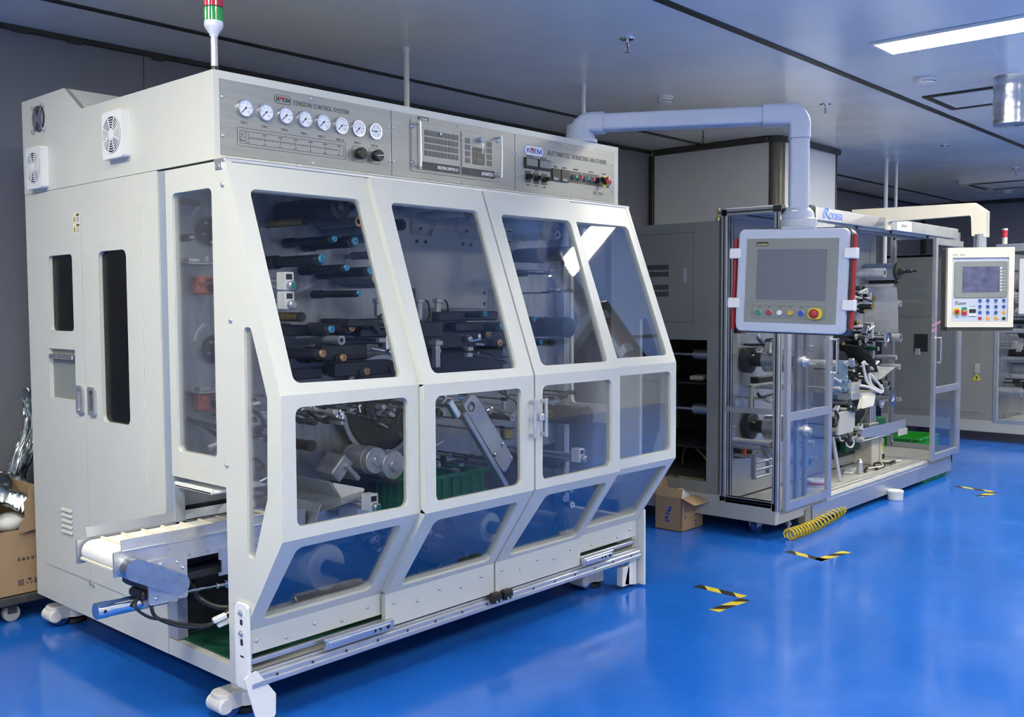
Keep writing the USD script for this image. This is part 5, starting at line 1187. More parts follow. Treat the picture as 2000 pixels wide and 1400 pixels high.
profile((X2E - c, Y2 + 2 * c, .20), (X2E - c, PL2 + .14, .20), slots=((1, 0, 0),))
obj('roof_panel', G().box(X2 + .04, Y2 + .03, 2.032, X2E, PL2, 2.040, .002), 'white_paint', M2)
obj('corner_bracket', G().box(X2 - .004, Y2 - .01, 1.995, X2 + .05, Y2 + .05, 2.035, .004).box(X2 + .0, Y2 - .035, 1.985, X2 + .09, Y2 - .008, 2.012, .003), 'dark_trim', M2)
# stainless header beam with the maker's name
bm = obj('header_beam', G().box(4.06, Y2 - .03, 1.968, 6.72, Y2 + .03, 2.052, .004), 'satin_silver', M2)
obj('beam_end', G().box(3.99, Y2 - .02, 1.95, 4.058, Y2 + .03, 2.058, .003), 'black_plastic', bm)
a = PY(1609, 434, Y2 - .03); b = PY(1645, 434, Y2 - .03)
lw = b[0] - a[0]; zl = 1.985
def maker_name(parent, o, u, v, h, w, m):
    g = G().text('ODER', o + u * w * .27, u, v, h * .62, w * .73, .0012, True)
    n = np.cross(u, v); st_ = lambda pts: g.tube([o + u * x * w + v * y * h + n * .001 for x, y in pts], h * .045, 6)
    st_(bez([(.00, .0), (.05, .05), (.09, .55), (.10, .85)], 10)); st_(bez([(-.02, .02), (.0, .5), (.03, .85), (.10, 1.02), (.19, .98), (.21, .78), (.15, .58), (.10, .5)], 24)); st_(bez([(.12, .5), (.18, .25), (.25, .05), (.33, -.02)], 10))
    return obj('maker_name', g, m, parent, smooth=False)
maker_name(bm, np.array([a[0], Y2 - .0305, zl]), EX, EZ, .064, lw, 'ink_bright_blue')
a = PY(1751, 446, Y2 - .032); ns = obj('name_slip', G().front(sbox(a[0], 1.972, a[0] + .30, 2.046), Y2 - .0315, .001), 'sheet_white', M2)
obj('slip_print', G().text('plus2', (a[0] + .10, Y2 - .0316, 2.003), EX, EZ, .020, .11, .0006, True), 'ink_dark', ns, smooth=False)
pg = G()
for x in (4.75, 5.35, 6.1): pg.cyl((x, Y2 + .0, 1.950), (x, Y2 + .0, 1.968), .010, 10)
obj('beam_foot', pg, 'black_plastic', M2)
# acrylic doors and fixed panes
def framed_door(name, x0, x1, z0, z1, zr, y, w=.045, hx=None, hz=(1.0, 1.25)):
    f = sbox(x0, z0, x1, z1).difference(sbox(x0 + w, z0 + w, x1 - w, zr - w / 2)).difference(sbox(x0 + w, zr + w / 2, x1 - w, z1 - w))
    d_ = obj(name, G().front(f, y, .025), 'satin_silver', M2)
    obj('pane', G().front(sbox(x0 + w * .6, z0 + w * .6, x1 - w * .6, zr), y + .010, .005), 'clear_pane', d_); obj('pane', G().front(sbox(x0 + w * .6, zr, x1 - w * .6, z1 - w * .6), y + .010, .005), 'clear_pane', d_)
    if hx: obj('handle', G().box(hx - .018, y - .030, hz[0], hx + .018, y - .022, hz[1], .003).box(hx - .018, y - .03, hz[1] - .012, hx + .018, y, hz[1], .002).box(hx - .018, y - .03, hz[0], hx + .018, y, hz[0] + .012, .002), 'aluminium', d_)
    return d_
framed_door('sliding_door', X2 + .055, 4.335, .178, 1.955, .752, Y2 - .028, .05, 4.345, (.985, 1.215))
framed_door('sliding_door', 6.215, X2E - .005, .178, 1.955, .742, Y2 - .028, .05, 6.30, (.96, 1.17))
A = PY(1829, 634, Y2 - .03)
obj('tape_scrap', G().front(Polygon([(A[0] - .10, A[2] - .02), (A[0] + .10, A[2] + .015), (A[0] + .10, A[2] + .035), (A[0] - .08, A[2] + .0)]), Y2 - .0285, .0006).front(Polygon([(A[0] - .10, A[2] - .06), (A[0] + .0, A[2] - .05), (A[0] + .02, A[2] - .025), (A[0] - .09, A[2] - .035)]), Y2 - .0285, .0006), 'pink_film', M2)
ip = G()
for a, b in ((3.90, 3.94), (4.02, 4.05)): ip.box(a, Y2 + .002, .18, b, Y2 + .03, 1.955, .002)
obj('door_stile', ip, 'satin_silver', M2)
f = sbox(Y2 + .04, .235, PL2 - .04, 1.99)
obj('side_rail', G().box(X2 - .002, Y2 + .04, .770, X2 + .025, PL2 - .04, .802, .002), 'satin_silver', M2)
obj('side_pane', G().side(f, X2 + .015, .005), 'clear_pane', M2)
obj('right_pane', G().side(sbox(Y2 + .04, .22, PL2 + .13, 1.99), X2E - .02, .005), 'clear_pane', M2)
obj('rear_pane', G().front(sbox(6.01, .22, X2E - .03, 1.99), PL2 - .01, .005), 'clear_pane', M2) if False else None
# mounting plate and what it carries
obj('mounting_plate', G().front(sbox(X2 + .11, .19, 5.97, 1.99), PL2, .012), 'brushed_steel', M2)
A, B = PY(1400 + 905 / 4.117, 620 + 330 / 4.117, PL2 - .002), PY(1600 + 350 / 5.385, 680 + 1000 / 5.385, PL2 - .002)
obj('cover_plate', G().front(rpoly([(A[0], .26), (A[0], 1.25), (B[0] + .15, 1.25), (B[0] + .35, 1.0), (B[0] + .45, .55), (B[0] + .45, .26)], .03), PL2 - .002, .01), 'dark_anodised', M2)
def S(e, b, r, body='roller_pale', end='satin_silver', style='hub', lim=-.36, **k): return roller(M2, *e, *b, r, body, end, style, ply=PL2, lim=lim, **k)
def s3(x, y): return 1640 + x / 5.83, 480 + y / 5.83
def s4(x, y): return 1600 + x / 5.385, 680 + y / 5.385
def s5(x, y): return 1400 + x / 4.117, 620 + y / 4.117
def reel(x, y, xe, rr_, lab):
    c = PY(*s5(x, y), PL2); e = PX(*s5(xe, y), c[0]); e = PX(*s5(xe, y), c[0])
    fl_ = obj('reel_flange', G().lathe([(.05, 0), (.09, .01), (.09, .045), (.07, .055), (.045, .06), (.045, .13)], c, (0, -1, 0), 40), 'dark_anodised', M2)
    tz_ = G()
    tz_.box(c[0] - .04, PL2 - .085, c[2] + .02, c[0] + .02, PL2 - .055, c[2] + .035, .003)
    obj('lock_clip', tz_, 'chrome', fl_)
    obj('spindle', G().cyl(c, c + np.array([0, -.42, 0]), .035, 24).lathe([(.036, .36), (.036, .40), (.022, .43), (.018, .45)], c, (0, -1, 0), 24), 'satin_silver', M2)
    f_ = thing('foil_roll', lab, 'foil roll', 'metal foil rolls of the second machine', loc=c)
    obj('winding', G().lathe([(.037, .15), (rr_, .15), (rr_, .33), (.037, .33), (.037, .15)], (0, 0, 0), (0, -1, 0), 48, caps=False), 'aluminium', f_)
    obj('core', G().ring((0, -.145, 0), (0, -1, 0), .036, .045, .19, 32), 'tub_white', f_)
reel(225, 335, 470, .075, 'shiny foil roll on the upper reel at the left end of the second machine')
reel(240, 865, 470, .085, 'pale foil roll on the lower reel at the left end of the second machine')
S(s5(435, 1016), s5(110, 985), .018, 'roller_pale', 'copper', 'ring'); S(s5(600, 560), s5(258, 545), .020); S(s5(450, 1110), s5(300, 1095), .024)
S(s5(125, 283), s5(105, 283), .012); S(s5(125, 875), s5(105, 875), .012); S(s5(790, 265), s5(700, 262), .012, 'roller_pale', 'satin_silver', 'ring'); S(s5(775, 235), s5(690, 235), .012, 'roller_pale', 'satin_silver', 'ring'); S(s5(798, 380), s5(700, 378), .014, 'roller_pale', 'satin_silver', 'ring')
S(s5(745, 1155), s5(560, 1150), .032, 'roller_grey', 'chrome', 'ring'); S(s5(780, 1005), s5(650, 1000), .018, 'roller_grey', 'roller_pale', 'ring'); S(s5(735, 1040), s5(640, 1035), .014, 'roller_grey', 'roller_pale', 'ring'); S(s5(805, 1130), s5(700, 1125), .014, 'roller_grey', 'roller_pale', 'ring')
for (x, y) in ((140, 85), (155, 1085)):
    p = PY(*s5(x, y), PL2); o = obj('limit_switch', G().box(p[0] - .01, PL2 - .07, p[2] - .034, p[0] + .04, PL2 - .02, p[2] + .034, .006), 'orange_plastic', M2)
    obj('switch_body', G().box(p[0] - .035, PL2 - .05, p[2] - .032, p[0] - .008, PL2, p[2] + .032, .004), 'dark_trim', o); obj('cable_gland', G().cyl((p[0] + .02, PL2 - .07, p[2] + .01), (p[0] + .02, PL2 - .1, p[2] + .01), .014, 12), 'dark_anodised', o)
for z0, x0, x1, y in ((.33, 5, 1, .05),):
    A, B = PY(*s5(290, 1110), .05), PY(*s5(475, 1240), .05)
    lf = G()
    for k in range(4): z = A[2] + (B[2] - A[2]) * k / 3; lf.box(A[0], .03, z - .008, B[0], .06, z + .008, .003)
    for t in (.0, .62, 1): x = A[0] + (B[0] - A[0]) * t; lf.box(x - .008, .03, B[2], x + .008, .06, A[2], .003)
    lf.box(A[0], .06, A[2] - .02, A[0] + .016, PL2, A[2], .003)
    obj('ladder_frame', lf, 'satin_silver', M2)
A, B = PY(*s5(258, 545), .08), PY(*s5(470, 700), .08)
obj('u_frame', G().box(A[0], .06, A[2] - .015, B[0], .09, A[2] + .005, .004).box(A[0], .06, B[2], A[0] + .02, .09, A[2], .004).box(A[0] + .03, .06, B[2], A[0] + .045, .09, A[2], .003), 'pale_grey_paint', M2)
A = PY(*s5(390, 495), .10); obj('carrier_block', G().box(A[0] - .13, .08, A[2] - .02, A[0] + .14, .14, A[2] + .02, .004), 'dark_anodised', M2)
A = PY(*s5(370, 200), .08); obj('hinge_arm', G().obox(A, (1, 0, -.6), EY, (.6, 0, 1), .16, .03, .03, .005).box(A[0] + .02, .06, A[2] - .05, A[0] + .10, .09, A[2] + .02, .004).cyl(A + np.array([-.08, 0, .05]), A + np.array([.0, 0, .0]), .014, 12), 'satin_silver', M2)
obj('hose', G().tube(bez([PY(*s5(x, y), .05) for x, y in ((330, 610), (350, 640), (420, 625), (470, 610))]), .008, 8).tube(bez([PY(*s5(x, y), .05) for x, y in ((335, 620), (390, 665), (440, 680), (470, 640))]), .007, 8), 'cable_black', M2)
# spindles and rollers at the right
S(s3(505, 318), s3(60, 310), .036, 'roller_pale', 'satin_silver', 'ring', name='expanding_spindle'); S(s3(640, 300), s3(285, 295), .066, 'satin_silver', 'dark_trim', 'hub', name='feed_drum')
b_, e_ = span(*s3(640, 300), *s3(285, 295), PL2, ymin=-.36)
obj('drum_end', G().lathe([(.066, 0), (.070, .006), (.066, .02), (.03, .024), (.022, .06), (.014, .07), (.014, .12), (.008, .125), (.008, .16)], e_ + np.array([0, -.001, 0]), (0, -1, 0), 32), 'dark_trim', M2)
S(s3(650, 410), s3(340, 405), .030, 'dark_trim', 'dark_trim', 'hub'); S(s3(608, 455), s3(250, 462), .018, 'roller_pale', 'satin_silver', 'ring'); S(s3(690, 662), s3(300, 655), .024, 'roller_pale', 'satin_silver', 'ring')
for e, b in (((365, 530), (200, 525)), ((378, 612), (180, 606)), ((370, 692), (190, 690)), ((285, 742), (200, 742)), ((205, 880), (80, 880)), ((110, 980), (20, 975)), ((40, 1130), (-30, 1128)), ((60, 1172), (-20, 1170))): S(s3(*e), s3(*b), .020, 'dark_anodised', 'gold_yellow', 'ring')
for e, b in (((180, 1030), (80, 1040)), ((228, 1098), (100, 1105)), ((295, 1075), (200, 1080)), ((415, 1045), (280, 1045)), ((382, 1085), (240, 1085))): S(s3(*e), s3(*b), .020, 'dark_anodised', 'roller_pale', 'ring')
S(s3(437, 1175), s3(280, 1165), .016, 'dark_green', 'roller_pale', 'ring'); S(s3(640, 1275), s3(390, 1255), .018, 'satin_silver', 'roller_pale', 'ring'); S(s3(678, 1375), s3(400, 1370), .022, 'roller_pale', 'roller_pale', 'ring')
S(s3(690, 1052), s3(420, 1035), .034, 'roller_pale', 'satin_silver', 'ring', name='expanding_spindle'); S(s3(500, 1035), s3(400, 1030), .045, 'chrome', 'dark_trim', 'hub')
def disc(x, y, fn, r, yy, m='chrome', th=.006):
    c = PY(*fn(x, y), yy); return obj('reel_disc', G().ring(c, (0, -1, 0), .03, r, th, 44).cyl(c + np.array([0, .0, 0]), (c[0], PL2, c[2]), .03, 20), m, M2)
disc(540, 1052, s3, .072, -.02); disc(440, 970, s3, .055, .08); disc(765, 520, s4, .072, -.12); disc(655, 555, s4, .055, -.02, 'satin_silver')
S(s4(850, 517), s4(660, 545), .018, 'satin_silver', 'roller_pale', 'ring'); 
for e, b in (((500, 65), (420, 70)), ((538, 92), (450, 100)), ((582, 115), (500, 120)), ((628, 145), (540, 150)), ((565, 250), (480, 255)), ((700, 310), (620, 312)), ((730, 362), (650, 372)), ((745, 422), (680, 430)), ((430, 330), (340, 330)), ((600, 490), (540, 495))): S(s4(*e), s4(*b), .018, 'roller_pale', 'dark_trim', 'ring')
S(s4(235, 490), s4(110, 490), .038, 'light_blue_metal', 'roller_pale', 'ring'); S(s4(330, 575), s4(130, 568), .024, 'satin_silver', 'satin_silver', 'hub')
# bent blue-steel arm
am = [(180, 150), (205, 132), (310, 132), (318, 170), (300, 200), (305, 330), (330, 450), (180, 470), (115, 455), (175, 330), (190, 240)]
ap = [PY(*s4(x, y), -.02) for x, y in am]
obj('curved_arm', G().front(rpoly([(p[0], p[2]) for p in ap], .006), -.02, .05), 'light_blue_metal', M2)
for x, y in ((300, 160), (195, 160)):
    p = PY(*s4(x, y), -.03); obj('arm_pivot', G().cyl(p, p + np.array([0, .2, 0]), .022, 20), 'roller_pale', M2)
for y in (350, 435):
    for x in (235, 285, 330):
        p = PY(*s4(x, y), -.06); obj('linear_guide', G().box(p[0] - .018, -.06, p[2] - .012, p[0] + .018, -.02, p[2] + .012, .003), 'light_blue_metal', M2)
A, B = PY(*s4(455, 470), -.08), PY(*s4(595, 520), -.08)
obj('head_block', G().front(Polygon([(PY(*s4(x, y), -.09)[0], PY(*s4(x, y), -.09)[2]) for x, y in ((470, 520), (595, 495), (570, 605), (440, 640))]), -.09, .03).box(A[0], -.08, B[2] - .0, B[0], .06, A[2], .004), 'beige_paint', M2)
A, B = PY(*s4(345, 470), -.06), PY(*s4(455, 530), -.06); obj('linear_motor', G().box(A[0], -.06, B[2], B[0], .05, A[2], .005).box(A[0] + .01, -.062, B[2] + .02, B[0] - .01, -.058, B[2] + .03, 0), 'satin_silver', M2)
A, B = PY(*s4(345, 370), -.05), PY(*s4(425, 465), -.05); obj('valve_block', G().box(A[0], -.05, B[2], B[0], .05, A[2], .005), 'pale_grey_paint', M2)
A, B = PY(*s4(205, 680), -.10), PY(*s4(360, 880), -.10); obj('beige_plate', G().box(A[0], -.10, B[2], B[0], -.08, A[2], .003).box(B[0] - .01, -.09, B[2] + .02, B[0] + .05, .02, A[2] + .01, .004), 'pale_grey_paint', M2)
A = PY(*s4(545, 670), .02); obj('finned_block', G().box(A[0] - .06, .0, A[2] - .08, A[0] - .035, .05, A[2] + .09, .002).box(A[0] - .02, .0, A[2] - .08, A[0] + .005, .05, A[2] + .09, .002).box(A[0] + .02, .0, A[2] - .08, A[0] + .045, .05, A[2] + .09, .002).box(A[0] - .12, -.02, A[2] - .10, A[0] + .06, .06, A[2] - .08, .003), 'satin_silver', M2)
# steel chute
cq_ = [PY(*s4(x, y), -.08) for x, y in ((440, 848), (908, 748), (915, 878), (440, 948))]
obj('steel_chute', G().front(Polygon([(p[0], p[2]) for p in cq_]), -.08, .006).box(cq_[0][0], -.08, cq_[3][2] - .03, cq_[1][0] - .05, .14, cq_[3][2] - .02, .002), 'satin_silver', M2)
A = PY(*s4(875, 880), -.085); obj('chute_bracket', G().box(A[0] - .09, -.088, A[2] - .025, A[0] + .10, -.082, A[2] + .025, .002), 'pale_grey_paint', M2)
A, B = PY(*s4(460, 770), .05), PY(*s4(700, 830), .05); obj('green_cover', G().box(A[0], .05, B[2], B[0], .16, A[2], .006), 'dark_green', M2)
A, B = PY(*s4(280, 900), .14), PY(*s4(430, 1060), .14); obj('green_cover', G().box(A[0], .14, B[2], B[0], .19, A[2], .006), 'dark_green', M2)
a, b = PY(*s4(140, 930), .0), PY(*s4(222, 1245), -.05); obj('leaning_strut', G().cyl(a, [b[0], b[1], .18], .014, 14), 'satin_silver', M2)
# dark film webs
def web(name, pts, y0, y1, m):
    g = G(); P = [PY(*q, y0) for q in pts]
    for p, q in zip(P[:-1], P[1:]): g.add([[p[0], y0, p[2]], [q[0], y0, q[2]], [q[0], y1, q[2]], [p[0], y1, p[2]], [p[0] + .001, y0, p[2] + .002], [q[0] + .001, y0, q[2] + .002], [q[0] + .001, y1, q[2] + .002], [p[0] + .001, y1, p[2] + .002]], [[0, 1, 2, 3], [7, 6, 5, 4], [0, 4, 5, 1], [3, 2, 6, 7]])
    return obj(name, g, m, M2)
web('film_web', [s3(60, 1135), s3(215, 1140), s3(300, 1225), s3(345, 1300)], -.02, .14, 'dark_trim'); web('film_web', [s4(440, 20), s4(530, 60), s4(590, 150), s4(650, 330), s4(690, 420)], .0, .14, 'dark_anodised')
web('film_web', [s3(650, 480), s3(662, 640), s3(668, 990)], -.12, .14, 'roller_pale'); web('film_web', [s4(800, 200), s4(690, 290), s4(640, 330)], -.08, .14, 'roller_pale')
for pts in ([(455, 150), (475, 240), (500, 340), (560, 420), (640, 465), (670, 440), (655, 390)], [(470, 140), (505, 190), (520, 270), (550, 380), (610, 430), (660, 455)], [(510, 250), (580, 320), (640, 390), (665, 430)], [(430, 390), (520, 410), (600, 450), (650, 470)]):
    obj('hose', G().tube(bez([PY(*s4(x, y), -.10) for x, y in pts], 30), .010, 8), 'hose_white', M2)
for pts in ([(330, 540), (310, 590), (320, 640), (380, 660), (440, 640)], [(500, 640), (480, 700), (440, 770), (430, 800)], [(170, 660), (200, 720), (180, 820)], [(350, 900), (320, 940), (300, 900)]):
    obj('hose', G().tube(bez([PY(*s4(x, y), -.11) for x, y in pts], 24), .009, 8), 'cable_black', M2)
for pts in ([(210, 920), (230, 970), (290, 960)], [(285, 960), (290, 1020), (340, 1040), (365, 990), (350, 940)], [(400, 910), (370, 940), (330, 920)]):
    obj('hose', G().tube(bez([PY(*s4(x, y), -.05) for x, y in pts], 24), .006, 8), 'hose_white', M2)
rnd = random.Random(23)
for fn, xa, ya, xb, yb, n in ((s4, 310, 150, 460, 260, 18), (s4, 320, 270, 440, 360, 12), (s4, 440, 180, 600, 380, 14), (s4, 130, 590, 330, 680, 14), (s4, 140, 690, 210, 860, 8), (s4, 370, 800, 440, 900, 6), (s3, 110, 480, 330, 640, 14), (s3, 20, 900, 330, 1000, 14), (s3, 80, 480, 140, 640, 5), (s5, 270, 1060, 400, 1110, 8), (s5, 340, 150, 470, 250, 8), (s5, 380, 640, 470, 710, 6), (s4, 130, 120, 200, 420, 6), (s4, 220, 910, 420, 1000, 8)):
    for i in range(n):
        y = rnd.uniform(-.10, .12); p = PY(*fn(rnd.uniform(xa, xb), rnd.uniform(ya, yb)), y); p[0] = max(p[0], X2 + .16); t = rnd.random(); s = rnd.uniform(.014, .03)
        m = rnd.choice(['satin_silver', 'roller_pale', 'dark_anodised', 'dark_anodised', 'chrome', 'pale_grey_paint', 'black_plastic'])
        if t < .45: g = G().obox(p, (math.cos(t * 9), 0, math.sin(t * 9)), EY, (-math.sin(t * 9), 0, math.cos(t * 9)), s * 2.4, s * 1.4, s, .003).box(p[0] - .005, y, p[2] - .005, p[0] + .005, PL2, p[2] + .005, .001); nm = 'bracket'
        elif t < .8: g = G().cyl(p, p + np.array([0, -s * 2, 0]), s * .6, 12).cyl(p, (p[0], PL2, p[2]), s * .3, 8); nm = 'pin'
        else: g = G().cyl(p, p + np.array([s * 3, -s, s * rnd.uniform(-2, 2)]), s * .35, 10); nm = 'link_rod'
        obj(nm, g, m, M2)
for fx in (215, 235):
    A, B = PY(*s3(200, 530), .0), PY(*s3(320, 650), .0)
    break
obj('bracket_frame', G().box(A[0], -.02, A[2] - .012, B[0], .02, A[2], .003).box(A[0], -.02, B[2] + .03, B[0], .02, B[2] + .042, .003).box(B[0] - .02, -.03, B[2] - .01, B[0], .03, A[2], .003), 'roller_pale', M2)
A, B = PY(*s3(190, 905), .0), PY(*s3(345, 1040), .0)
obj('bracket_frame', G().box(A[0], -.02, A[2] - .012, B[0], .02, A[2], .003).box(A[0], -.02, B[2] + .05, B[0], .02, B[2] + .062, .003).box(B[0] - .02, -.03, B[2] - .01, B[0], .03, A[2] + .02, .003), 'roller_pale', M2)
# casters, feet
for x, y in ((3.78, .02), (6.7, .02), (3.78, .95), (6.7, .95)):
    cs_ = obj('caster', G().box(x - .05, y - .05, .085, x + .05, y + .05, .096, .003).box(x - .03, y - .03, .04, x + .03, y - .024, .09, .002).box(x - .03, y + .024, .04, x + .03, y + .03, .09, .002), 'satin_silver', M2)
    obj('wheel', G().cyl((x + .01, y - .022, .04), (x + .01, y + .022, .04), .04, 24), 'key_blue', cs_)
for x in (3.95, 6.5): obj('levelling_foot', G().cyl((x, -.12, 0), (x, -.12, .012), .03, 20).cyl((x, -.12, .012), (x, -.12, .10), .012, 12).cyl((x, -.12, .04), (x, -.12, .055), .022, 6), 'satin_silver', M2)

# ---- things lying on the deck
jb_c = np.array([5.83, .13]); jb = thing('junction_box', 'pale grey junction box standing on the deck of the second machine', 'box', loc=(jb_c[0], jb_c[1], .179))
obj('body', G().box(-.11, -.07, 0, .10, .09, .20, .006), 'beige_paint', jb); obj('lid', G().box(.03, -.082, .005, .10, -.07, .195, .004), 'beige_paint', jb)
obj('sticker', G().front(sbox(.06, .09, .09, .16), -.083, .001), 'yellow_plastic', jb); obj('switch', G().box(.062, -.09, .03, .092, -.082, .07, .003), 'black_plastic', jb)
obj('cable', G().tube(bez([(-.02, 0, .20), (.0, -.02, .26), (.03, -.01, .34), (.06, .02, .37)]), .006, 8).tube(bez([(.0, .02, .20), (.02, .0, .27), (.05, .0, .36)]), .006, 8), 'hose_white', jb)
dz = .179
def small(name, lab, cat, px, build):
    p = PZ(*px, dz); t = thing(name, lab, cat, loc=(p[0], p[1], dz)); build(t)
small('screwdriver', 'screwdriver with dark grip on the deck of the second machine near the profile door', 'screwdriver', (1612, 893), lambda t: (obj('grip', G().obox((0, 0, .012), (1, -.2, 0), (.2, 1, 0), EZ, .09, .024, .022, .006), 'black_plastic', t), obj('shaft', G().cyl((.04, -.008, .012), (.15, -.03, .012), .004, 8), 'chrome', t)))
small('spray_can', 'small silver can standing on the deck of the second machine', 'can', (1679, 925), lambda t: (obj('body', G().lathe([(.020, 0), (.022, .003), (.022, .085), (.012, .10)], (0, 0, 0), EZ, 20), 'satin_silver', t), obj('cap', G().cyl((0, 0, .10), (0, 0, .112), .011, 14), 'white_plastic', t)))
small('paper_sheet', 'white crumpled cloth on the deck left of the small can', 'cloth', (1660, 921), lambda t: obj('cloth', G().obox((0, 0, .006), (1, .3, 0), (-.3, 1, 0), EZ, .22, .07, .010, .004).obox((.05, .02, .014), (1, -.2, .1), (.2, 1, 0), (-.1, 0, 1), .10, .06, .012, .005), 'sheet_white', t))
small('wire_tangle', 'tangle of black and white wires with red clips on the deck edge', 'wires', (1716, 915), lambda t: (obj('black_wire', G().tube(bez([(-.25, .0, .008), (-.1, .05, .012), (.05, -.02, .02), (.18, .04, .012), (.30, .0, .02), (.38, .02, .01)], 40), .009, 8).tube(bez([(-.1, -.03, .01), (.05, .05, .03), (.2, -.02, .02), (.35, .05, .012)], 30), .008, 8), 'cable_black', t),
      obj('white_wire', G().tube(bez([(-.15, .02, .02), (.0, -.03, .025), (.15, .03, .03), (.4, -.02, .015)], 30), .006, 8), 'hose_white', t), obj('red_clip', G().obox((-.05, 0, .015), (1, .3, 0), (-.3, 1, 0), EZ, .06, .02, .02, .004), 'red_plastic', t)))
small('cable_coil', 'black cable looping over the deck below the leaning strut', 'cable', (1640, 913), lambda t: obj('cable', G().tube(bez([(-.2, .05, .01), (.0, .0, .01), (.25, .05, .01), (.5, .04, .012), (.7, .12, .01)], 40), .010, 8), 'cable_black', t))
small('reel_of_tape', 'flat pink and white tape reel seen through the left sliding door', 'tape', (1597, 948), lambda t: (obj('reel', G().ring((0, 0, .001), EZ, .035, .07, .04, 30), 'sheet_white', t), obj('band', G().ring((0, 0, .012), EZ, .0705, .073, .016, 30), 'red_plastic', t)))

# ================================================================== PENDANT OF THE SECOND MACHINE
p2 = thing('operator_pendant', 'cream control panel with blue keypad hanging from a flat cream arm', 'control panel')
C2 = np.array([5.093, -.90, 1.545]); n2 = np.array([-.853, -.522, 0.]); n2 = unit(n2); u2 = np.array([.522, -.853, 0]); u2 = unit(u2); v2 = EZ
def a2(a, b, c=0): return C2 + a * u2 + b * v2 + c * n2
w2, h2 = .411, .527
obj('housing', G().prism(rr(-w2 / 2, -h2 / 2, w2 / 2, h2 / 2, .006).difference(rr(-.177, -.225, .172, .197, .004)), a2(0, 0, 0), u2, v2, .03).prism(rr(-w2 / 2, -h2 / 2, w2 / 2, h2 / 2, .006), a2(0, 0, -.028), u2, v2, .09), 'beige_paint', p2)
obj('back_shell', G().prism(rr(-w2 / 2 - .006, -h2 / 2 - .024, w2 / 2 + .0, h2 / 2 + .004, .010), a2(-.002, 0, -.05), u2, v2, .09).prism(rr(-w2 / 2 + .001, -h2 / 2 - .022, w2 / 2, -h2 / 2 - .001, .006), a2(0, 0, -.004), u2, v2, .05), 'dark_trim', p2)
obj('faceplate', G().prism(sbox(-.176, -.224, .171, .196), a2(0, 0, -.012), u2, v2, .006), 'pendant_blue_grey', p2)
def g2(x, y):
    d = ray(1840 + x / 7.775, 470 + y / 7.775); t = ((C2 + n2 * -.012 - CAM) @ n2) / (d @ n2); q = CAM + t * d - C2; return q @ u2, q @ v2
a = g2(198, 335); b = g2(975, 855); zt_ = .5 * (a[1] + g2(980, 318)[1])
sb2 = obj('display_unit', G().prism(rr(a[0], b[1] - .002, b[0], zt_, .012), a2(0, 0, -.008), u2, v2, .006).prism(rr(a[0] - .006, b[1] - .008, b[0] + .004, zt_ + .006, .014), a2(0, 0, -.011), u2, v2, .002), 'bezel_grey', p2)
a = g2(310, 395); b = g2(865, 780); obj('screen', G().prism(sbox(a[0], b[1], b[0], a[1]), a2(0, 0, -.007), u2, v2, .001), 'screen_violet', sb2)
dk = G(); ln = G()
for k in range(8):
    q = g2(893, 413 + 47.5 * k); dk.prism(Point(q).buffer(.0062 if k == 0 else .0055, 6), a2(0, 0, -.0065), u2, v2, .002)
    if k: ln.prism(sbox(q[0] + .013, q[1] - .0008, q[0] + .028, q[1] + .0008), a2(0, 0, -.0065), u2, v2, .001)
obj('soft_key', dk, 'ink_white', sb2); obj('key_line', ln, 'ink_white', sb2)
q = g2(158, 230); obj('lettering', G().text('AW-196', a2(q[0], q[1] - .002, 0), u2, v2, .014, .075, .0006), 'ink_dark', p2, smooth=False)
q = g2(205, 968); maker_name(p2, a2(q[0], q[1] - .001, -.012), u2, v2, .022, .065, 'ink_black')
q = g2(220, 1072); es = obj('emergency_stop', G().lathe([(.024, 0), (.024, .008), (.020, .010)], a2(q[0], q[1], -.012), n2, 28), 'yellow_plastic', p2)
obj('stop_head', G().lathe([(.012, .008), (.015, .014), (.013, .022), (.005, .024)], a2(q[0], q[1], -.012), n2, 24), 'red_plastic', es)
q = g2(333, 1042); sw = obj('power_switch', G().prism(rr(q[0] - .016, q[1] - .004, q[0] + .015, q[1] + .014, .002), a2(0, 0, -.005), u2, v2, .007), 'green_plastic', p2)
q = g2(333, 1095); obj('stop_key', G().prism(rr(q[0] - .016, q[1] - .017, q[0] + .015, q[1] + .015, .002), a2(0, 0, -.006), u2, v2, .006), 'red_plastic', sw)
q = g2(335, 1070); obj('pilot_light', G().cyl(a2(q[0], q[1], -.006), a2(q[0], q[1], -.001), .007, 14), 'amber_plastic', sw)
q = g2(458, 1085); ct = obj('counter', G().prism(rr(q[0] - .024, q[1] - .024, q[0] + .024, q[1] + .024, .002), a2(0, 0, -.006), u2, v2, .006), 'sheet_white', p2)
obj('counter_window', G().prism(rr(q[0] - .021, q[1] - .006, q[0] + .021, q[1] + .021, .001), a2(0, 0, -.0055), u2, v2, .001), 'ink_black', ct)
obj('counter_digits', G().prism(unary_union([sbox(q[0] - .020 + .014 * k, q[1] - .010, q[0] - .010 + .014 * k, q[1] - .003) for k in range(3)]), a2(0, 0, -.005), u2, v2, .001), 'bezel_grey', ct)
cols = [572, 692, 815, 935]
for r_, y in enumerate((908, 1000, 1090, 1180)):
    for k, x in enumerate(cols):
        m = 'key_blue'
        if r_ == 2 and k == 3: m = 'amber_plastic'
        if r_ == 3: m = ('red_plastic', 'amber_plastic', 'amber_plastic', 'ink_black')[k]
        q = g2(x, y); obj('keypad_key', G().prism(rr(q[0] - .0095, q[1] - .0095, q[0] + .0095, q[1] + .0095, .002), a2(0, 0, -.007), u2, v2, .005), m, p2)
ld = G()
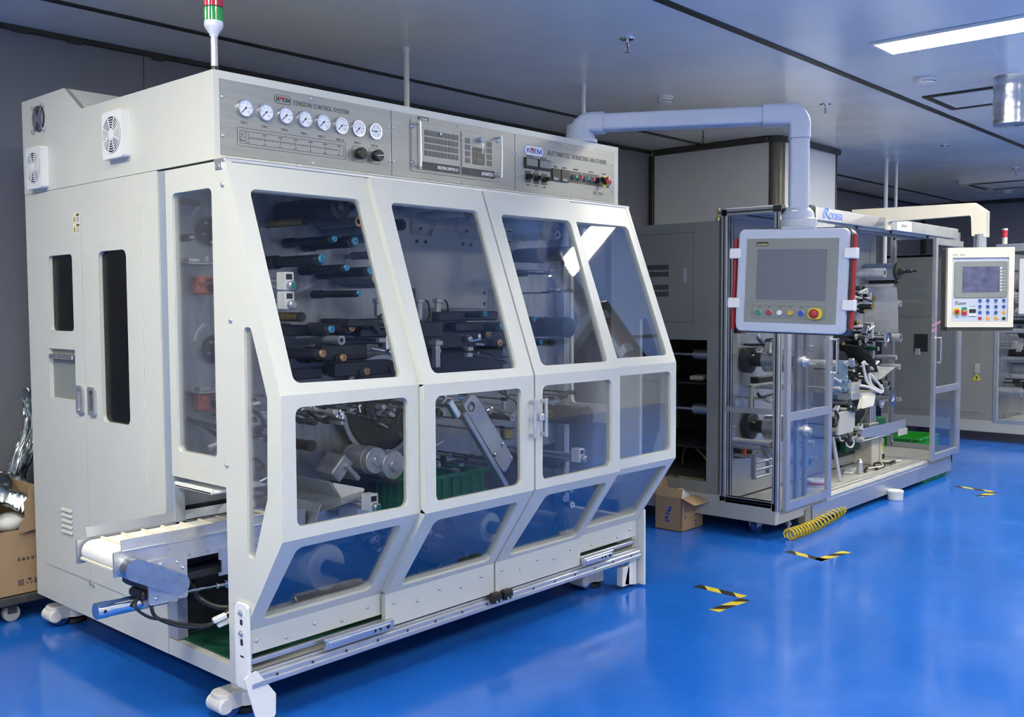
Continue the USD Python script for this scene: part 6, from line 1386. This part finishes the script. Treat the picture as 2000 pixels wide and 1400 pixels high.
for x, y in ((632, 908), (875, 908), (630, 1178), (870, 1178), (150, 1232), (992, 1230)): q = g2(x, y); ld.cyl(a2(q[0], q[1], -.012), a2(q[0], q[1], -.008), .004, 10)
obj('pilot_lamp', ld, 'ink_white', p2)
cap = G()
for x, y, w in ((215, 1168, .03), (330, 1166, .02), (458, 1150, .03), (458, 1000, .035), (575, 945, .012), (695, 955, .014), (812, 953, .016), (938, 950, .014), (572, 1045, .012), (690, 1045, .012), (812, 1048, .012), (938, 1050, .014), (690, 1135, .010), (815, 1135, .014)):
    q = g2(x, y); cap.prism(sbox(q[0] - w / 2, q[1] - .001, q[0] + w / 2, q[1] + .0012), a2(0, 0, -.0115), u2, v2, .0006)
obj('caption', cap, 'ink_dark', p2, smooth=False)
# arm: flat plate
ae, a0 = np.array([5.16, -.86, 0]), np.array([5.26, .52, 0]); d2 = unit(ae - a0); 
def arm_xy(px, py):
    nrm = np.cross(d2, EZ); d = ray(px, py); t = ((ae - CAM) @ nrm) / (d @ nrm); q = CAM + t * d; return (q - ae) @ d2, q[2]
arm_px = [(1668, 410), (1905, 396.5), (1930, 413), (1929, 463), (1901, 461), (1900, 425), (1897, 421), (1741, 433), (1737, 436), (1736, 449), (1713, 449), (1713, 437), (1700, 433), (1668, 436)]
obj('arm', G().prism(Polygon([arm_xy(*q) for q in arm_px]), ae + .03 * np.cross(d2, EZ), d2, EZ, .06), 'beige_paint', p2)
tp = ae + d2 * arm_xy(1915, 470)[0]
obj('tube', G().cyl((tp[0], tp[1], 1.78), (tp[0], tp[1], 1.90), .042, 28), 'chrome', p2)
obj('arm_foot', G().box(5.17, -.10, 2.0405, 5.29, .10, 2.06, .004), 'beige_paint', p2)

# ================================================================== THE THIRD MACHINE
X3 = 9.0
M3 = thing('winding_machine', 'third grey winding machine at the right edge, seen end-on behind the cream pendant', 'machine')
cb3 = sbox(.13, .225, 1.285, 1.96)
slots3 = [(PX(1783, y0, X3), PX(1813, y1, X3)) for y0, y1 in ((543, 549), (550, 557), (567, 572), (573, 581), (698, 704), (705, 711), (721, 727), (728, 735))]
c3g = G().side(cb3, X3, .03).box(X3, .13, 1.93, 11.5, 1.285, 1.96, .003).box(X3 + .03, 1.26, .225, 11.5, 1.285, 1.95, .003)
obj('cabinet_body', c3g, 'machine_grey', M3)
for z0, z1 in ((.30, 1.22), (1.30, 1.90)):
    dd3 = obj('cabinet_door', G().side(sbox(.24, z0, 1.24, z1), X3 - .004, .006), 'machine_grey', M3)
vg = G()
for a, b in slots3: vg.side(sbox(min(a[1], b[1]), min(a[2], b[2]), max(a[1], b[1]) , max(a[2], b[2])), X3 - .006, .004)
obj('vent_slot', vg, 'bezel_grey', M3)
a, b = PX(1786, 652, X3), PX(1812, 687, X3); wn = obj('door_window', G().side(sbox(b[1], b[2], a[1], a[2]), X3 - .007, .004), 'cavity_dark', M3)
a = PX(1793, 684, X3); obj('socket', G().side(rr(a[1] - .025, a[2] - .05, a[1] + .025, a[2] + .02, .004), X3 - .02, .02).side(Point(a[1], a[2]).buffer(.012), X3 - .022, .002), 'pale_grey_paint', M3)
a = PX(1908, 736, X3); wt = obj('warning_triangle', G().side(Polygon([(a[1] - .045, a[2] - .035), (a[1] + .045, a[2] - .035), (a[1], a[2] + .04)]), X3 - .006, .002), 'yellow_plastic', M3)
obj('triangle_mark', G().side(Polygon([(a[1] - .006, a[2] - .022), (a[1] + .006, a[2] - .022), (a[1] + .012, a[2] + .004), (a[1] + .002, a[2] + .004), (a[1] + .006, a[2] + .020), (a[1] - .012, a[2] - .004), (a[1] - .001, a[2] - .004)]), X3 - .0075, .0015), 'ink_black', wt)
a = PX(1909, 719, X3); obj('recess_handle', G().side(rr(a[1] - .022, a[2] - .05, a[1] + .022, a[2] + .05, .006), X3 - .012, .012), 'pale_grey_paint', M3)
obj('base_frame', G().box(X3 + .0, -.45, .10, X3 + .06, 1.285, .225, .005).box(X3 + .06, -.45, .10, 11.5, -.40, .2, .004), 'pale_grey_paint', M3)
def prof3(p0, p1, w=.045):
    o = obj('frame_profile', G().obox((np.array(p0) + np.array(p1)) / 2, unit(np.array(p1) - p0), *frame(np.array(p1) - p0)[:2], np.linalg.norm(np.array(p1) - p0), w, w, .003), 'satin_silver', M3)
prof3((X3 + .02, .105, .20), (X3 + .02, .105, 2.0)); prof3((X3 + .02, -.42, .20), (X3 + .02, -.42, 2.0)); prof3((X3 + .02, -.40, .222), (X3 + .02, .08, .222)); prof3((X3 + .02, -.40, 1.155), (X3 + .02, .08, 1.155)); prof3((X3 + .02, -.40, 1.98), (X3 + .02, .12, 1.98))
prof3((X3 + .05, -.42, 2.0), (11.4, -.42, 2.0))
obj('side_pane', G().side(sbox(-.40, .245, .08, 1.13), X3 + .015, .005), 'clear_pane', M3); obj('side_pane', G().side(sbox(-.40, 1.18, .08, 1.96), X3 + .015, .005), 'clear_pane', M3)
obj('mounting_plate', G().front(sbox(X3 + .05, .2, 11.4, 1.95), .10, .02), 'inner_plate', M3)
obj('deck', G().box(X3 + .04, -.42, .205, 11.4, .10, .22, .003), 'pale_grey_paint', M3)
rnd = random.Random(31)
for k in range(26):
    x = X3 + .12 + rnd.uniform(0, 1.3); z = rnd.uniform(.35, 1.85); r = rnd.choice([.02, .025, .03, .05, .07]); L = rnd.uniform(.18, .42); m = rnd.choice(['roller_pale', 'satin_silver', 'dark_anodised', 'dark_anodised', 'dark_trim', 'roller_pale', 'chrome'])
    o = obj('roller', G().cyl((x, .10, z), (x, .10 - L, z), r, 20), m, M3); obj('hub', G().cyl((x, .10 - L, z), (x, .095 - L - .012, z), r * .5, 14), rnd.choice(['satin_silver', 'dark_trim', 'copper']), o)
for k in range(30):
    p = np.array([X3 + .08 + rnd.uniform(0, .7), rnd.uniform(-.32, .0), rnd.uniform(.3, 1.8)]); s = rnd.uniform(.02, .045)
    obj('bracket', G().obox(p, (1, 0, rnd.uniform(-1, 1)), EY, (0, 0, 1) if False else np.cross((1, 0, 0), EY), s * 3, s * 1.6, s, .004).box(p[0] - .006, p[1], p[2] - .006, p[0] + .006, .1, p[2] + .006, .001), rnd.choice(['satin_silver', 'dark_anodised', 'roller_pale', 'pale_grey_paint']), M3)
for x, y in ((X3 + .15, -.3), (X3 + .15, 1.1)):
    obj('caster', G().cyl((x, y - .02, .045), (x, y + .02, .045), .045, 20).box(x - .04, y - .03, .06, x + .04, y + .03, .10, .004), 'dark_anodised', M3)
obj('top_rail', G().box(X3 + .0, -.42, 2.0, X3 + .1, .13, 2.035, .004), 'seal_blue_grey', M3)
a = PX(1962, 474, X3 + .05)
st2 = thing('signal_tower', 'small red-capped beacon on top of the third machine', 'signal light', loc=(X3 + .05, a[1], 2.036))
obj('base', G().cyl((0, 0, 0), (0, 0, .07), .026, 20), 'beige_paint', st2); lens(st2, .07, .07, .028, 'lens_red'); obj('cap', G().cyl((0, 0, .14), (0, 0, .16), .028, 20), 'sheet_white', st2)
a = PX(1994, 560, X3 - .3)
a = PX(1994, 560, 7.9)
w3 = thing('wall_display', 'white narrow display box cut off by the right edge of the photo', 'display', loc=(7.9, a[1], 0))
a, b = PX(1995, 505, 7.9), PX(1995, 614, 7.9)
b0 = PX(2006, 560, 7.9)
obj('case', G().box(0, -.10, b[2], .06, .02, a[2], .008), 'white_plastic', w3); obj('strut', G().cyl((.04, -.03, a[2]), (.04, -.03, ZC - .01), .014, 12), 'white_paint', w3)

# ================================================================== THINGS ON THE FLOOR
def tape(lab, a, b, w):
    """black and yellow hazard tape from a to b, stripes as real pieces"""
    t = thing('floor_tape', lab, 'floor tape', 'hazard tape corner marks'); a, b = np.array([*a, 0.]), np.array([*b, 0.]); d = unit(b - a); n = np.cross(EZ, d); L = np.linalg.norm(b - a)
    pit = .085; band = sbox(0, 0, L, w); k = -2
    ys, bs_ = [], []
    while k * pit < L + w:
        q = Polygon([(k * pit, 0), ((k + 1) * pit, 0), ((k + 1) * pit - w, w), (k * pit - w, w)]).intersection(band)
        if q.area > 1e-6:
            obj('yellow_stripe' if k % 2 else 'black_stripe', G().prism(q, a + EZ * .0012, d, n, .0012), 'yellow_plastic' if k % 2 else 'ink_black', t)
        k += 1
def mark(corner, e1, e2, labs, w=.055):
    tape(labs[0], e1, corner, w); tape(labs[1], corner, e2, w)
def zz(x, y): p = PZ(x, y, 0); return p[0], p[1]
mark(zz(1447, 1168), zz(1354, 1146), zz(1385, 1190), ('hazard tape strip nearest the camera, pointing away from the near machine', 'nearest hazard tape strip, running along the front'))
mark(zz(1606, 1096), zz(1532, 1078), zz(1662, 1079), ('hazard tape strip below the yellow coiled hose, left leg', 'hazard tape strip below the yellow coiled hose, right leg'))
mark(zz(1935, 961), zz(1862, 950), zz(1905, 968), ('far hazard tape strip at the right, long leg', 'far hazard tape strip at the right, short leg'))
# yellow coiled hose
a, b = PZ(1540, 1056, .0), PZ(1642, 1006, .0)
ch_ = thing('coiled_hose', 'yellow coiled air hose lying under the corner of the second machine', 'hose')
n_t = 27; P_ = []
mid = bez([np.array([a[0], a[1], .036]), np.array([a[0] * .6 + b[0] * .4, a[1] * .6 + b[1] * .4 - .03, .036]), np.array([b[0], b[1] + .0, .040]), np.array([b[0] + .10, b[1] + .10, .05])], 200)
tt = np.gradient(mid, axis=0); tt /= np.linalg.norm(tt, axis=1, keepdims=True)
for i, (p, t) in enumerate(zip(mid, tt)):
    pass
s_ = np.linspace(0, len(mid) - 1, n_t * 14)
for i, q in enumerate(s_):
    k = int(min(q, len(mid) - 2)); f_ = q - k; p = mid[k] * (1 - f_) + mid[k + 1] * f_; t = tt[k]; n_ = unit(np.cross(EZ, t)); m_ = np.cross(t, n_); an_ = 2 * math.pi * i / 14
    P_.append(p + .033 * (math.cos(an_) * n_ + math.sin(an_) * m_))
obj('coil', G().tube(P_, .0060, 7), 'yellow_tube', ch_)
e0 = P_[0]; obj('hose_end', G().tube(bez([e0, e0 + [-.02, -.02, -.02], e0 + [-.04, -.05, -.03]] if e0[2] > .04 else [e0, e0 + [-.03, -.02, 0], e0 + [-.06, -.04, -.0]]), .0055, 7), 'yellow_tube', ch_)
# small cardboard box
def carton(lab, loc, rot, sx, sy, sz, flaps, mark_m=None, m='cardboard'):
    c = thing('cardboard_box', lab, 'cardboard box'); xf = UsdGeom.Xformable(c); xf.AddTranslateOp().Set(Gf.Vec3d(*map(float, loc))); xf.AddRotateZOp().Set(rot)
    t = .004; g = G().box(-sx / 2, -sy / 2, 0, sx / 2, sy / 2, t, .0005)
    for s in (-1, 1): g.box(s * (sx / 2 - t / 2) - t / 2, -sy / 2, 0, s * (sx / 2 - t / 2) + t / 2, sy / 2, sz, .0005).box(-sx / 2, s * (sy / 2 - t / 2) - t / 2, 0, sx / 2, s * (sy / 2 - t / 2) + t / 2, sz, .0005)
    obj('body', g, m, c)
    for (ax, s, ang, L) in flaps:
        a_ = math.radians(ang)
        if ax == 'x': o = np.array([s * sx / 2, 0, sz]); u = np.array([s * math.cos(a_), 0, math.sin(a_)]); w_ = EY; W = sy * .98
        else: o = np.array([0, s * sy / 2, sz]); u = np.array([0, s * math.cos(a_), math.sin(a_)]); w_ = EX; W = sx * .98
        obj('flap', G().obox(o + u * L / 2, u, w_, np.cross(u, w_), L, W, .004, .0005), m, c)
    return c
f0 = PZ(1317, 1045, 0); e1 = PZ(1293, 1037, 0); e2 = PZ(1365, 1030, 0)
ctr = (np.array(e1) + np.array(e2)) / 2 + np.array([.06, .05, 0])
sc_ = carton('small open cardboard box with crumpled paper on the floor between the machines', (ctr[0], ctr[1], 0), 0, .26, .20, .215, (('x', -1, 110, .06), ('x', 1, 80, .09), ('y', -1, -20, .10), ('y', 1, 70, .10)))
gm = G()
for (x, z, w, h) in ((-.09, .08, .010, .02), (-.09, .12, .016, .012), (-.085, .14, .006, .03), (.03, .04, .02, .015), (.035, .075, .012, .02), (.03, .02, .025, .008)): gm.front(sbox(x, z, x + w, z + h), -.1005, .0008)
for (y, z, w, h) in ((-.02, .12, .03, .012), (-.01, .10, .03, .012), (-.025, .135, .02, .02), (.0, .07, .02, .02), (-.01, .055, .03, .01)): gm.side(sbox(y, z, y + w, z + h), -.1305, .0008)
obj('print', gm, 'ink_blue', sc_)
cp_ = thing('crumpled_paper', 'white crumpled paper filling the small cardboard box', 'paper', loc=(ctr[0], ctr[1], .12))
ms = trimesh.creation.icosphere(3, .075); v_ = ms.vertices * [1.2, .95, 1]; v_ = v_ * (1 + .35 * (meshkit.noise(v_ * 45, 3)[:, None] - .5)); obj('ball', (v_ + [0.01, 0, .05], ms.faces), 'sheet_white', cp_, smooth=False)
# large boxes on a dolly at the left
dl = thing('dolly', 'dark low dolly with swivel wheels under the large cardboard box at the left', 'dolly', loc=(-.22, 1.95, 0))
obj('platform', G().box(-.35, -.26, .085, .30, .27, .125, .006), 'dolly_dark', dl)
for x, y in ((.16, -.2), (-.28, -.2), (.22, .2), (-.28, .2)):
    w_ = obj('wheel', G().cyl((x - .0, y - .016, .038), (x, y + .016, .038), .038, 22), 'pale_grey_paint', dl); obj('fork', G().box(x - .02, y - .024, .04, x + .02, y - .018, .086, .002).box(x - .02, y + .018, .04, x + .02, y + .024, .086, .002), 'dolly_dark', w_)
bx = carton('large brown cardboard box on the dolly at the left edge', (-.245, 1.955, .126), 0, .62, .50, .30, (('x', 1, 95, .20), ('y', 1, 80, .15)))
def cjk(g, x, z, s, kind):
    st_ = {'gong': [(0, .5, .3, .95), (.7, .95, 1, .5), (.1, .1, .55, .45), (.55, .45, .4, .08), (.15, .08, .8, .08)], 'si': [(.05, .95, .9, .95), (.9, .95, .9, .05), (.1, .72, .7, .72), (.15, .5, .65, .5), (.15, .5, .15, .12), (.65, .5, .65, .12), (.15, .12, .65, .12)], 'xian': [(.1, 1, .1, 0), (.1, .95, .35, .95), (.35, .95, .25, .5), (.5, .95, .9, .95), (.9, .95, .9, .55), (.5, .75, .9, .75), (.5, .55, .9, .55), (.5, .95, .5, .05), (.55, .45, 1, .0), (.9, .4, .7, .3)], 'misc': [(.1, .9, .9, .9), (.5, 1, .5, 0), (.1, .5, .9, .5), (.1, .1, .9, .1), (.2, .9, .2, .5), (.8, .9, .8, .1)]}[kind]
    for a, b, c_, d in st_:
        p, q = (1 - np.array([a, b])) * s, (1 - np.array([c_, d])) * s; dd = q - p; L = np.linalg.norm(dd); n = np.array([-dd[1], dd[0]]) / L * s * .06
        g.front(Polygon([p + n, q + n, q - n, p - n]) if False else affinity.translate(Polygon([p + n, q + n, q - n, p - n]), x, z), -.2508, .0006)
gp = G()
for k, kd in enumerate(('si', 'gong', 'xian')): cjk(gp, .205 + k * .036, .042, .028, kd)
for k in range(5): cjk(gp, .205 + k * .020, .155, .015, 'misc')
obj('print', gp, 'ink_dark', bx, smooth=False)
obj('flap', G().prism(Polygon([(.205, .285), (.31, .30), (.31, .52), (.275, .50), (.255, .49), (.250, .45), (.232, .43), (.235, .36), (.215, .34)]), (0, -.256, 0), EX, (0, -.05, 1), .005), 'cardboard', bx)
fs = thing('foil_sheet', 'crumpled silver foil bag lying on the large cardboard box', 'foil', loc=(-.16, 1.98, .47))
gx, gy = np.meshgrid(np.linspace(-.34, .26, 46), np.linspace(-.26, .24, 34), indexing='ij')
pts_ = np.stack([gx, gy, np.zeros_like(gx)], -1)
zf = .10 * meshkit.fbm(pts_ * [7, 7, 1] + 3, 4, 2) + .055 * np.abs(np.sin(np.arctan2(gy - .25, gx + .05) * 9 + 4 * meshkit.noise(pts_ * 6, 4))) * (.4 + meshkit.noise(pts_ * 3, 9)) + .05
zf = zf * 1.2 - .06 * np.clip((-.14 - gy) / .12, 0, 1) - .05 * np.clip((gx - .18) / .1, 0, 1)
idx = np.arange(46 * 34).reshape(46, 34); F = np.stack([idx[:-1, :-1].ravel(), idx[1:, :-1].ravel(), idx[1:, 1:].ravel(), idx[:-1, 1:].ravel()], 1)
vt = np.stack([gx, gy, zf], -1).reshape(-1, 3); nb = len(vt)
obj('sheet', G().add(np.vstack([vt, vt - [0, 0, .004]]), np.vstack([F, F[:, ::-1] + nb])), 'foil', fs, smooth=25)
fb = thing('foil_bag', 'crumpled silver foil standing against the wall beside the near machine', 'foil', loc=(.20, 2.2, .45))
ms = trimesh.creation.icosphere(4, 1.0); v_ = ms.vertices.copy(); nn_ = meshkit.fbm(v_ * 2.6 + 5, 4, 6)[:, None]; rid = np.abs(np.sin(v_[:, :1] * 9 + v_[:, 2:] * 7 + 4 * meshkit.noise(v_ * 3, 8)[:, None]))
v_ = v_ * (.55 + .7 * nn_ + .16 * rid) * [.05, .06, .30]; v_[:, 0] += .05 * np.sin(v_[:, 2] * 9); obj('bag', (v_ + [0, 0, .27], ms.faces), 'foil', fb, smooth=25)
wb_ = thing('white_bundle', 'rounded white bundle peeping out of the large cardboard box', 'bundle', loc=(-.03, 1.80, .40))
ms = trimesh.creation.icosphere(3, .06); obj('bundle', (ms.vertices * [1.2, 1, .8] + [0, 0, .05], ms.faces), 'sheet_white', wb_, smooth=True)
# tub and crates under the second machine
p = PZ(1760, 978, 0)
tb_ = thing('plastic_tub', 'round white plastic tub on the floor under the skirt of the second machine', 'tub', loc=(p[0] + .02, p[1] + .05, 0))
obj('body', G().lathe([(.050, 0), (.053, .004), (.056, .060)], (0, 0, 0), EZ, 36), 'tub_white', tb_); obj('lid', G().lathe([(.058, .054), (.058, .068), (.054, .071)], (0, 0, 0), EZ, 36), 'tub_white', tb_)
crate('bright green crate on the floor half under the right end of the second machine', (6.47, .03, 0), .50, .38, .075)
crate('bright green crate beyond the deck at the right end of the second machine', (7.55, .55, 0), .5, .56, .20)
